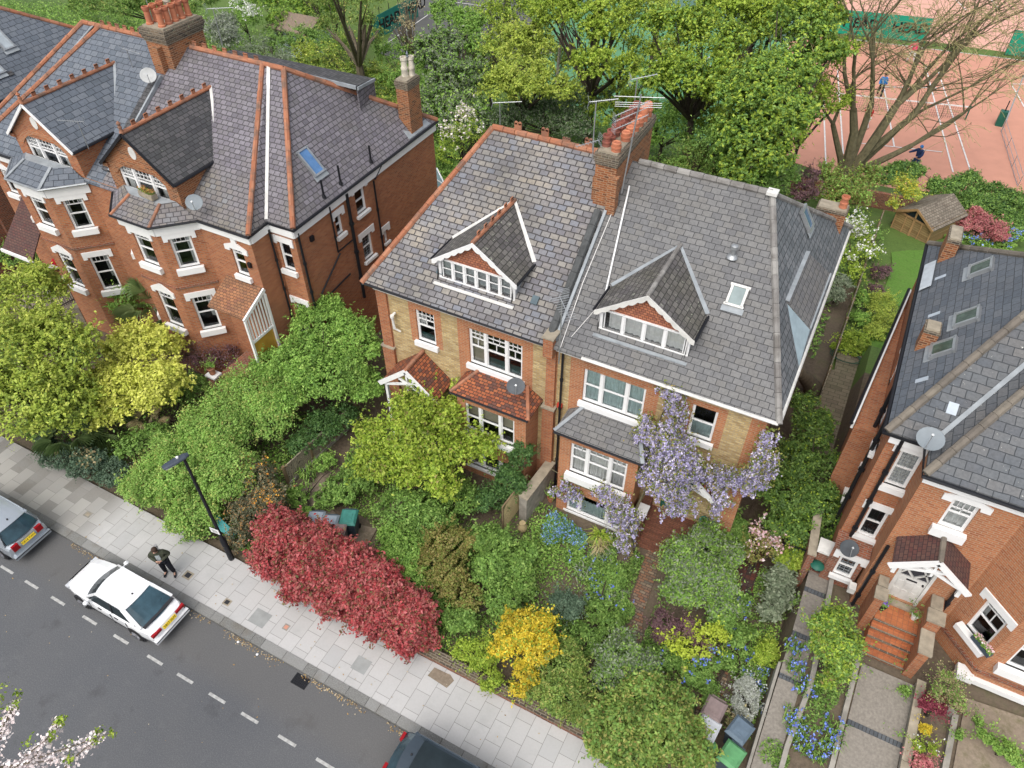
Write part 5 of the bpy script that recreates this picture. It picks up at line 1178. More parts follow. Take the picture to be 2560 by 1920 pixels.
def car(name,label,cat,loc,rz,L,W,st,gh,paint,plate,zroof,belt,wx,rails=False,glassroof=None,strip=True,spoil=True):
    """st: stations (x, halfwidth, zlow, ztop, crown) from tail to nose; gh: rear base x, roof rear x, roof front x, screen base x"""
    o=thing(name,label,cat,loc,None,rz); base=Vector(loc)
    def w(x,y,z): return V(x,y,z)+base       # local; mesh is un-offset by build, rotation by the empty
    body=M(); rings=[]
    for x,hw,zl,zt,cr in st:
        h=[(hw*.84,zl),(hw*.96,zl+.07),(hw,zl+.25),(hw*.995,(zl+.25+zt-.10)/2),(hw*.975,zt-.09),(hw*.91,zt-.015),(hw*.6,zt+cr*.75),(0,zt+cr)]
        rings.append([w(x,y,z) for y,z in h]+[w(x,-y,z) for y,z in reversed(h[:-1])])
    surf(body,rings); body.poly(rings[0][::1]); body.poly(rings[-1][::-1])
    bo=body.build('body',paint,o,True)
    rb,rr,rf,fb=gh; wb=W/2*.90; wr=W/2*.74; n=6
    def arc(x,hw,z,bul,crown): return [w(x+bul*(1-(2*i/n-1)**2),hw*(1-2*i/n)*1.0,z+crown*(1-(2*i/n-1)**2)) for i in range(n+1)]
    ro=M(); rows=[]
    for k in range(6):
        t=k/5; x=rr+(rf-rr)*t; z=zroof-.03*(2*t-1)**2-.02*(1-t); rows.append(arc(x,wr,z,(-.06 if k==0 else (.08 if k==5 else 0)),.035))
    surf(ro,rows[::-1]); 
    # roof edge skirt and pillars
    zr=zroof-.05
    for sy in (1,-1):
        A=w(rr,sy*wr,zr);B=w(rf,sy*wr,zr);Cc=w(fb,sy*wb,belt);Dd_=w(rb+.1,sy*wb,belt)
        ro.beam(A,B,.07,.06); ro.beam(B,Cc,.06,.06); ro.beam(A,Dd_,.09,.08); m1=w((rr+rf)/2-.02,sy*wr,zr); m2=w((rb+fb)/2+.05,sy*wb*1.01,belt)
        ro.beam(w(rr+.12,sy*(wr),zr-.01),w(rb+.35,sy*wb,belt),.10,.06)
    ro.build('roof',paint,o,True)
    g=M(); s1=arc(fb,wb*.97,belt+.0,.16,.0); s2=arc(rf,wr*.99,zroof-.05,.08,.035); surf(g,[s1,s2]); g.build('windscreen',CGL,o,True)
    g=M(); s1=arc(rb,wb*.9,belt+.03,-.10,.0); s2=arc(rr,wr*.97,zroof-.07,-.06,.035); surf(g,[s2,s1]); rg=g.build('rear_window',CGL2,o,True)
    wp=M(); wp.tube([w(rb+.02,.0,belt+.06),w(rb+.22,-.38,belt+.16)],.012,4); wp.build('wiper',TRIM,rg)
    for sy in (1,-1):
        g=M(); off=sy*.012
        q=[w(rb+.15,sy*wb+off,belt-.01),w(fb-.02,sy*wb+off,belt-.01),w(rf,sy*wr+off,zr+.0),w(rr+.05,sy*wr+off,zr+.0)]
        g.poly(q if sy<0 else q[::-1]); sw=g.build('side_window',CGL,o)
        p=M(); p.beam(w((rb+fb)/2+.05,sy*wb+off*1.5,belt),w((rr+rf)/2,sy*wr+off*1.5,zr),.03,.04); p.build('door_pillar',TRIM,sw)
        mi=M(); mi.lathe([(.02,-.05),(.075,-.03),(.08,.03),(.03,.07)],w(fb-.22,sy*(wb+.17),belt+.06),10); mi.beam(w(fb-.22,sy*wb,belt),w(fb-.22,sy*(wb+.12),belt+.04),.05,.04); mi.build('wing_mirror',paint if paint is CARWH else TRIM,o,True)
        for xx in ((rb+fb)/2-.1,(rb+fb)/2+.62): h_=M(); h_.obox(w(xx,sy*(W/2-.01),belt-.13),(1,0,0),(0,1,0),(0,0,1),.07,.02,.02); h_.build('door_handle',TRIM if paint is CARWH else paint,o)
        if strip: h_=M(); h_.obox(w(0,sy*(W/2-.0),.42),(1,0,0),(0,1,0),(0,0,1),L*.26,.012,.025); h_.build('side_strip',TRIM,o)
        for xx in wx:
            a=M(); a.tube([w(xx,sy*(W/2-.16),.29),w(xx,sy*(W/2+.004),.29)],.335,20); ao=a.build('wheel_arch',TRIM,o,True)
            t_=M(); t_.tube([w(xx,sy*(W/2-.15),.28),w(xx,sy*(W/2+.02),.28)],.28,22); wo=t_.build('wheel',TYRE,o,True)
            r_=M(); r_.tube([w(xx,sy*(W/2),.28),w(xx,sy*(W/2+.028),.28)],.17,18)
            for k in range(6): th=k*math.pi/3; r_.beam(w(xx,sy*(W/2+.03),.28),w(xx+.17*math.cos(th),sy*(W/2+.03),.28+.17*math.sin(th)),.04,.02)
            r_.build('rim',RIM,wo)
    xt=st[0][0]
    for sy in (1,-1):
        l=M(); l.obox(w(xt+.03,sy*W*(.33 if not rails else .31),belt-.16),(0,1,0),(1,0,0),(0,0,1),W*(.12 if not rails else .08),.045,.05 if not rails else .12); l.build('tail_light',REDL,o)
        l=M(); xf=st[-1][0]; l.obox(w(xf-.10,sy*W*.33,.52),(0,1,0),(1,0,0),(0,0,1),W*.10,.07,.06); l.build('headlight',CLEARL,o)
    bp=M(); bp.obox(w(xt-.02,0,.42),(0,1,0),(1,0,0),(0,0,1),W*.47,.06,.07); bp.build('rear_bumper',paint,o,True); bp=M(); bp.obox(w(xt-.035,0,.45),(0,1,0),(1,0,0),(0,0,1),W*.47,.05,.015); bp.build('bumper_strip',TRIM,o)
    nrm=V(-1,0,.55).normalized(); up_=V(.55,0,1).normalized(); pc=w(xt-.05,0,belt-.15)
    if plate:
        p=M(); p.obox(pc,(0,1,0),up_,nrm,.25,.058,.008); po=p.build('number_plate',PLATE,o); textmesh('plate_lettering',plate,.10,INK,po,pc+nrm*.011,(0,-1,0),up_)
    if spoil: s=M(); s.obox(w(rb-.02,0,belt+.07),(0,1,0),(1,0,0),(0,0,1),wb*.92,.05,.015); s.build('spoiler',TRIM,o)
    if rails:
        for sy in (1,-1): s=M(); s.tube([w(rr+.1,sy*wr,zroof+.0),w(rr+.25,sy*wr,zroof+.05),w(rf-.25,sy*wr,zroof+.05),w(rf,sy*wr,zroof-.02)],.02,6); s.build('roof_rail',paint,o,True)
    fb_=M(); xf=st[-1][0]; fb_.obox(w(xf-.05,0,.42),(0,1,0),(1,0,0),(0,0,1),st[-1][1]*.98,.06,.10); fb_.build('front_bumper',paint,o,True)
    for sy in (1,-1):
        for xx in ((rb+fb)/2+.15,fb-.12,(rb+fb)/2-.52): sm=M(); sm.obox(w(xx,sy*(W/2-.004),.52),(1,0,0),(0,1,0),(0,0,1),.007,.012,.27); sm.build('door_seam',TRIM,o)
    an=M(); an.lathe([(.03,0),(.025,.03),(.008,.05)],w(rr+.18,0,zroof+.01),8); an.build('roof_aerial',TRIM,o)
    if glassroof:
        s=M(); rows=[arc(rr+(glassroof[1]-glassroof[0])*k/3+glassroof[0]-rr,wr*.86,zroof+.014,0,.032) for k in range(4)]; surf(s,rows[::-1]); s.build('glass_roof',CGL,o,True)
    return o
car('parked_car','white hatchback parked at the kerb beside the standing man','car',(-16.67,5.19,0),math.pi,4.05,1.40,
 [(-2.0,.50,.32,.66,.01),(-1.95,.60,.26,.76,.02),(-1.82,.655,.22,.84,.03),(-1.5,.69,.2,.86,.03),(-1.0,.70,.19,.86,.02),(0,.70,.19,.85,.02),(.7,.70,.19,.83,.03),(1.1,.69,.2,.79,.045),(1.5,.66,.22,.73,.05),(1.72,.62,.24,.68,.045),(1.86,.57,.27,.63,.035),(1.95,.50,.30,.58,.02),(2.0,.42,.34,.53,.01)],(-1.66,-.93,.30,.80),CARWH,'YB17 XLM',1.31,.87,(-1.18,1.22))
car('parked_estate','silver estate car cut off by the left edge of the picture','car',(-23.15,5.2,0),math.pi,4.2,1.42,
 [(-2.08,.58,.36,.72,.01),(-2.02,.67,.28,.86,.02),(-1.9,.70,.24,.92,.02),(-1.4,.71,.22,.93,.02),(0,.71,.22,.90,.02),(.9,.70,.22,.88,.03),(1.4,.69,.22,.84,.05),(1.85,.62,.26,.74,.04),(2.05,.5,.32,.6,.02)],(-1.93,-1.72,.35,.95),CARSV,'OE14 YWH',1.47,.94,(-1.32,1.3),rails=True,strip=False,spoil=False)
car('parked_car','dark blue car with a reflective roof cut off by the bottom edge','car',(-4.35,5.17,0),0,4.1,1.42,
 [(-2.02,.56,.36,.72,.01),(-1.96,.66,.28,.86,.02),(-1.8,.70,.24,.92,.02),(-1.4,.71,.22,.93,.02),(0,.71,.22,.90,.02),(.9,.70,.22,.88,.03),(1.4,.69,.22,.84,.05),(1.85,.62,.26,.74,.04),(2.02,.5,.32,.6,.02)],(-1.86,-1.55,.35,.98),CARDK,None,1.45,.94,(-1.3,1.3),rails=True,strip=False,spoil=False,glassroof=(-1.25,.25))
# ---- people
SKIN=plain('skin',(.55,.33,.24),.6,var=.05); HAIR=plain('brown_hair',(.05,.03,.02),.8)
def skinmesh(nodes,edges,mat,name,parent,mm,root=0,sub=2):
    me=bpy.data.meshes.new(name); me.from_pydata([n[0] for n in nodes],edges,[]); o=bpy.data.objects.new(name,me); COL.objects.link(o)
    sk_=o.modifiers.new('skin','SKIN'); ss=o.modifiers.new('sub','SUBSURF'); ss.levels=sub; ss.render_levels=sub
    lay=me.skin_vertices[0].data if len(me.skin_vertices) else None
    for i,n in enumerate(nodes):
        r=n[1]; lay[i].radius=(r,r) if not isinstance(r,tuple) else r; lay[i].use_root=(i==root)
    m2=tomesh(o); bpy.data.objects.remove(o)
    m2.transform(mm); m2.materials.clear(); m2.materials.append(mat); m2.polygons.foreach_set('use_smooth',[True]*len(m2.polygons))
    q=bpy.data.objects.new(name,m2); COL.objects.link(q); q.parent=parent; return q
def person(label,loc,rz,top,legs,H=1.66,pose='phone',hair=HAIR,extra=None,fingers=False,inner=None,group=None,shorts=False,lean=0.):
    o=thing('person',label,'person',loc,group,0); s=H/1.7; mm=Matrix.Rotation(rz,4,'Z')@Matrix.Scale(s,4)
    st=.17
    J={'pel':(0,0,.90),'wai':(0,.01,1.04),'che':(0,.02+lean*.3,1.25),'nek':(0,.03+lean*.5,1.43),'hd':(0,.075+lean*.7,1.565),
       'hl':(-.09,0,.86),'hr':(.09,0,.86),'kl':(-.13,.05,.48),'kr':(.12,-.01,.48),'al':(-.15,.02,.09),'ar':(.14,-.06,.09),'tl':(-.17,.17,.045),'tr':(.17,.09,.045),
       'sl':(-.17,.02+lean*.5,1.37),'sr':(.17,.02+lean*.5,1.37)}
    if pose=='phone': J.update(el=(-.31,-.0,1.14),er=(.31,-.0,1.14),wl=(-.07,.24,1.10),wr=(.07,.24,1.10),ml=(-.03,.29,1.12),mr=(.03,.29,1.12))
    elif pose=='walk': J.update(kl=(-.1,.18,.5),al=(-.1,.28,.1),tl=(-.1,.42,.06),ar=(.1,-.25,.12),tr=(.1,-.14,.05),el=(-.24,-.1,1.12),er=(.24,.06,1.12),wl=(-.25,.0,.9),wr=(.24,.2,.95),ml=(-.25,.03,.82),mr=(.23,.26,.9))
    else: J.update(hl=(-.1,0,.8),hr=(.1,0,.8),kl=(-.2,.14,.45),kr=(.22,.1,.44),al=(-.24,-.02,.09),ar=(.28,-.05,.09),tl=(-.28,.1,.04),tr=(.32,.08,.04),el=(-.26,.18,1.18),er=(.36,.1,1.2),wl=(-.12,.36,1.1),wr=(.5,.3,1.12),ml=(-.06,.4,1.1),mr=(.55,.36,1.14))
    R_={'pel':(.13,.10),'wai':(.115,.085),'che':(.15,.10),'nek':.05,'hd':(.078,.095),'hl':.085,'hr':.085,'kl':.055,'kr':.055,'al':.036,'ar':.036,'tl':.03,'tr':.03,'sl':.058,'sr':.058,'el':.038,'er':.038,'wl':.025,'wr':.025,'ml':(.036,.018),'mr':(.036,.018)}
    K=['pel','wai','che','nek','hd','hl','hr','kl','kr','al','ar','tl','tr','sl','sr','el','er','wl','wr','ml','mr']; I={k:i for i,k in enumerate(K)}
    E_=[('pel','wai'),('wai','che'),('che','nek'),('nek','hd'),('pel','hl'),('pel','hr'),('hl','kl'),('hr','kr'),('kl','al'),('kr','ar'),('al','tl'),('ar','tr'),('che','sl'),('che','sr'),('sl','el'),('sr','er'),('el','wl'),('er','wr'),('wl','ml'),('wr','mr')]
    nodes=[(J[k],R_[k]) for k in K]; edges=[(I[a],I[b]) for a,b in E_]
    hd=Vector(J['hd'])
    nodes.append((tuple(hd+V(0,.015,.075)),(.072,.08))); edges.append((I['hd'],len(nodes)-1)); nodes.append((tuple(hd+V(0,.10,-.005)),.016)); edges.append((I['hd'],len(nodes)-1))
    if fingers:
        for side,sx in (('ml',-1),('mr',1)):
            b=Vector(J[side])
            for k,(dx,ln) in enumerate(((-.027,.05),(-.010,.06),(.008,.056),(.025,.044))):
                i0=len(nodes); nodes.append((tuple(b+V(-sx*.02,.02,dx*.8)),.0095)); nodes.append((tuple(b+V(-sx*(.02+ln*.7),.035,dx*.8)),.009)); nodes.append((tuple(b+V(-sx*(.02+ln),.015,dx*.8)),.008)); edges+=[(I[side],i0),(i0,i0+1),(i0+1,i0+2)]
            i0=len(nodes); nodes.append((tuple(b+V(-sx*.02,-.02,.03)),.011)); nodes.append((tuple(b+V(-sx*.045,-.005,.045)),.009)); edges+=[(I[side],i0),(i0,i0+1)]
    skinmesh(nodes,edges,SKIN,'body',o,mm)
    def cl(name,ks,rr,mat,es):
        ii={k:i for i,k in enumerate(ks)}; skinmesh([(J[k],rr[k]) for k in ks],[(ii[a],ii[b]) for a,b in es],mat,name,o,mm)
    if not shorts: J['hem']=(0,.01,.80)
    ks=['che','wai','pel','sl','sr','el','er','wl','wr']; rr={'che':(.195,.14),'wai':(.185,.14),'pel':(.20,.15),'sl':.095,'sr':.095,'el':.075,'er':.075,'wl':.05,'wr':.05}
    es=[('che','wai'),('wai','pel'),('che','sl'),('che','sr'),('sl','el'),('sr','er'),('el','wl'),('er','wr')]
    cl('jacket' if not shorts else 'shirt',ks,rr,top,es)
    ks=['pel','hl','hr','kl','kr','al','ar']; rr={'pel':(.15,.115),'hl':.115,'hr':.115,'kl':.088,'kr':.088,'al':.068,'ar':.068}
    cl('trousers',ks,rr,legs,[('pel','hl'),('pel','hr'),('hl','kl'),('hr','kr'),('kl','al'),('kr','ar')])
    sh=M()
    for a,t_ in (('al','tl'),('ar','tr')):
        A=mm@Vector(J[a]); B=mm@Vector(J[t_]); A.z=.045;B.z=.035; d=(B-A).normalized(); sh.tube([Vector(loc)+A-d*.06,Vector(loc)+A,Vector(loc)+B-d*.02,Vector(loc)+B+d*.05],[.03,.048,.045,.022],8)
    sh.build('shoes',TRIM,o,True)
    hm=M(); n=10; c=hd+V(0,-.012,.05)
    prof=[(.088,-.07),(.094,-.02),(.09,.03),(.07,.07),(.035,.092),(.003,.098)]
    hm.lathe(prof,(0,0,0),14); hv=hm.build('hair',hair,o,True)
    hv.data.transform(Matrix.Translation(-Vector((0,0,0)))); hv.data.transform(Matrix.Translation(wloc(o))) ; hv.data.transform(mm@Matrix.Translation(c)@Matrix.Rotation(rad(-12),4,'X')@Matrix.Diagonal((1,1.08,1,1)))
    fc=M()
    for sx in (-1,1): fc.obox(V(sx*.03,0,0),(1,0,0),(0,1,0),(0,0,1),.010,.006,.006)
    fc.obox(V(0,0,-.055),(1,0,0),(0,1,0),(0,0,1),.022,.006,.005)
    fo=fc.build('eyes_and_mouth',TRIM,o); fo.data.transform(Matrix.Translation(wloc(o))); fo.data.transform(mm@Matrix.Translation(hd+V(0,.088,.02)))
    return o,mm,J
DKGREEN=plain('olive_jacket',(.05,.055,.035),.8); DKTR=plain('black_trousers',(.012,.013,.02),.8); GREYT=plain('grey_tshirt',(.38,.42,.43),.9)
_p=T(15,1270,150,.1); hx=V(-16.35,6.62,.1)
man,mm,J=person('man in an olive jacket and black trousers looking at a phone on the pavement',(-16.30,6.62,.12),rad(218),DKGREEN,DKTR,1.68,'phone',fingers=True,lean=.10)
def loc2(p): return Vector(man.location)+mm@Vector(p)
q=M(); q.slab([V(-.07,0,0),V(.07,0,0),V(.07,0,.34),V(-.07,0,.34)],.02,0,(0,-1,0)); t_=q.build('t_shirt',GREYT,man); t_.data.transform(Matrix.Translation(wloc(man))); t_.data.transform(mm@Matrix.Translation((0,.175,.98)))
q=M(); q.tube([V(-.13,.10,1.36),V(-.05,.165,1.28),V(.08,.175,1.1),V(.14,.15,.98)],.014,6); q.tube([V(.02,-.1,1.52),V(.05,-.13,1.42),V(.03,-.12,1.33)],[.05,.06,.03],8); q.tube([V(-.09,.03,1.42),V(0,-.05,1.43),V(.09,.03,1.42),V(.03,.13,1.36)],.03,6)
t_=q.build('bag_strap_and_hood',plain('pale_hood',(.3,.3,.3)),man,True); t_.data.transform(Matrix.Translation(wloc(man))); t_.data.transform(mm)
ph=thing('mobile_phone','phone held in both hands by the man on the pavement','phone',tuple(loc2((0,.32,1.15)))); q=M(); q.obox(loc2((0,.32,1.15)),mm.to_3x3()@V(1,0,0),mm.to_3x3()@V(0,.7,.5),mm.to_3x3()@V(0,-.5,.7),.04,.065,.005); q.build('casing',INK,ph)
REDJ=plain('red_jacket',(.5,.015,.02),.7); BLUEJ=plain('blue_shirt',(.04,.22,.55),.8); NAVY=plain('navy_kit',(.02,.04,.12),.8); PINKT=plain('pink_shirt',(.75,.08,.18),.8); WHT=plain('white_shorts',(.7,.7,.7),.8); GREYH=plain('grey_hair',(.15,.15,.16),.9)
person('person in a red jacket seen from behind on the garden path of the left house',tuple(T(5,525,800,1.05)),rad(20),REDJ,DKTR,1.45,'walk',hair=GREYH)
def onc(x,y): return T(4,x,y,CZ)
person('tennis player in a navy top and blue cap near the hedge on the clay court',tuple(onc(1330,1358)),rad(150),NAVY,NAVY,2.3,'play',hair=BLUEJ,group='tennis players')
person('tennis player in a blue shirt and dark trousers beyond the net seen through the branches','' or tuple(onc(1062,765)),rad(190),BLUEJ,DKTR,2.2,'walk',group='tennis players')
person('tennis player in a pink top and white shorts on the far baseline',tuple(onc(1310,498)),rad(170),PINKT,WHT,2.3,'play',group='tennis players')
person('tennis player in a red top near the net, half hidden by the bare trunk',tuple(onc(965,1010)),rad(120),REDJ,WHT,2.0,'play',group='tennis players')
# ---- street lamp
LB=at(579,1396.5,.1); lamp=thing('street_lamp','black street lamp standing by the hedge with a white notice on its post','street lamp',tuple(LB))
q=M(); q.tube([LB,LB+V(0,0,1.15),LB+V(0,0,1.2),LB+V(0,0,5.2)],[.095,.095,.055,.045],12); q.build('post',BLACK,lamp,True)
hd_=V(-.35,-1,0).normalized(); sd_=V(hd_.y,-hd_.x,0)
q=M(); c=LB+V(0,0,5.3)
prof=[(-.16,.06,.05),(-.05,.11,.07),(.2,.13,.07),(.5,.12,.05),(.62,.08,.03)]
rows=[[c+hd_*x+sd_*(wd*math.cos(a))+V(0,0,hh*math.sin(a)) for a in [2*math.pi*i/12 for i in range(13)]] for x,wd,hh in prof]
surf(q,rows); q.poly(rows[0][:-1][::-1]); q.poly(rows[-1][:-1]); q.build('lantern',plain('lantern_grey',(.06,.075,.10),.4),lamp,True)
q=M(); q.obox(c+hd_*.42-V(0,0,.05),hd_,sd_,(0,0,1),.15,.09,.015); q.build('lens',plain('lamp_lens',(.5,.5,.5),.2),lamp); q=M(); q.lathe([(.04,0),(.04,.05),(.02,.06)],c+hd_*.15+V(0,0,.07),10); q.build('photocell',WHITE,lamp)
q=M(); sc_=LB+V(-.02,-.1,1.72); q.obox(sc_,(1,.1,0),(0,1,0),(0,0,1),.17,.006,.12); sg=q.build('notice_plate',WHITE,lamp)
q=M(); 
for i in range(4): q.obox(sc_+V(0,-.009,.07-.045*i),(1,.1,0),(0,1,0),(0,0,1),.12-.02*(i%2),.002,.009)
q.build('notice_print',plain('grey_print',(.3,.3,.3)),sg)
# ---- wheelie bins
def bin_proto(label,loc,rz,body,lid,h=.88,w=.26,d=.30,group='wheelie bins'):
    o=thing('wheelie_bin',label,'bin',loc,group,rz); b=Vector(loc); q=M()
    z0,z1=b.z+.06,b.z+h; k=.80
    P0=[b+V(sx*w*k,sy*d*k,.06) for sx,sy in ((-1,-1),(1,-1),(1,1),(-1,1))]; P1=[b+V(sx*w,sy*d,h) for sx,sy in ((-1,-1),(1,-1),(1,1),(-1,1))]
    for i in range(4): q.poly([P0[i],P0[(i+1)%4],P1[(i+1)%4],P1[i]])
    q.poly(P0[::-1]); q.poly(P1); q.build('body',body,o)
    q=M(); L1=[b+V(sx*(w+.025),sy*(d+.03),h+.01) for sx,sy in ((-1,-1),(1,-1),(1,1),(-1,1))]; L2=[b+V(sx*(w-.04),sy*(d-.05),h+.085) for sx,sy in ((-1,-1),(1,-1),(1,1),(-1,1))]
    L0=[p-V(0,0,.03) for p in L1]
    for i in range(4): q.poly([L1[i],L1[(i+1)%4],L2[(i+1)%4],L2[i]]); q.poly([L0[i],L0[(i+1)%4],L1[(i+1)%4],L1[i]])
    q.poly(L2)
    q.obox(b+V(0,0,h+.09),(1,0,0),(0,1,0),(0,0,1),w*.5,d*.45,.008); q.build('lid',lid,o)
    q=M(); q.tube([b+V(-w*.8,d+.07,h-.02),b+V(w*.8,d+.07,h-.02)],.018,6); q.build('handle',body,o)
    for sx in (-1,1): q=M(); q.tube([b+V(sx*w*.75,d*.75,.09),b+V(sx*w*.95,d*.75,.09)],.09,12); q.build('wheel',TYRE,o)
    return o
PG=lambda n,c:plain(n,c,.45,var=.25,scale=6)
BG,BBR,BGN,BDK,BTL=PG('bin_grey',(.30,.35,.40)),PG('bin_brown',(.26,.20,.19)),PG('bin_green',(.12,.33,.14)),PG('bin_slate',(.06,.085,.11)),PG('bin_teal',(.06,.24,.20))
BPK=PG('bin_pinkish',(.32,.22,.21)); BWH=PG('bin_white',(.62,.64,.67))
for lab,l,a,bd,ld in (('grey bin with pale lid, left one behind the red hedge',(-12.93,10.2,0),.45,BDK,BG),('grey bin with pale lid, second from left behind the red hedge',(-12.42,10.3,0),.42,BDK,BG),('bin with faded pink brown lid directly behind the red hedge',(-11.98,10.12,0),.42,BBR,BPK),('black bin with teal lid behind the red hedge',(-11.98,10.78,0),.42,BDK,BTL),
  ('brown lidded bin, topmost of the row beside the big olive bush',(.93,10.22,0),-.12,BBR,BBR),('bin with white lid beside the big olive bush',(.93,9.62,0),-.12,BDK,BWH),('low green bin half hidden by the olive bush',(.98,9.02,0),-.12,BGN,BGN),
  ('slate blue bin beside the gravel path',(1.72,10.0,0),-.30,BDK,PG('bin_blue',(.13,.18,.23))),('bright green lidded bin at the bottom edge',(1.70,9.25,0),-.25,BDK,BGN)):
    bin_proto(lab,l,a,bd,ld)
# ---- fences and garden walls
def boardfence(label,a,b,h,name='garden_fence',cat='fence',mat=None,rail=True,zf_=None,n=4,t=.05):
    a=Vector((a[0],a[1],0)); b=Vector((b[0],b[1],0)); o=thing(name,label,cat,(a.x,a.y,gz(a.x,a.y))); q=M(); e=(b-a).normalized(); nn=V(-e.y,e.x,0)
    for i in range(n):
        p=a.lerp(b,i/n); r_=a.lerp(b,(i+1)/n); zp,zr_=gz(p.x,p.y),gz(r_.x,r_.y)
        q.slab([p-nn*t/2+V(0,0,zp+h),r_-nn*t/2+V(0,0,zr_+h),r_+nn*t/2+V(0,0,zr_+h),p+nn*t/2+V(0,0,zp+h)],h+.1)
    q.build('panels',mat or FENCE,o)
    for i in range(n+1):
        p=a.lerp(b,i/n); z=gz(p.x,p.y); q=M(); q.box((p.x-.05,p.y-.05,z-.1),(p.x+.05,p.y+.05,z+h+.06)); q.build('post',WOOD,o)
    if rail: q=M(); q.beam(a+nn*-.05+V(0,0,gz(a.x,a.y)+.1),b+nn*-.05+V(0,0,gz(b.x,b.y)+.1),.04,.14); q.build('gravel_board',CONC,o)
    return o
boardfence('weathered board fence with pale gravel board between the two left gardens',(-15.30,11.4),(-14.98,15.3),1.0,n=3)
boardfence('long thin fence dividing the two back gardens on the right',(.98,19.5),(1.35,44),1.2,n=12,rail=False,t=.03)
def wallthing(label,pts,h,t=.16,mat=None,cop=None,cat='wall',name='garden_wall'):
    o=thing(name,label,cat,(pts[0][0],pts[0][1],gz(*pts[0][:2]))); q=M(); c_=M()
    for (x0,y0),(x1,y1) in zip(pts,pts[1:]):
        n=max(1,int(math.hypot(x1-x0,y1-y0)/1.2)); e=V(x1-x0,y1-y0,0).normalized(); nn=V(-e.y,e.x,0)
        for i in range(n):
            p=V(x0,y0,0).lerp(V(x1,y1,0),i/n); r_=V(x0,y0,0).lerp(V(x1,y1,0),(i+1)/n); zp=gz(max(p.x,2.4) if x0>2 else p.x,p.y)+h; zr_=gz(max(r_.x,2.4) if x0>2 else r_.x,r_.y)+h
            q.slab([p-nn*t/2+V(0,0,zp),r_-nn*t/2+V(0,0,zr_),r_+nn*t/2+V(0,0,zr_),p+nn*t/2+V(0,0,zp)],h+.9)
            if cop: g_=e*.008; c_.slab([p+g_-nn*(t/2+.03)+V(0,0,zp+.06),r_-g_-nn*(t/2+.03)+V(0,0,zr_+.06),r_-g_+nn*(t/2+.03)+V(0,0,zr_+.06),p+g_+nn*(t/2+.03)+V(0,0,zp+.06)],.06)
    q.build('masonry',mat or LIMEW,o)
    if cop: c_.build('coping',cop,o)
    return o
wallthing('low dark brick garden wall behind the pavement under the yellow shrub',[(-7.6,8.2),(-.2,8.2)],.28,.26,REDDK,SOOT)
wallthing('low brick garden wall at the foot of the red hedge',[(-14.4,8.22),(-7.9,8.2)],.25,.22,REDDK,None)
wallthing('concrete edging wall left of the bluebell bed',[(3.02,8.3),(3.0,10.3),(3.14,12.1),(2.95,15.9)],.22,.13,CONC,None)
wallthing('concrete edging wall right of the bluebell bed',[(4.2,8.3),(4.16,13.6)],.16,.13,CONC,None)
wallthing('grey rubble wall right of the wide path',[(5.86,8.3),(5.83,11.2),(5.80,13.4)],.28,.17,CONC,STONE)
wallthing('concrete edging wall beside the dry soil bed',[(6.78,8.3),(6.80,13.0),(6.1,13.3)],.16,.15,CONC,None)
wallthing('narrow concrete edging of the left gravel path',[(2.24,8.3),(2.22,12.4)],.08,.08,CONC,None)
wallthing('sloping rubble stone wall between the two bays',[(-6.95,13.95),(-6.8,15.9)],1.25,.30,LIMEW,STONE)
wallthing('brick and stone boundary wall beside the gate of the right house',[(2.15,15.5),(1.95,17.6)],1.0,.2,REDDK,STONE)
wallthing('old brick wall along the bottom of the back garden',[(-4.5,47.5),(1.5,49.2),(9,50.8)],1.1,.25,REDDK,None)
# trellis
tr=thing('trellis','diamond lattice trellis panel standing beside the stone wall','trellis',(-7.3,13.3,0)); q=M(); a=V(-7.36,13.25,.05); b=V(-7.24,14.85,.05); e=(b-a); Lh=1.35
for i in range(-9,18):
    for sg in (1,-1):
        x0=i*.1; pts=[]
        s0=i*.11; p0=(s0,0) ; p1=(s0+sg*Lh,Lh)
        # clip to 0..L
        L_=e.length
        def clip(p0,p1):
            t0,t1=0.,1.
            for lo,hi in ((0,L_),):
                d=p1[0]-p0[0]
                if abs(d)<1e-9: continue
                ta=(lo-p0[0])/d; tb=(hi-p0[0])/d
                if ta>tb: ta,tb=tb,ta
                t0=max(t0,ta); t1=min(t1,tb)
            return (t0,t1) if t1>t0+.02 else None
        c=clip(p0,p1)
        if c:
            f_=lambda t:a+e.normalized()*(p0[0]+(p1[0]-p0[0])*t)+V(.01*sg,0,Lh*t); q.beam(f_(c[0]),f_(c[1]),.02,.012)
q.build('lattice',plain('tan_trellis',(.38,.31,.16),.9),tr); q=M(); q.beam(a,a+V(0,0,Lh),.05,.05); q.beam(b,b+V(0,0,Lh),.05,.05); q.beam(a+V(0,0,Lh),b+V(0,0,Lh),.05,.03); q.build('frame',WOOD,tr)
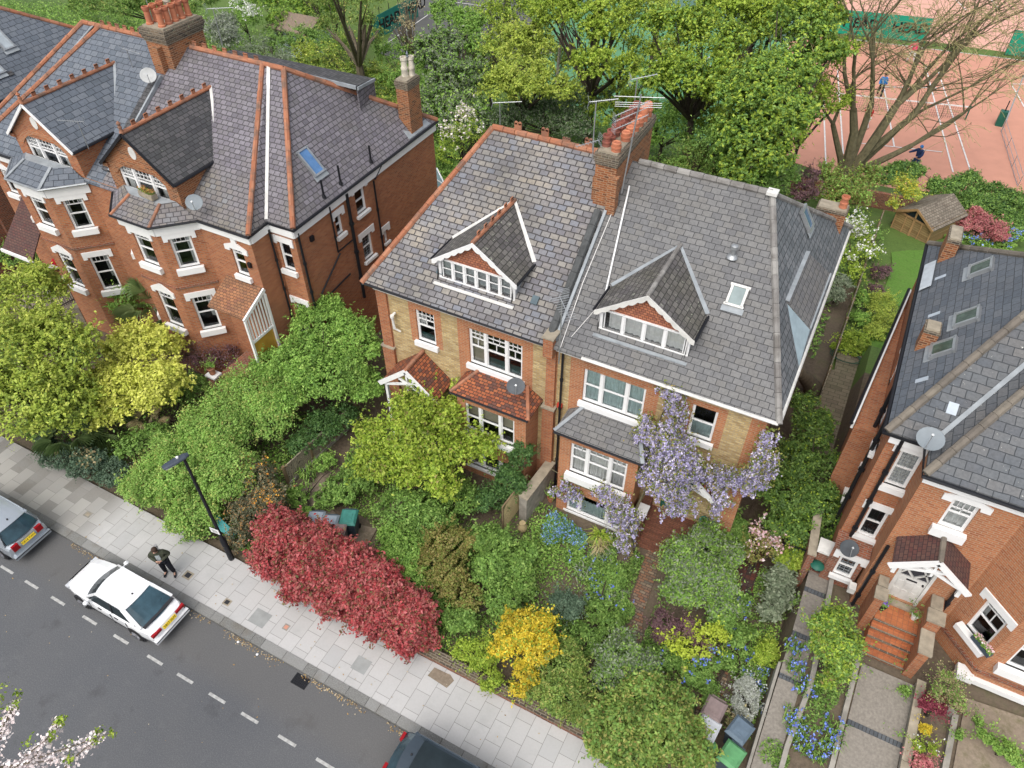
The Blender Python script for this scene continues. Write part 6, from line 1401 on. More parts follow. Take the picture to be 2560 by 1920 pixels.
# gate and railings
def railing(label,a,b,h,name='railing',n=12):
    a=Vector(a); b=Vector(b); o=thing(name,label,'gate' if 'gate' in name else 'railing',tuple(a)); q=M(); q.beam(a+V(0,0,h),b+V(0,0,h),.03,.03); q.beam(a+V(0,0,.1),b+V(0,0,.1),.03,.03)
    for i in range(n+1): p=a.lerp(b,i/n); q.tube([p,p+V(0,0,h+.06)],.012,5)
    q.build('bars',BLACK,o); return o
railing('black iron gate beside the green domed basket',(1.0,16.3,.2),(2.0,15.9,.8),1.0,'iron_gate',10)
railing('black iron railing beside the steps of the left house',tuple(T(5,480,1010,1.0)),tuple(T(5,640,930,1.0)),.9,n=10); railing('black railing by the trimmed hedge at the left',tuple(T(5,270,790,1.0)),tuple(T(5,390,760,1.0)),.9,n=8)
for lab,p in (('brick gate pillar with white cap nearest the red jacket',tuple(T(5,575,775,2.2))[:2]),('brick gate pillar with white cap by the trimmed hedge',tuple(T(5,400,697,2.2))[:2])):
    o=thing('gate_pillar',lab,'pillar',(p[0],p[1],0),'white capped pillars'); q=M(); q.box((p[0]-.17,p[1]-.17,0),(p[0]+.17,p[1]+.17,2.15)); q.build('shaft',RED,o); q=M(); q.box((p[0]-.22,p[1]-.22,2.15),(p[0]+.22,p[1]+.22,2.22)); q.build('cap',WHITE,o)
_pp=[T(5,x,y,1.0) for x,y in ((150,1000),(620,1010),(700,900),(560,700),(330,740),(200,800))]
sheet('tiled_path',[(p.x,p.y,1.0) for p in _pp],plain('path_slabs',(.22,.19,.15),.9,var=.4,scale=3),1.0)
# ---- aerials and dishes
MG='television aerials on the roofs'
o=thing('television_aerial','tall mast with three short comb aerials and a wide bar on the central chimney','aerial',(-6.6,19.9,10.2),MG); q=M(); q.tube([(-6.62,19.85,10.0),(-6.35,19.8,13.15)],.022,6); q.build('mast',METAL,o)
bm=M()
for z in (12.83,12.66,12.42):
    a=V(-6.95,19.5,z-.3); b=V(-6.2,20.2,z+.02); bm.tube([a,b],.012,5); d=(b-a).normalized(); s_=V(0,0,1)
    for i in range(12): p=a.lerp(b,.1+.9*i/11); bm.tube([p-s_*.05,p+s_*.05],.006,4,caps=False)
    for k in range(4): p=a+V(0,0,-.08+.05*k); bm.tube([p-V(.1,-.1,0)*1,p+V(.1,-.1,0)*1],.007,4,caps=False)
bm.build('comb_booms',METAL,o); bm=M(); bm.tube([V(-7.1,19.7,13.0),V(-5.7,19.9,13.15)],.012,5)
for dz in (-.14,-.2,-.26): bm.tube([V(-7.05,19.7,12.98+dz),V(-5.75,19.9,13.12+dz)],.008,4)
bm.build('dipole_bar',METAL,o)
aerial('striped mast with a comb aerial left of the central chimney',(-7.66,19.8,11.2),1.5,.5,.85,14,.1,el=.06,H=1)
aerial('short fishbone aerial low on the left of the central chimney',(-7.62,19.75,10.9),.6,3.9,.75,7,-.15,el=.14)
aerial('aerial with a folded reflector at the back of the central chimney',(-7.5,22.8,11.2),1.1,.6,.85,8,.15,el=.16)
aerial('dense comb aerial on a thin mast behind the middle roof, among the leaves',(-14.2,26,7.4),1.5,.35,1.2,20,.1,el=.1)
aerial('bristling aerial standing on the party wall in front of the middle roof',(-6.62,15.65,6.3),2.4,-.75,.9,11,-.25,el=.28)
aerial('aerial on a thin mast above the left gabled dormer',(-27.2,19.6,9.6),1.3,-.1,1.1,9,0,el=.1)
aerial('comb aerial on a bracket beside the left gabled dormer',(-25.55,15.5,9.0),1.05,3.4,1.1,11,-.05,el=.07,H=1)
aerial('pale aerial standing behind the big left chimney',(-24.8,22.2,10.5),1.5,.3,1.2,12,.1,el=.1)
aerial('aerial at the top edge by the chimney pots of the left pair',(-27.2,21.2,11.0),1.9,.2,1.2,12,.05,el=.09,H=1)
dish('pale grey satellite dish beside the big left chimney',(-25.62,19.0,10.4),(.6,-.6,.5),.30,DISHL)
dish('grey satellite dish where the bay roof meets the right gabled dormer',(-20.55,15.35,8.25),(.5,-.7,.6),.30)
dish('dark satellite dish beside the left clay tiled bay',(-7.87,15.2,5.15),(.3,-.6,.8),.30,plain('dark_dish',(.10,.11,.12)))
dish('large grey satellite dish on the front corner of the right house',(3.42,15.75,7.95),(-.1,-.5,.9),.33)
dish('dark satellite dish above the small lattice window of the right house',(2.95,15.45,3.2),(.2,-.5,.9),.28,plain('dark_dish',(.07,.08,.09)))
# ---- planters and pots
def planter(label,loc,r,h,mat,pal='mid',fl=None,n=500,name='plant_pot'):
    o=thing(name,label,'plant pot',loc); q=M(); q.lathe([(r*.65,0),(r*.9,h*.85),(r*1.02,h*.86),(r*1.02,h),(r*.85,h),(r*.8,h*.8)],loc,16); q.build('pot',mat,o,True)
    P,N_,RD=crown_points([((loc[0],loc[1],loc[2]+h+r*.7),r*1.1,r*1.1,r*.9)],n); leaf_object('foliage',P,N_,.05,RD,LM[pal],o)
    if fl: k=P[:,2]>loc[2]+h+r*.6; Q=P[k][:120]+[0,0,.02]; leaf_object('flowers',Q,RNG.normal(size=Q.shape)+[0,0,1],.045,RNG.random(len(Q)),LM[fl],o,aspect=.9)
    return o
planter('black pot of purple flowers on the left of the right house door',(4.32,14.75,2.0),.13,.2,TRIM,'mid','violet',900)
planter('white pot with red flowers on the right of the right house door',(5.2,14.85,2.0),.11,.22,WHITE,'green','pinkred')
planter('tall terracotta urn with a plant on the porch pillar of the left house',(-20.25,13.4,1.8),.16,.32,RIDGE,'mid')
planter('terracotta pot with a shrub on the porch wall of the left house',(-19.0,13.9,1.2),.16,.25,RIDGE,'green')
planter('terracotta pot at the left corner of the slate roofed bay',(-6.45,15.2,0),.14,.25,RIDGE,'mid')
o=thing('stone_jar','buff stone jar standing in the bed beside the trellis','jar',(-6.75,13.55,0)); q=M(); q.lathe([(.10,0),(.16,.12),(.17,.25),(.10,.36),(.08,.42),(.11,.46),(.07,.46)],(-6.75,13.55,.05),16); q.build('vessel',plain('buff_stone',(.42,.33,.18)),o,True)
def trough(label,loc,ex,L,w,h,mat,pal,fl=None):
    loc=Vector(loc); ex=Vector(ex).normalized(); ey=V(-ex.y,ex.x,0); o=thing('window_box',label,'planter',tuple(loc)); q=M(); q.obox(loc+V(0,0,h/2),ex,ey,(0,0,1),L/2,w/2,h/2); q.build('trough',mat,o)
    n=500; P=np.array([list(loc+ex*R.uniform(-.48,.48)*L+ey*R.uniform(-.45,.45)*w+V(0,0,h+R.uniform(0,.10))) for _ in range(n)]); leaf_object('foliage',P,RNG.normal(size=P.shape)*.5+[0,0,1],.05,RNG.random(n),LM[pal],o)
    if fl: leaf_object('flowers',P[:130]+[0,0,.06],RNG.normal(size=(130,3))*.4+[0,0,1],.045,RNG.random(130),LM[fl],o,aspect=.9)
trough('stone trough with brownish plants on the lead roof under the right gabled dormer',(-22.75,15.22,7.93),(1,-.1,0),.75,.24,.2,STONE,'olive','clay')
trough('dark window box with pink flowers on the sill of the right house bay',(6.75,14.32,2.66),(.7,-.7,0),.62,.17,.13,BDK,'mid','pinkfl')
o=thing('hanging_basket','green metal domed basket on the brick pillar of the right house','wall basket',(2.42,15.6,1.6)); q=M(); q.lathe([(.03,-.12),(.14,-.05),(.20,.03),(.21,.05),(.16,.11),(.05,.15)],(2.42,15.52,1.75),16); q.build('bowl',GREENP,o,True); q=M(); q.obox((2.42,15.35,1.79),(1,0,0),(0,1,0),(0,0,1),.12,.03,.02); q.build('rim_slot',INK,o)
o=thing('wall_lamp','white box lamp on the return wall beside the small lattice window','lamp',(3.58,15.3,1.7)); q=M(); q.obox((3.50,15.25,1.75),(1,0,0),(0,1,0),(0,0,1),.10,.13,.12); q.build('housing',WHITED,o)
o=thing('flue_terminal','white boiler flue on the yellow brick wall near its left corner','flue',(-12.95,15.95,5.4)); q=M(); q.tube([(-12.95,15.98,5.7),(-12.95,15.80,5.7),(-12.92,15.8,5.15)],.05,8); q.tube([(-12.92,15.8,5.15),(-12.75,15.9,5.0)],.035,8); q.lathe([(.07,0),(.07,.1)],(-12.95,15.8,5.62),10); q.build('flue_pipe',WHITED,o,True)
o=thing('alarm_box','red alarm box on the yellow wall beside the party pilaster','alarm box',(-6.62,15.93,4.15)); q=M(); q.box((-6.72,15.9,4.08),(-6.54,15.99,4.26)); q.build('casing',plain('red_alarm',(.5,.05,.03)),o)
for i,(lab,p,c) in enumerate((('green watering can on the step wall of the right porch',(-1.2,15.75,1.35),BTL),('blue hooped bucket beside the right porch pillar',(-.95,15.2,.0),plain('bright_blue_plastic',(.05,.25,.55))))):
    o=thing('watering_can' if i==0 else 'bucket',lab,'watering can' if i==0 else 'bucket',p); q=M(); q.lathe([(.14,0),(.16,.2),(.12,.22)],p,14)
    if i==0: q.tube([Vector(p)+V(.12,0,.05),Vector(p)+V(.3,0,.28)],.02,6); q.tube([Vector(p)+V(-.1,0,.2),Vector(p)+V(-.02,0,.33),Vector(p)+V(.1,0,.2)],.012,6)
    else: q.tube([Vector(p)+V(-.15,0,.2),Vector(p)+V(-.1,0,.36),Vector(p)+V(.1,0,.36),Vector(p)+V(.15,0,.2)],.012,6)
    q.build('vessel',c,o,True)
o=thing('garden_hose','dark green hose lying in loops on the back patio','hose',tuple(T(8,800,1400,.1))); q=M(); c=T(8,810,1400,.15); q.tube([c+V(.62*math.cos(a)*(1+.12*math.sin(a*.37)),.4*math.sin(a),.01*(a%6.28)) for a in [i*.3 for i in range(60)]],.018,5); q.build('coil',plain('hose_green',(.03,.08,.05)),o,True)
# old stump
c=T(14,520,190,.0); o=thing('tree_stump','gnarled sawn off trunk with ivy between the middle and right houses','tree stump',tuple(c)); q=M(); tp=T(14,420,30,1.6); q.tube([c+V(.1,0,-.2),c+V(0,.05,.4),c.lerp(tp,.6)+V(0,0,.3),tp+V(0,0,.1)],[.42,.36,.26,.22],10); q.build('trunk',BARK,o,True)
# shed
z0=-3.35
def shed():
    a=T(8,1140,430,z0);b=T(8,1405,580,z0); ex=(b-a).normalized(); W_=(b-a).length; ey=V(-ex.y,ex.x,0); dep=2.9; h=1.75; ap=2.35
    o=thing('garden_shed','wooden garden shed with shingle roof partly covered by a yellow green climber','shed',tuple(a)); q=M()
    P=lambda s,t,z:a+ex*s+ey*t+V(0,0,z)
    q.poly([P(0,0,0),P(W_,0,0),P(W_,0,h),P(W_/2,0,ap),P(0,0,h)]); q.poly([P(W_,0,0),P(W_,dep,0),P(W_,dep,h),P(W_,0,h)]); q.poly([P(0,dep,0),P(0,0,0),P(0,0,h),P(0,dep,h)]); q.poly([P(W_,dep,0),P(0,dep,0),P(0,dep,h),P(W_/2,dep,ap),P(W_,dep,h)])
    q.build('wall',SHEDW,o); q=M(); ov=.18
    for s0,s1 in ((-.15,W_/2),(W_+.15,W_/2)):
        z_=h-.12; pts=[P(s0,-ov,z_),P(s1,-ov,ap+.05),P(s1,dep+ov,ap+.05),P(s0,dep+ov,z_)]; n=(pts[1]-pts[0]).cross(pts[2]-pts[0]); q.slab(pts if n.z>0 else pts[::-1],.05)
    q.build('roof',bricks('shed_shingles',[(.20,.17,.13),(.27,.23,.18),(.16,.13,.10)],(.07,.06,.05),w=.2,h=.16,mort=.012,stain=.4),o)
    fw_=M()
    for s in (0,W_*.28,W_*.5,W_*.72,W_): fw_.beam(P(s,-.03,0),P(s,-.03,h if s in(0,W_) else h-.05),.07 if s!=W_*.5 else .12,.05)
    fw_.beam(P(0,-.03,h-.1),P(W_,-.03,h-.1),.05,.1); fw_.beam(P(-.15,-ov-.02,h-.15),P(W_/2,-ov-.02,ap),.04,.13); fw_.beam(P(W_+.15,-ov-.02,h-.15),P(W_/2,-ov-.02,ap),.04,.13); fw_.beam(P(W_*.5,-.04,h),P(W_*.5,-.04,ap-.05),.1,.05)
    fw_.build('door_frame',plain('shed_timber',(.36,.22,.10),.8),o); g=M(); g.poly([P(W_*.22,-.02,h-.03),P(W_*.78,-.02,h-.03),P(W_*.5,-.02,ap-.1)]); g.build('pane',CGL,o)
shed()
# summerhouse far left
c=D(655,70,-4.6); o=thing('summerhouse','pale blue summerhouse with a leaf covered felt roof beyond the left house','shed',(c.x,c.y,-6)); q=M(); q.box((c.x-2.2,c.y-1.6,-6.5),(c.x+2.0,c.y+1.6,-3.9)); q.build('wall',plain('pale_blue_boards',(.50,.62,.62)),o); q=M(); q.slab([V(c.x-2.7,c.y-2.1,-3.85),V(c.x+2.5,c.y-2.1,-3.85),V(c.x+2.1,c.y+.2,-3.0),V(c.x-2.3,c.y+.2,-3.0)],.1); q.slab([V(c.x-2.3,c.y+.2,-3.0),V(c.x+2.1,c.y+.2,-3.0),V(c.x+2.5,c.y+2.2,-3.85),V(c.x-2.7,c.y+2.2,-3.85)],.1); q.build('roof',soilmat('leafy_felt',(.13,.12,.12),(.20,.15,.11),(.16,.15,.15)),o); q=M()
for i in range(3): q.box((c.x-1.9+1.2*i,c.y-1.64,-5.4),(c.x-1.1+1.2*i,c.y-1.61,-4.3))
q.build('window',CGL,o)
# conservatory behind the left house
o=thing('conservatory','small white framed glass conservatory behind the left house','conservatory',(-20,29,0)); g=M(); c=[V(-20.9,28.2,2.2),V(-19.6,28.1,2.0),V(-19.5,29.6,2.0),V(-20.6,30.6,2.2)]; t=V(-21.2,29.2,3.0)
for i in range(3): g.poly([c[i],c[i+1],t]); g.poly([c[i]-V(0,0,2.5),c[i+1]-V(0,0,2.5),c[i+1],c[i]])
g.build('pane',plain('conservatory_glass',(.20,.30,.30),.1),o); g=M()
for p in c: g.beam(p,t,.06,.05); g.beam(p-V(0,0,2.4),p,.07,.07)
for a,b in zip(c,c[1:]): g.beam(a,b,.07,.08)
g.build('frame',WHITE,o)
# court banners, fences, nets
GB=plain('green_windbreak',(.015,.30,.19),.7,var=.2,scale=.5); GBD=plain('dark_windbreak',(.02,.20,.15),.8,var=.2)
def banner(label,a,b,h,mat,words,tsize,toff=.5,group='green windbreak banners'):
    a=Vector(a); b=Vector(b); o=thing('windbreak_banner',label,'banner',tuple(a),group); e=(b-a).normalized(); n=V(e.y,-e.x,0); q=M(); q.slab([a+V(0,0,h),a,b,b+V(0,0,h)],.03,0,-n); q.build('sheet',mat,o)
    for t_ in words:
        textmesh('lettering','HEAD',tsize,INK,o,a.lerp(b,t_)+V(0,0,h*.5)+n*.03,e,(0,0,1),.01,.035)
    q=M(); 
    for i in range(6): p=a.lerp(b,i/5)-n*.08; q.tube([p-V(0,0,.2),p+V(0,0,h+.8)],.04,6)
    q.build('posts',BLACK,o); return o
banner('green windbreak with dark lettering beside the dark court, top left of the trees',T(2,1050,330,CZ+.1),T(2,1410,130,CZ+.1),2.3,GBD,[.38,.95],1.5)
banner('bright green windbreak behind the clay court, left of the gap',T(4,520,240,CZ+.1),T(4,1430,335,CZ+.1),2.4,GB,[.42,.84],1.35)
banner('green windbreak at the right edge beyond the clay court',T(4,2060,430,CZ+.1),T(4,2500,480,CZ+.1),2.4,GB,[],1.3)
def net(label,a,b):
    a=Vector(a); b=Vector(b); o=thing('tennis_net',label,'tennis net',tuple(a),'tennis nets'); q=M(); q.beam(a+V(0,0,1.2),b+V(0,0,1.2),.05,.10); q.build('band',WHITE,o)
    q=M(); e=(b-a); 
    for i in range(61): p=a.lerp(b,i/60); q.tube([p,p+V(0,0,1.15)],.008,3,caps=False)
    for i in range(6): q.tube([a+V(0,0,.2*i),b+V(0,0,.2*i)],.008,3,caps=False)
    q.build('mesh_netting',TRIM,o); q=M(); q.tube([a,a+V(0,0,1.3)],.06,8); q.tube([b,b+V(0,0,1.3)],.06,8); q.build('posts',GREENP,o)
net('net across the clay court behind the bare tree',T(4,700,840,CZ),T(4,1745,950,CZ)); net('net on the green court seen through leaves',T(3,1560,640,CZ),T(3,2060,600,CZ))
o=thing('court_fence','black mesh fence with long stays at the right of the clay court','fence',tuple(T(4,2160,1475,CZ))); q=M()
a=T(4,2160,1475,CZ);b=T(4,2030,1040,CZ)
for t_ in (0,.33,.66,1): p=a.lerp(b,t_); q.tube([p,p+V(0,0,1.0)],.03,5)
for z in (0.05,.5,1.0): q.tube([a+V(0,0,z),b+V(0,0,z)],.025,4)
q.tube([b,b+V(0,0,1),T(4,2212,590,CZ+3.5)],.06,5); q.build('frame',METAL,o)
o=thing('umpire_chair','dark box and post at the side of the clay court','court bench',tuple(T(4,2010,990,CZ))); q=M(); p=T(4,2010,990,CZ); q.box((p.x-.3,p.y-.3,p.z),(p.x+.3,p.y+.3,p.z+1.3)); q.build('housing',GREENP,o); q=M(); q.tube([p,p+V(0,0,2.2)],.05,6); q.build('post',BLACK,o)
# ---- small street things
def cover(label,c,w,d,mat,frame=None,name='access_cover',rot=0.):
    c=Vector(c); o=thing(name,label,'access cover',tuple(c)); q=M(); q.box((c.x-w,c.y-d,c.z-.01),(c.x+w,c.y+d,c.z+.004)); q.build('surround',frame or CONC,o); q=M(); q.box((c.x-w*.6,c.y-d*.6,c.z),(c.x+w*.6,c.y+d*.6,c.z+.009)); q.build('lid',mat,o)
cover('dark square cover in the pavement right of the man',(-15.75,6.84,.102),.16,.14,TRIM,STONE); cover('small dark cover in the flags below the red hedge',(-13.91,6.69,.102),.13,.11,TRIM,STONE); cover('small pale cover set in the flags near the middle of the hedge',(-11.66,6.89,.102),.1,.1,CLAYC); cover('yellowish cover in the old flags behind the silver estate',(-20.71,7.02,.102),.14,.11,STONE,CONC)
o=thing('drain_grate','black gully grate in the road beside the kerb','drain grate',(-10.2,5.76,0)); q=M()
for i in range(9): q.box((-10.45+.06*i,5.6,.001),(-10.42+.06*i,5.92,.012))
for i in range(6): q.box((-10.45,5.6+.06*i,.001),(-9.94,5.62+.06*i,.010))
q.build('bars',BLACK,o); q=M(); q.box((-10.46,5.59,-.01),(-9.94,5.93,.004)); q.build('pit',INK,o)
q=M(); q.slab([V(-6.9,7.62,.106),V(-6.2,7.56,.106),V(-6.12,7.85,.106),V(-6.3,7.95,.106),V(-6.85,7.93,.106)],.004); struct(q,'tree_pit_soil',SOILDRY)
q=M(); q.slab([V(-12.9,6.5,.104),V(-12.3,6.5,.104),V(-12.3,7.0,.104),V(-12.9,7.0,.104)],.003); q.slab([V(-9.1,6.75,.104),V(-8.6,6.75,.104),V(-8.6,7.2,.104),V(-9.1,7.2,.104)],.003); struct(q,'pavement_patches',plain('grey_patch',(.33,.34,.33),.9))
for lab,p in (('crumpled white litter in the gutter below the red hedge',(-11.9,5.8)),('small white litter in the gutter behind the white car',(-12.7,5.84)),('white paper scrap on the dry soil at the bottom right',(7.9,9.9))):
    z=gz(*p)+.02; o=thing('litter',lab,'litter',(p[0],p[1],z)); q=M(); q.lathe([(.02,0),(.045,.012),(.03,.03),(.01,.04)],(p[0],p[1],z),7); q.build('scrap',WHITE,o)
o=thing('pigeon','grey pigeon perched on the buff chimney pots','bird',(-17.6,24.7,10.5)); q=M(); c=V(-17.6,24.7,10.52); q.tube([c+V(-.02,.02,.0),c+V(0,0,.08),c+V(.02,-.02,.17),c+V(.03,-.03,.24),c+V(.035,-.04,.28)],[.02,.06,.05,.028,.015],8); q.tube([c+V(-.01,.02,.06),c+V(-.05,.05,-.10)],[.035,.012],6); q.build('body',plain('pigeon_grey',(.25,.29,.34)),o,True)
o=thing('tarpaulin','teal sheet half hidden in the bushes behind the street lamp','tarpaulin',(-14.4,8.8,0)); q=M(); p=[V(-15.2,8.7,.9),V(-14.6,8.5,.7),V(-13.9,8.5,.45),V(-13.7,9.0,.5),V(-14.3,9.2,.9),V(-15.0,9.1,1.1)]; q.slab([T(11,1660,1120,.9),T(11,1720,1260,.6),T(11,1850,1330,.4),T(11,1870,1290,.5),T(11,1760,1190,.8),T(11,1700,1120,.95)][::1],.03); q.build('sheet',plain('teal_sheet',(.03,.25,.25),.5),o)
BL1=['bluebells against the left edging just below the feathery acer','bluebells at the left edging halfway down the narrow bed','topmost bluebells left of the feathery acer','bluebells in the bottom left corner of the narrow bed','bluebells at the bottom middle of the narrow bed','bluebells in the right hand part of the narrow bed near its end','bluebells second from the bottom right of the narrow bed','bluebells beside the left edging above the bottom cluster','bluebells just above the bottom left corner of the narrow bed']
BL2=['bluebells right of the top of the grey lavender','bluebells right of the foot of the grey lavender','bluebells between the box bush and the gravel path edging','bluebells just above the grey lavender','bluebells left of the round box bush','topmost bluebells left of the round box bush']
# ================================================================= VEGETATION
HG='shrubs in the front gardens'
# --- far left front gardens
plant('maple_tree','large lime green maple filling the left edge above the pavement','tree',[(60,640,4.2,85),(20,760,4.4,110),(130,760,4.0,95),(60,870,3.2,110),(150,880,2.6,75),(-40,850,3,100)],'lime',.12,36000,r0=.16,bark=BARKD,part='crown',thick=.6,lump=.30,nl=44,droop=.3,sprig=.22,sl=.6,rag=1.1,holes=.28,hs=.8)
plant('golden_shrub','bright golden yellow shrub tree left of the big clipped bush','tree',[(300,745,2.6,70),(250,830,2.4,68),(340,830,2.4,72),(235,890,1.8,45),(375,745,2.2,30)],'gold',.12,22000,r0=.09,part='crown',lump=.36,nl=34,holes=.25,hs=.8,sprig=.2)
plant('privet_hedge','trimmed bright hedge beside the person in red','hedge',[(30,550,1.0,45,.7),(90,560,1.0,42,.7),(0,530,.8,30,.7)],'green',.09,9000,lump=.25,nl=40)
plant('climbing_bush','dark green bush under the left bay windows','bush',[(290,615,2.1,44),(265,650,1.7,42),(330,650,1.4,34)],'mid',.09,9000)
fanpalm('tall fan palm in front of the left pair, under the bay',V(D(335,665,1.8).x,D(335,665,1.8).y,0),1.8,1.6,30)
fanpalm('fan palm beside the lime green maple near the pavement, right one',V(D(225,905,1.2).x,D(225,905,1.2).y,0),1.2,1.3,22)
fanpalm('fan palm at the edge of the lime green maple near the pavement, left one',V(D(150,935,1.1).x,D(150,935,1.1).y,0),1.1,1.3,22)
fanpalm('small fan palm with yellowing fronds below the golden shrub',V(D(325,910,.9).x,D(325,910,.9).y,0),.9,.8,16,'straw')
plant('maroon_sapling','thin sapling with a few dark red leaves in front of the left bay','sapling',[(408,628,2.9,18,1.2),(395,665,2.2,14)],'maroon',.12,260,r0=.03,thick=.9)
plant('bare_shrub','purple grey twiggy shrub left of the large round bush','bush',[(425,760,1.4,52),(480,770,1.2,42),(440,720,1.3,34)],'purple',.06,5000,r0=.07,per=14,bark=BARKG,thick=.8)
plant('ivy_hedge','dark ivy hedge with pale leaves along the back of the old pavement','hedge',[(130,985,.6,42,.7),(190,1000,.7,48,.7),(245,1020,.6,40,.7),(100,965,.5,30,.7)],'bluegreen',.08,9000,lump=.28,flowers=('straw',60,.09))
plant('fern_bush','bright ferny bush between the golden shrub and the clipped bush','bush',[(290,960,.9,38),(330,935,.9,35),(430,835,.9,32),(400,855,.8,28)],'green',.11,4000)
plant('clipped_bush','huge rounded privet bush behind the street lamp','bush',[(560,850,1.7,95,.7),(640,830,1.9,75,.7),(470,920,1.6,98,.7),(400,1000,1.4,105,.75),(340,1040,1.2,78,.8),(490,1020,1.4,90,.75),(575,905,1.5,72,.7),(420,1110,.9,70,.8)],'privet',.085,66000,lump=.24,nl=80,r0=.1,thick=.5,holes=.04,rag=.8)
plant('laurel_tree','dense mid green tree in front of the left pair, right of its porch','tree',[(690,705,3.3,75),(655,775,2.9,74),(760,740,3.0,72),(715,815,2.6,76),(590,790,2.2,55),(790,830,2.1,50),(620,860,2.2,40)],'mid',.095,42000,r0=.14,part='crown',lump=.28,nl=60,holes=.08)
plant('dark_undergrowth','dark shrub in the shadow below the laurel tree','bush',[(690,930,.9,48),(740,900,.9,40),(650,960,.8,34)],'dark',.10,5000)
plant('pyracantha_bush','grey green spiky bush with orange berries above the red hedge','bush',[(555,1035,1.1,52,.9),(575,1090,1.0,50,.9),(530,1110,.9,42,.9),(510,1060,.9,35),(520,1160,.6,34)],'pyra',.09,13000,r0=.06,per=8,flowers=('orange',110,.06))
plant('low_shrub','yellowish green low bush at the foot of the street lamp','bush',[(440,1120,.5,40,.7),(420,1150,.4,26),(530,1175,.3,22)],'green',.08,4500)
# --- red hedge
plant('red_hedge','long crimson photinia hedge leaning over the pavement','hedge',[(610,1150,1.25,62,.85),(600,1205,.95,62,.9),(680,1190,1.3,70,.85),(670,1250,.95,68,.9),(750,1225,1.3,70,.85),(740,1290,.95,66,.9),(820,1265,1.25,68,.85),(810,1325,.95,66,.9),(890,1320,1.1,60,.85),(880,1370,.8,58,.9),(915,1375,.7,36)],'photinia',.115,74000,lump=.17,nl=130,r0=.08,thick=.6,up=.6,sprig=.25,sl=.28,rag=.75,holes=.05)
# --- left middle garden
plant('flowering_shrub','low leafy shrub surrounded by the earth path','bush',[(745,1055,.5,45,.7),(700,1080,.4,26,.7),(790,1035,.6,40,.7)],'green',.11,5500)
strappy('grass_clump','tuft of long grass beside the board fence','grass',D(670,1030),70,.7,'mid',.03)
plant('low_shrub','low ragged greenery along the fence by the earth path','bush',[(640,1075,.35,30,.6),(700,1000,.35,30,.6),(660,1110,.3,24)],'mid',.09,2600)
plant('young_ash_tree','loose yellow green young tree in front of the left bay of the middle pair','tree',[(900,880,3.1,60),(860,940,2.8,72),(960,900,3.0,55),(930,980,2.4,75),(1020,960,2.4,48),(820,1000,2.1,55),(1000,850,3.2,30),(960,1050,1.8,42),(1050,980,2.2,30),(790,930,2.3,32),(880,1030,1.8,38)],'spring',.115,26000,r0=.09,part='crown',thick=.7,lump=.32,nl=60,extra=[('bronze',.06,.11)],holes=.38,hs=.8,sprig=.25,sl=.6)
plant('dark_climber','dark green climber between the two bays','climber',[(1125,985,1.9,32,1.5),(1100,1040,1.4,38,1.1),(1070,1075,.9,40)],'dark',.085,9000,lump=.26)
MIX=[('rough_shrub','leafy green bush below the young ash tree',[(870,1100,.9,62),(930,1130,.9,60),(990,1080,.8,50)],'green',.10,9000),
('rough_shrub','dark leafy bush immediately right of the red hedge top',[(880,1190,.9,52),(900,1250,.8,46),(850,1150,.6,34)],'mid',.09,8500),
('bronze_shrub','olive bush with coppery tips in the middle of the garden',[(970,1180,1.1,56),(960,1240,1.0,56),(1010,1290,.7,38),(930,1220,.9,40)],'bronze',.095,12000),
('rough_shrub','fresh green bush left of the blue flower bed',[(1060,1170,.8,48),(1060,1230,.8,52),(1120,1215,.6,44)],'green',.11,12000),
('rough_shrub','bright green weeds above the yellow flowered shrub',[(1080,1300,.5,44,.7),(1130,1270,.4,36,.7),(1010,1340,.5,32)],'green',.10,5200),
('twiggy_shrub','sparse twiggy shrub left of the yellow flowered shrub',[(1040,1415,.7,44),(1060,1470,.5,32),(1000,1400,.5,26)],'spring',.075,3600),
('rough_shrub','tangle of green leaves between hedge and bronze shrub',[(980,1340,.6,30),(950,1300,.5,24)],'green',.10,2400)]
for nm,lab,bl,pl_,lf,n in MIX: plant(nm,lab,'bush',bl,pl_,lf,n)
plant('yellow_shrub','bright yellow leaved shrub standing near the pavement','bush',[(1130,1350,1.3,44),(1160,1400,1.2,48),(1095,1390,1.1,34),(1135,1450,.8,30),(1170,1345,1.2,30),(1125,1490,.5,24)],'yellow',.095,7800,r0=.06,per=10,bark=BARKG,thick=.6,nl=44,lump=.26,extra=[('spring',.12,.08)])
plant('ball_shrub','dark blue green ball shaped shrub in the middle of the bed','bush',[(1214,1308,.6,40,.9)],'bluegreen',.055,6500,lump=.3)
plant('rough_shrub','low spreading greenery right of the ball shaped shrub','bush',[(1260,1380,.4,44,.6),(1320,1350,.3,36,.6),(1230,1400,.4,36,.6),(1290,1320,.3,30,.6),(1330,1250,.3,30,.6)],'green',.085,7000)
plant('olive_shrub','rounded olive bush overhanging the wall right of the yellow shrub','bush',[(1215,1440,1.0,60),(1230,1500,.9,62),(1180,1490,.7,40),(1260,1540,.7,44)],'olive',.08,15000,nl=44,lump=.28)
plant('feathery_shrub','light green feathery shrub behind the big olive bush','bush',[(1335,1420,1.2,44),(1390,1450,1.2,42),(1310,1460,1.0,40),(1350,1380,1.0,26)],'green',.085,8500,extra=[('greyg',.35,.08)])
plant('viburnum_bush','big rounded bush with rusty tips over the pavement at the bottom','bush',[(1390,1520,1.5,75),(1330,1560,1.3,72),(1440,1570,1.4,76),(1370,1620,1.1,76),(1480,1610,1.1,58),(1300,1600,.9,44),(1460,1510,1.2,40)],'olive',.105,30000,nl=70,lump=.26,r0=.1,extra=[('bronze',.06,.09),('green',.2,.1)])
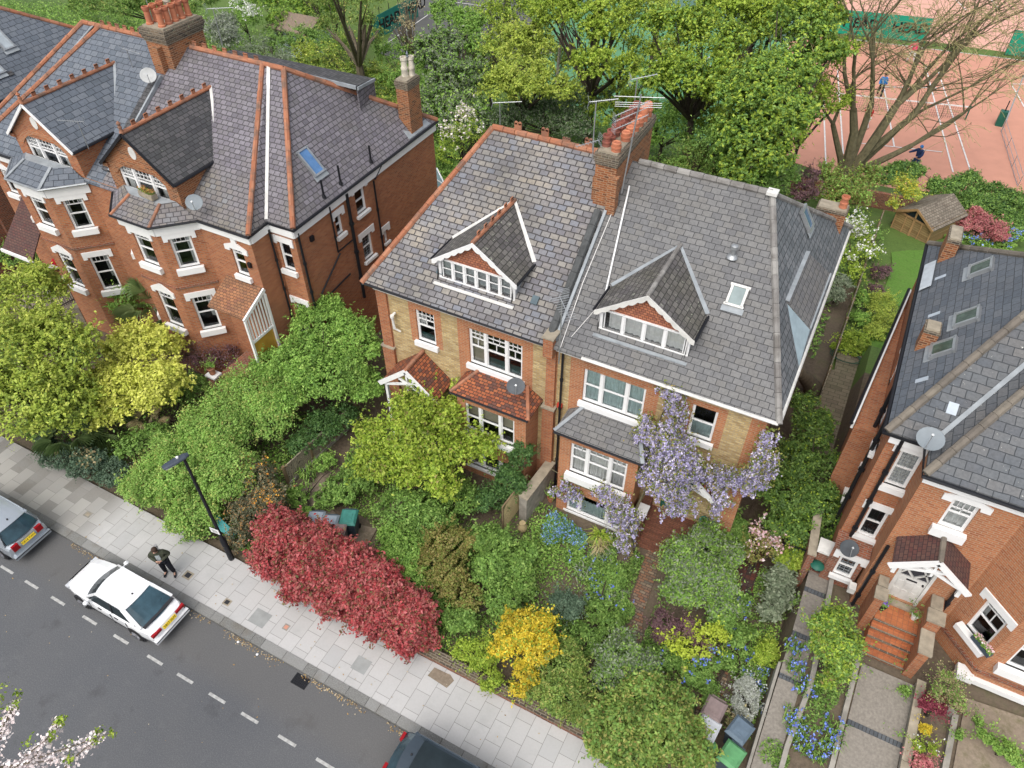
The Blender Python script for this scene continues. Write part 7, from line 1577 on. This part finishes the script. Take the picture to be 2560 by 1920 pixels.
plant('euonymus_bush','large grey green bush right of the brick path','bush',[(1470,1210,1.2,58),(1520,1180,1.2,56),(1540,1250,1.1,62),(1480,1270,1.0,52),(1570,1200,1.0,36),(1560,1310,.7,40)],'mid',.085,21000,nl=60,extra=[('greyg',.3,.08)])
plant('leafy_shrub','fresh green shrub beside the corner of the wisteria house','bush',[(1575,1130,1.0,34),(1590,1170,.9,34),(1560,1100,.8,24)],'green',.09,4600)
plant('purple_shrub','dark purple shrub at the foot of the grey green bush','bush',[(1430,1350,.6,40,.7),(1480,1360,.6,36,.7),(1520,1400,.5,30)],'purple',.06,6000)
plant('vine','yellow green vine creeping over the purple shrub','climber',[(1500,1390,.7,44,.5),(1540,1370,.7,34,.5),(1450,1385,.6,26,.4)],'vine',.10,900,thick=.9)
plant('rough_shrub','green weeds with blue flowers above the row of bins','bush',[(1500,1440,.35,46,.5),(1550,1420,.35,36,.5),(1440,1420,.35,36,.5),(1530,1480,.3,30,.5),(1590,1320,.4,24)],'green',.085,6500,flowers=('blue',46,.07))
plant('lily_clump','green lily leaves with one white flower','bush',[(1560,1350,.6,26),(1590,1380,.5,22)],'green',.12,1100)
# beds: flowers
def patch(name,label,cat,pts,n,pal,leaf,h=.25,group=None,fl=None):
    c=sum((D(*p[:2]) for p in pts),Vector())/len(pts); o=thing(name,label,cat,(c.x,c.y,gz(c.x,c.y)),group); P=[]
    for x,y,r_ in pts:
        for _ in range(int(n/len(pts))):
            a=R.uniform(0,6.28); rr=r_*math.sqrt(R.random()); p=D(x+rr*math.cos(a),y+rr*math.sin(a),.15); P.append((p.x,p.y,gz(p.x,p.y)+R.random()*h))
    P=np.array(P); leaf_object('foliage',P,RNG.normal(size=P.shape)*.45+[0,0,1],leaf,RNG.random(len(P)),LM[pal],o)
    if fl:
        k=RNG.choice(len(P),min(fl[1],len(P)),replace=False); Q=np.repeat(P[k]+[0,0,.08],4,axis=0)+RNG.normal(size=(len(k)*4,3))*fl[2]*.5; leaf_object('flowers',Q,RNG.normal(size=Q.shape)*.6+[0,0,1],fl[2],RNG.random(len(Q)),LM[fl[0]],o,aspect=.9)
    return o
patch('forget_me_nots','bed of pale blue forget me nots in front of the basement window','flower bed',[(1200,1130,26),(1225,1150,24),(1190,1160,22),(1250,1165,18)],3600,'mid',.06,.25,fl=('forget',520,.055))
patch('bluebells','bluebells and leaves in front of the basement bay','flower bed',[(1270,1230,30),(1300,1260,28),(1240,1200,24),(1330,1290,24)],3000,'green',.08,.3,fl=('blue',36,.06))
patch('bluebells','bluebell leaves and flowers right of the ball shaped shrub','flower bed',[(1300,1210,30),(1340,1240,26),(1290,1290,30),(1350,1320,22)],3000,'green',.08,.3,fl=('blue',26,.06))
for i,(x,y) in enumerate(((1720,1440),(1740,1480),(1715,1400),(1735,1600),(1770,1620),(1800,1570),(1790,1600),(1715,1545),(1725,1575))):
    p=D(x,y,1.05 if y<1500 else .8); strappy('bluebell_clump',BL1[i],'bluebells',(p.x,p.y,gz(p.x,p.y)),70,.42,'green',.03,'bluebells between the gravel paths',('blue',16,.06),.24)
for i,(x,y) in enumerate(((1640,1490),(1650,1540),(1645,1450),(1612,1460),(1618,1420),(1600,1400))):
    p=D(x,y,.1); strappy('bluebell_clump',BL2[i],'bluebells',(p.x,p.y,0),45,.35,'green',.03,'bluebells by the lavender',('blue',9,.06),.16)
for i,(x,y,w_) in enumerate(((1255,1240,'left'),(1300,1200,''),(1330,1290,''))):
    p=D(x,y); strappy('lily_leaves',('pale strap leaves just below the blue forget me nots','pale strap leaves beside the foot of the wisteria','pale strap leaves at the left edge of the brick path')[i],'plant',(p.x,p.y,0),60,.5,'greyg',.04,'strap leaved clumps in the front bed')
patch('bed_greenery','small green plants over the bed between the gravel paths','ground cover',[(1745,1560,34),(1770,1530,26),(1745,1500,22)],1500,'green',.07,.12)
patch('bed_greenery','weeds at the end of the left gravel path','ground cover',[(1660,1630,26),(1680,1650,20)],600,'green',.08,.15)
p=D(1292,1195); strappy('cordyline','spiky yellow green cordyline in front of the basement bay','cordyline',(p.x,p.y,.1),130,.75,'straw',.03,None,None,.1,1.1)
p=D(1292,1190); strappy('cordyline','spiky green cordyline tuft behind the yellowing one','cordyline',(p.x-.1,p.y+.2,.15),130,.8,'spring',.03,None,None,.12,1.1)
# --- right side
plant('corner_tree','dense dark green tree filling the gap between the middle and right houses','tree',[(1760,930,2.6,52),(1720,1000,2.5,58),(1790,1010,2.4,42),(1700,1070,2.2,62),(1770,1090,2.1,58),(1740,1150,1.7,52),(1690,1130,1.7,44),(1735,870,2.6,30),(1790,1150,1.6,32)],'corner',.09,27000,r0=.12,part='crown',nl=60,lump=.28,extra=[('spring',.06,.08)],gz_=0,thick=.8)
plant('green_shrub','fresh green bush under the corner tree beside the gate','bush',[(1730,1200,1.2,36),(1700,1210,1.0,30),(1760,1190,1.3,28)],'spring',.09,5000,gz_=0)
plant('pink_flowering_shrub','shrub covered in pale pink blossom beside the dark side passage','bush',[(1640,1165,1.4,38),(1670,1185,1.3,28),(1625,1200,1.1,22)],'bronze',.07,1800,flowers=('pinkfl',150,.085),r0=.05,gz_=0,thick=.8)
plant('grassy_shrub','wispy grey green shrub left of the upper gravel path','bush',[(1690,1250,.8,34),(1680,1290,.7,36),(1665,1320,.6,28)],'greyg',.10,6000,gz_=.1)
plant('box_bush','small rounded yellow green box bush beside the left gravel path','bush',[(1655,1415,.5,33,.9)],'spring',.055,4600,lump=.3,gz_=0)
plant('lavender_bush','silvery grey lavender bush above the blue bin','bush',[(1612,1490,.5,30,1.0),(1610,1530,.45,30,.9)],'silver',.06,7000,gz_=0,trunk=True)
plant('dry_grass','straw coloured dry stems below the lavender','grass',[(1590,1560,.3,18)],'straw',.10,700,gz_=0)
plant('low_shrub','low green leaves lining the brick side path','ground cover',[(1600,1300,.3,26,.5),(1590,1360,.3,20,.5),(1620,1370,.3,20,.5),(1575,1420,.3,20,.5),(1600,1460,.3,18,.5),(1540,1520,.3,26,.5)],'green',.08,5500,gz_=0,flowers=('blue',14,.06))
plant('acer_shrub','bright green feathery acer in the bed between the gravel paths','bush',[(1800,1345,1.5,40),(1825,1390,1.4,40),(1785,1400,1.3,38),(1815,1440,1.1,32),(1770,1350,1.3,22),(1790,1470,.9,22)],'green',.085,12500,extra=[('bronze',.05,.08),('spring',.25,.08)],r0=.05)
plant('bare_bush','brownish bare bush with sparse needles at the corner of the right house bay','bush',[(2045,1480,1.0,30),(2070,1510,.8,26),(2030,1500,.8,22)],'straw',.05,1200,r0=.05,per=16,bark=BARKG,extra=[('mid',.5,.05)])
plant('red_shrub','dark red leaved shrub in the right bed, upper one','bush',[(2005,1520,.6,22),(2030,1530,.5,18)],'maroon',.07,1300)
plant('red_shrub','pinkish red shrub at the bottom of the right bed','bush',[(1990,1650,.4,26)],'pinkred',.07,1200)
plant('yellow_cushion','small bright yellow cushion plant in the right bed','plant',[(1999,1574,.35,15)],'yellow',.05,700,trunk=False)
plant('green_cushion','small green plant below the yellow cushion','plant',[(1985,1612,.3,16),(2015,1620,.3,14)],'spring',.06,800,flowers=('white',12,.04))
plant('low_shrub','ragged green strip along the foot of the right house','ground cover',[(2130,1590,.5,20,.5),(2165,1610,.5,22,.5),(2200,1640,.5,26,.5)],'mid',.08,2000)
# wisteria
def wist():
    c=V(-1.6,15.0,1.0); o=thing('wisteria','lilac flowering wisteria climbing over the porch and wall of the middle pair','climber',tuple(c))
    st=M(); stem=lambda pts,r: st.tube(pts,r,6)
    def W(x,y,Y): return TY(13,x,y,Y)
    stem([T(13,1200,1480,.0),W(1180,1250,14.6),W(1230,1100,14.7),W(1330,900,14.9),W(1380,700,15.6)],[.09,.07,.06,.05,.04]); stem([W(1380,700,15.6),W(1400,450,15.85),W(1480,250,15.85),W(1500,120,15.75)],[.04,.03,.025,.02]); stem([W(1380,700,15.6),W(1600,640,15.7),W(1900,820,15.6),W(2150,830,15.5)],[.045,.04,.03,.02]); stem([W(1230,1100,14.7),W(1000,1000,14.9),W(750,900,14.9),W(560,780,15.2)],[.04,.03,.02,.015])
    st.build('stems',BARKG,o,True)
    sites=[]
    def run(pts,Y0,Y1,n,w):
        for _ in range(int(n*1.75)):
            k=R.random()*(len(pts)-1); i=int(k); f_=k-i; x=pts[i][0]+(pts[i+1][0]-pts[i][0])*f_; y=pts[i][1]+(pts[i+1][1]-pts[i][1])*f_; ww_=pts[i][2]+(pts[i+1][2]-pts[i][2])*f_
            sites.append(W(x+R.gauss(0,1)*ww_,y+R.gauss(0,1)*ww_*.7,R.uniform(Y0,Y1)))
    run([(1440,130,30),(1560,160,25),(1530,260,40),(1560,340,40),(1600,400,35)],15.7,15.9,60,0)
    run([(1300,350,15),(1320,440,30),(1250,550,50),(1350,520,60),(1480,500,60)],15.3,15.8,75,0)
    run([(1450,450,60),(1500,560,80),(1450,680,80),(1350,800,70),(1250,820,50)],15.0,15.7,190,0)
    run([(1500,600,70),(1650,680,60),(1700,820,80),(1550,830,80),(1400,850,70)],14.6,15.4,200,0)
    run([(1700,780,50),(1850,820,60),(2000,850,50),(2150,850,40),(2200,720,30)],15.1,15.8,150,0)
    run([(2180,650,12),(2230,760,25),(2150,880,40),(2100,930,40)],15.4,15.9,60,0)
    run([(1400,930,50),(1550,980,70),(1620,1060,60),(1500,1110,40)],14.3,15.0,80,0)
    run([(1850,930,40),(1900,1020,40),(1880,1100,30)],15.0,15.6,36,0)
    run([(960,950,40),(1060,1030,60),(1100,1130,60),(1200,1180,50),(1150,1300,45),(1120,1400,40),(1170,1480,30)],14.2,14.9,170,0)
    run([(640,880,25),(720,920,40),(780,1000,40),(600,940,20)],14.85,15.0,34,0)
    # right-hand fall at the corner of the house
    for _ in range(150):
        y=R.uniform(420,850); sites.append(TY(14,190-.25*(y-420)+R.gauss(0,35)+(60 if y>600 else 0),y+60,R.uniform(15.6,16.3)))
    P=[];N_=[];RD=[]
    for s_ in sites:
        L=R.uniform(.18,.38); q=R.random()
        for j in range(30):
            t=R.random(); r_=.055*(1-t*.8); P.append((s_.x+R.gauss(0,r_),s_.y+R.gauss(0,r_),s_.z-t*L)); N_.append((R.gauss(0,1),R.gauss(0,1),.4)); RD.append(.35*q+.65*R.random() if t<.8 else R.random()*.4)
    leaf_object('flowers',P,N_,.056,np.array(RD),LM['wist'],o,aspect=.8)
    P=[];RD=[]
    for s_ in sites:
        for j in range(6): P.append((s_.x+R.gauss(0,.12),s_.y+R.gauss(0,.08),s_.z+R.gauss(0,.06)))
    leaf_object('foliage',P,RNG.normal(size=(len(P),3))*.6+[0,-.3,.7],.08,RNG.random(len(P)),LM['bronze'],o)
wist()
# --- back gardens and the belt of trees
BT='trees behind the houses'
def btree(label,bl,pal,n,leaf=.22,name='broadleaf_tree',r0=.25,bark=BARKD,**kw):
    kw.setdefault('sprig',.22); kw.setdefault('thick',.8); kw.setdefault('holes',.38); kw.setdefault('sl',.7)
    return plant(name,label,'tree',bl,pal,leaf*.82,int(n*(.92 if pal in('spring','lime') else 1.15)),None,r0=r0,bark=bark,part='crown',**kw)
btree('pale grey green willow in the trees right of the buff chimney pots',[(960,110,1,70),(1000,180,.5,75),(950,230,0,60),(1010,260,0,60)],'greyg',20000,.19,extra=[('mid',.5,.18)])
btree('yellow green tree rising behind the ridge of the middle house, left of centre',[(1090,100,3,62),(1130,170,2.5,72),(1080,190,2,55),(1160,90,3,50),(1200,190,2,55)],'lime',19000,.20,thick=.6)
btree('bright lime tree at the top centre with dark trunks showing',[(1250,30,5,62),(1310,60,4.5,65),(1280,140,3.5,60),(1180,30,4.5,50),(1350,10,5,45),(1350,150,3,45)],'spring',19000,.22,thick=.7,r0=.3)
btree('tall spring green tree right of the aerial masts',[(1450,60,6,68),(1530,90,5.5,80),(1480,170,4.5,72),(1570,190,4,75),(1420,170,4,45),(1560,10,6,60),(1640,60,5,55)],'spring',30000,.22,thick=.65,r0=.32,extra=[('green',.25,.2)])
btree('large sycamore beside the tennis court with dense green leaves',[(1620,200,5,75),(1690,160,5,78),(1680,260,4,72),(1600,290,3.5,70),(1720,60,6,72),(1780,30,6,50),(1660,340,2.5,60),(1600,370,2,48),(1780,110,5,45),(1740,240,3.8,40)],'green',46000,.20,thick=.5,r0=.35,extra=[('spring',.35,.2)],nl=70)
btree('darker green bush tree behind the right side of the middle roof',[(1580,340,1.5,52),(1640,385,1,50),(1690,380,.8,40),(1530,300,2,40)],'green',11000,.15)
btree('broad grey green shrubbery directly behind the middle ridge',[(1130,250,-.5,50),(1180,250,-.5,52),(1240,230,-.5,55),(1290,215,-.5,40),(1080,270,-.5,38),(1230,275,-.5,50)],'greyg',17000,.15,extra=[('dark',.5,.13)],r0=.12,name='shrubbery')
btree('sparse cherry with pale blossom left of the middle roof',[(985,300,1.5,42,1.),(960,340,1,34),(1010,250,2,30),(1030,290,1.5,25)],'spring',3600,.12,r0=.1,thick=.9,flowers=('blossom',260,.10),name='cherry_tree')
btree('dark shrubs in the gap between the left and middle houses',[(940,390,0,36),(965,360,0,30),(930,330,-.5,34),(960,420,-.3,30)],'mid',8000,.12,r0=.08,name='shrubbery')
btree('mass of mixed green shrubs behind the left house chimney',[(700,150,-2,55),(770,170,-2,60),(830,180,-2,55),(820,230,-1.5,40),(860,260,-1.5,35),(740,110,-2,40)],'olive',19000,.17,r0=.15,extra=[('spring',.3,.15),('gold',.04,.18)],name='shrubbery')
btree('rounded fresh green bush beyond the left roof',[(610,100,-3,40,.7),(650,80,-3,38,.7),(690,85,-3,35)],'green',8000,.15,r0=.1,name='garden_bush')
btree('rounded yellow green bush below the summerhouse',[(655,115,-3,33,.8)],'lime',3600,.14,r0=.08,name='garden_bush')
btree('silvery pale bush in the garden beyond the great left chimney',[(485,80,-3,40,1.0),(490,50,-3,28)],'silver',5200,.14,r0=.1,extra=[('greyg',.8,.13)],name='garden_bush')
btree('white flowering bush beyond the left pair',[(540,40,-3,38),(515,20,-3,28)],'mid',5200,.14,r0=.1,flowers=('white',170,.14),name='flowering_bush')
btree('long tangle of green garden growth along the top left edge',[(190,10,-3,46,.6),(260,20,-3,44,.6),(330,10,-3,40,.6),(400,20,-3,36,.6),(450,0,-3,30,.6)],'green',14000,.16,r0=.1,name='shrubbery',extra=[('olive',.5,.15)])
btree('bushy trees along the top edge between the silvery bush and the tall trunk',[(570,0,-3,44),(640,10,-3,44),(700,20,-3,46),(600,40,-3.5,30)],'mid',15000,.17,r0=.15,name='shrubbery',extra=[('spring',.3,.16)])
tr_=btree('tall pale trunk with sparse branches beside the dark court',[(745,-20,7,50),(780,40,3,36),(720,60,1.5,40),(800,80,0,36)],'olive',5200,.17,r0=.45,bark=BARK,thick=.9)
btree('bare thin trees in front of the dark court with a green windbreak',[(870,60,0,34),(900,100,-1,30),(885,10,1,34)],'straw',900,.12,r0=.14,bark=BARK,thick=.9,per=12,name='bare_tree')
btree('green tree between the dark court and the tall spring trees',[(960,30,2,40),(1010,50,2,44),(1040,100,1.5,40),(930,140,0,36)],'mid',9500,.19,thick=.7)
btree('weeping shrub with straw stems and a fresh green top behind the right ridge',[(1500,330,.5,38,.9),(1460,360,0,34),(1530,370,0,30)],'olive',4600,.12,r0=.10,bark=BARKG,per=22,extra=[('green',.6,.12)],name='weeping_shrub')
btree('purple leaved shrub behind the hip of the middle roof',[(1735,415,0,32),(1750,380,0,24)],'purple',3600,.12,r0=.08,name='purple_shrub')
btree('mixed brown and green shrubs under the bare willow',[(1800,420,-.5,40),(1850,430,-.8,38),(1790,380,-.5,34),(1870,390,-1,34)],'bronze',9500,.13,r0=.08,name='shrubbery',extra=[('mid',.5,.12)])
btree('shrub covered in white blossom right of the small red chimney',[(1850,500,.3,34),(1870,540,.2,28),(1830,560,0,26),(1850,590,-.2,24)],'spring',6500,.10,r0=.06,flowers=('white',260,.10),name='white_flowering_shrub')
for lab,bl,pal,n in (('dull plum shrub at the edge of the back lawn',[(1900,590,-1.3,24),(1890,630,-1.2,22)],'purple',2400),('grey green shrub below the plum shrub',[(1870,650,-.6,28),(1860,690,-.4,26)],'mid',3400),('golden green bush beside the back lawn',[(1905,660,-.3,38),(1915,700,-.1,36),(1890,720,0,26)],'lime',6500),
  ('pale lilac leaved shrub near the side fence',[(1800,635,0,28),(1820,610,0,20)],'greyg',2600),('green bush above the back patio',[(1850,740,.2,34),(1820,750,.1,24)],'spring',4200),('small shrub right of the white blossom',[(1890,510,-1.6,20),(1885,545,-1.4,20)],'green',2200)):
    plant('garden_shrub',lab,'bush',bl,pal,.09,n)
btree('yellow green climber covering the shed roof',[(1955,400,-.9,34,.5),(1970,420,-.9,26,.4),(1925,440,-1,16,.4)],'lime',4600,.12,r0=.04,name='climbing_plant',extra=[('yellow',.1,.1)])
plant('boundary_hedge','thick ivy hedge between the back gardens and the clay court','hedge',[(2040,410,-3.2,36,.8),(2090,400,-3.4,38,.8),(2140,420,-3.4,38,.8),(2190,440,-3.4,40,.8),(2110,450,-3,50,.7),(2170,480,-3,46,.7),(2230,470,-3.2,40,.7),(2050,460,-2.9,36,.6),(1960,370,-3.2,34,.7),(1910,380,-2.6,30,.7)],'green',.14,32000,nl=80,lump=.28,extra=[('dark',.3,.13)])
plant('smoke_bush','reddish pink leaved bush right of the garden shed','bush',[(2110,480,-2.2,36,.8),(2150,500,-2.2,34,.8),(2080,485,-2.2,24,.8)],'pinkred',.11,6500)
plant('low_shrub','dark low shrubs and bluebells below the pink bush','bush',[(2060,520,-2.9,26,.6),(2110,530,-2.9,30,.6),(2160,530,-2.9,30,.6),(2190,510,-2.8,26,.6)],'mid',.1,6000,flowers=('blue',90,.1))
FILL=[('loose spring tree low between the court and the middle ridge, far left',[(1050,40,1,60),(1100,20,2,55),(1020,150,-1,50)],'spring',9000,.2),
('tangled green tree above the middle ridge, left of the stack',[(1180,130,0,70),(1120,120,0,60),(1240,200,0,55)],'lime',11000,.18),
('thin spring tree just left of the central aerial masts',[(1330,210,0,52),(1370,240,-.5,45),(1300,250,-.5,45),(1390,120,2,50)],'spring',9500,.18),
('green understorey tree filling the gap above the central stack',[(1430,250,-.5,55),(1470,280,-.5,50),(1400,290,-1,40)],'mid',9500,.17),
('airy lime tree over the green court at the top',[(1200,20,4,60),(1400,30,4,60),(1440,120,2,50)],'lime',9500,.2),
('airy spring tree over the green court, right half',[(1510,250,0,60),(1560,280,-.5,50),(1600,130,2,60)],'spring',11000,.19),
('bright tree with brown tinged leaves beside the clay court',[(1740,190,2,70),(1780,120,4,60),(1700,300,0,50),(1800,220,1,40)],'spring',12000,.18),
('tall airy tree crossing the top edge above the sycamore',[(1660,10,6,70),(1740,0,7,60),(1580,20,6,60)],'spring',11000,.21),
('dense green tree left of the pale willow behind the left roof',[(880,180,-1,50),(910,240,-1,45),(900,300,-1,40),(850,120,-2,45)],'mid',12000,.16),
('olive green tree at the very top left of the pale trunk',[(700,-10,-1,55),(640,-20,-2,50),(790,0,1,55)],'olive',9000,.19),
('grey green tree behind the rear dormer of the left pair',[(640,170,-2,45),(600,140,-2.5,40),(560,110,-3,40)],'greyg',7000,.15),
('mixed green bush by the summerhouse wall',[(600,60,-4,30),(720,100,-3,36)],'green',4500,.15)]
for lab,bl,pal,n,lf in FILL: btree(lab,bl,pal,n,lf,thick=.85,rag=1.15,sprig=.2,sl=.9,r0=.16)
# bare willow beside the clay court
def willow():
    b=D(1822,378,-4.2); o=thing('bare_willow','large nearly leafless willow with yellow twigs in front of the clay court','tree',tuple(b)); mb=M(); tw=M(); tips=[]
    rr=random.Random(5)
    camr=Vector(CAMR); camf=Vector(CAMF)
    def grow(p,d,L,r,dep):
        k=3; pts=[p]; rs=[r]; q=p
        for i in range(k):
            d=(d+V(rr.gauss(0,.10),rr.gauss(0,.10),rr.gauss(0,.05)+.03)).normalized(); q=q+d*L/k; pts.append(q); rs.append(r*(1-.38*(i+1)/k))
        mb.tube(pts,rs,7 if dep<2 else 5,caps=False)
        if dep>=5 or r<.022: tips.append((q,d)); return
        n=2 if dep<1 else rr.choice([2,3,3])
        for i in range(n):
            dv=(d+V(rr.gauss(0,.36),rr.gauss(0,.36),rr.gauss(0,.22)+.05)+camr*.10).normalized(); grow(q,dv,L*rr.uniform(.68,.92),rs[-1]*rr.uniform(.62,.82),dep+1)
        if dep>=1:
            for i in range(2):
                j=rr.randint(1,2); dv=(d*.3+V(rr.gauss(0,.7),rr.gauss(0,.7),.1)).normalized(); grow(pts[j],dv,L*.5,rs[j]*.35,dep+2)
    for ang,l,r in ((.05,4.6,.38),(.45,5.2,.36),(.85,5.2,.34),(1.25,4.6,.28),(-.25,3.8,.26),(.65,5.4,.30),(.25,5.0,.30),(1.05,5.0,.26)):
        d=(camr*math.sin(ang)*.9+V(0,0,1)*math.cos(ang)*1.0+camf*rr.uniform(-.1,.35)).normalized(); grow(b+camr*(.35*ang),d,l,r,0)
    P=[];N_=[]
    for q,d in tips:
        for i in range(3):
            a=V(rr.gauss(0,.6),rr.gauss(0,.6),rr.uniform(-.2,.5)); p=q; pts=[p]
            dd=(d+a).normalized()
            for j in range(5):
                dd=(dd+V(rr.gauss(0,.18),rr.gauss(0,.18),-.22)).normalized(); p=p+dd*rr.uniform(.22,.42); pts.append(p)
                if rr.random()<.35: P.append(tuple(p+V(rr.gauss(0,.05),rr.gauss(0,.05),0))); N_.append((rr.gauss(0,1),rr.gauss(0,1),rr.gauss(0,1)))
            tw.tube(pts,.013,3,caps=False)
    mb.build('trunk',BARKG,o,True); tw.build('twigs',TWIG,o); leaf_object('catkins',P,N_,.12,RNG.random(len(P)),LM['straw'],o)
    return len(tips)
willow()
# ivy-clad trunks standing among the spring trees
for lab,x,y,z0_,z1_,r_ in (('tall dark trunk in front of the green court, right of the striped mast',1268,285,-5,7,.42),('leaning pale birch trunk behind the aerials',1195,300,-5,4,.16),('pair of dark trunks at the top centre, left one',1095,120,-7,4,.35),('dark trunk beside the sycamore crown',1405,160,-7,6,.3)):
    b=D(x,y,z0_); o=thing('bare_stemmed_tree',lab,'tree',tuple(b)); q=M(); q.tube([b,b+V(.1,0,(z1_-z0_)*.5),b+V(.35,.1,z1_-z0_)],[r_,r_*.8,r_*.5],9); q.build('trunk',BARKD if 'birch' not in lab else BUFF,o,True)
    q=M()
    for i in range(9): t=R.uniform(.35,1); p=b.lerp(b+V(.3,.1,z1_-z0_),t); e=p+V(R.gauss(0,1.2),R.gauss(0,1.2),R.uniform(.4,1.4)); q.tube([p,p.lerp(e,.5)+V(0,0,.2),e],[r_*.22,r_*.14,.03],5)
    q.build('branches',BARKD,o,True)
# cherry blossom reaching in at the bottom left corner
def cherry():
    b=D(-60,1760,4.0); o=thing('cherry_branch','cherry boughs with white blossom reaching into the bottom left corner','blossom branch',tuple(b)); st=M(); P=[];G_=[]
    segs=[((-30,1680),(245,1582),9),((60,1659),(132,1555),7),((-20,1640),(40,1500),8),((140,1659),(205,1600),6),((205,1600),(212,1578),5),((0,1600),(35,1520),7),((-10,1659),(150,1640),10),((30,1659),(110,1590),8),((110,1590),(130,1560),6),((165,1659),(262,1560),0)]
    for (x0,y0),(x1,y1),w_ in segs[:-1]:
        a=D(x0,y0,4.2); c=D(x1,y1,4.6); st.tube([a,a.lerp(c,.5)+V(0,0,.05),c],[.025,.018,.008],5)
        L=(c-a).length
        for i in range(int(L*120)):
            t=R.random()**.9*.93; s_=.05+.05*(1-t); p=a.lerp(c,t); P.append((p.x+R.gauss(0,s_),p.y+R.gauss(0,s_),p.z+R.gauss(0,s_)))
        for i in range(26): p=c+V(R.gauss(0,.06),R.gauss(0,.06),R.gauss(0,.05)); G_.append(tuple(p))
    for x,y in ((10,1480),(5,1530),(2,1510),(60,1600),(150,1610),(0,1565)):
        c=D(x,y,4.4)
        for i in range(16): G_.append((c.x+R.gauss(0,.08),c.y+R.gauss(0,.08),c.z+R.gauss(0,.05)))
    st.build('boughs',BARK,o,True); leaf_object('blossom',P,RNG.normal(size=(len(P),3))+[0,0,.8],.07,RNG.random(len(P)),LM['blossom'],o,aspect=.95); leaf_object('new_leaves',G_,RNG.normal(size=(len(G_),3))+[0,0,.5],.09,RNG.random(len(G_)),LM['spring'],o)
cherry()
# ground cover in the front gardens: nobody could count it
def cover_(name,poly,n,pal,leaf,h,z=0.,acc=None):
    xs_=[p[0] for p in poly]; ys_=[p[1] for p in poly]; P=[]
    def inside(x,y):
        c=False
        for i in range(len(poly)):
            x0,y0=poly[i-1]; x1,y1=poly[i]
            if (y0>y)!=(y1>y) and x<(x1-x0)*(y-y0)/(y1-y0)+x0: c=not c
        return c
    while len(P)<n:
        x=R.uniform(min(xs_),max(xs_)); y=R.uniform(min(ys_),max(ys_))
        if not inside(x,y): continue
        v=math.sin(x*1.7+y*.9)+math.sin(x*.8-y*2.1+2)+math.sin(x*3.1+1)*.6
        if R.random()<.5+.3*v: P.append((x,y,gz(x,y)+z+R.random()*h*(.6+.3*v)))
    P=np.array(P); o=leaf_object(name,P,RNG.normal(size=P.shape)*.5+[0,0,1],leaf,RNG.random(len(P)),LM[pal],None); setp(o,kind='stuff')
cover_('ground_cover',[(-14.2,8.5),(-3.1,8.5),(-3.1,12.5),(-3.6,14.9),(-6.9,14.9),(-6.9,14.0),(-10.2,14.8),(-13.2,15.5),(-14.8,15.5),(-14.0,12.8),(-12.9,11.6),(-11,11.3),(-11,9.8),(-14.2,9.8)],34000,'mid',.08,.22)
cover_('ground_cover',[(-34,8.4),(-15.4,8.4),(-15.2,15.3),(-20,13.2),(-26,13.6),(-30,13.5),(-34,12)],26000,'mid',.10,.3)
cover_('ground_cover',[(-3.0,8.5),(.3,8.5),(.6,12.0),(.2,15),(-1.0,14.9),(-1.7,14.0),(-1.6,11),(-2.4,11),(-2.6,14.4),(-3,14.6)],12000,'green',.08,.2)
cover_('ground_cover',[(1.3,10.2),(2.1,10.2),(2.1,16),(.95,16),(.95,13)],4000,'mid',.08,.25)
cover_('ground_cover',[(.9,17),(1.9,17),(1.9,24),(1.0,24)],1500,'mid',.08,.12)
cover_('rough_vegetation',[(-85,27),(-14.5,27),(-14.5,60),(-40,60),(-85,66)],70000,'mid',.19,.9)
cover_('rough_vegetation',[(-14,27),(.4,27),(.6,45),(-4,52),(-14,58)],16000,'mid',.18,.6)
for lab,bl in (('weeds along the left edging of the wide gravel path',[(1815,1500,.1,9,.5),(1850,1420,.1,8,.5)]),('weeds against the rubble wall of the wide gravel path',[(1962,1430,.1,10,.6),(1955,1490,.1,12,.7),(1930,1600,.1,12,.6)]),('small weeds in the upper part of the left gravel path',[(1690,1330,.05,8,.5),(1720,1300,.05,8,.5)]),('seedlings in the dry bed beside the right house',[(2070,1590,.1,12,.5),(2110,1560,.1,10,.5)])):
    plant('path_weeds',lab,'weeds',bl,'green',.07,420,trunk=False)
# swept litter in the gutter
P=[]
for _ in range(1500):
    x=R.uniform(-21,-5.5); k=.5+.5*math.sin(x*1.9)+.35*math.sin(x*4.3)
    if R.random()<k: P.append((x,5.97-abs(R.gauss(0,.09)),.012+R.random()*.02))
P+= [(R.uniform(-22,-4),R.uniform(2,5.9),.01) for _ in range(45)]+[(R.uniform(-20,-3),R.uniform(6.3,8),.115) for _ in range(60)]
o=leaf_object('fallen_leaves',P,RNG.normal(size=(len(P),3))*.2+[0,0,1],.05,RNG.random(len(P)),LIT,None); setp(o,kind='stuff')
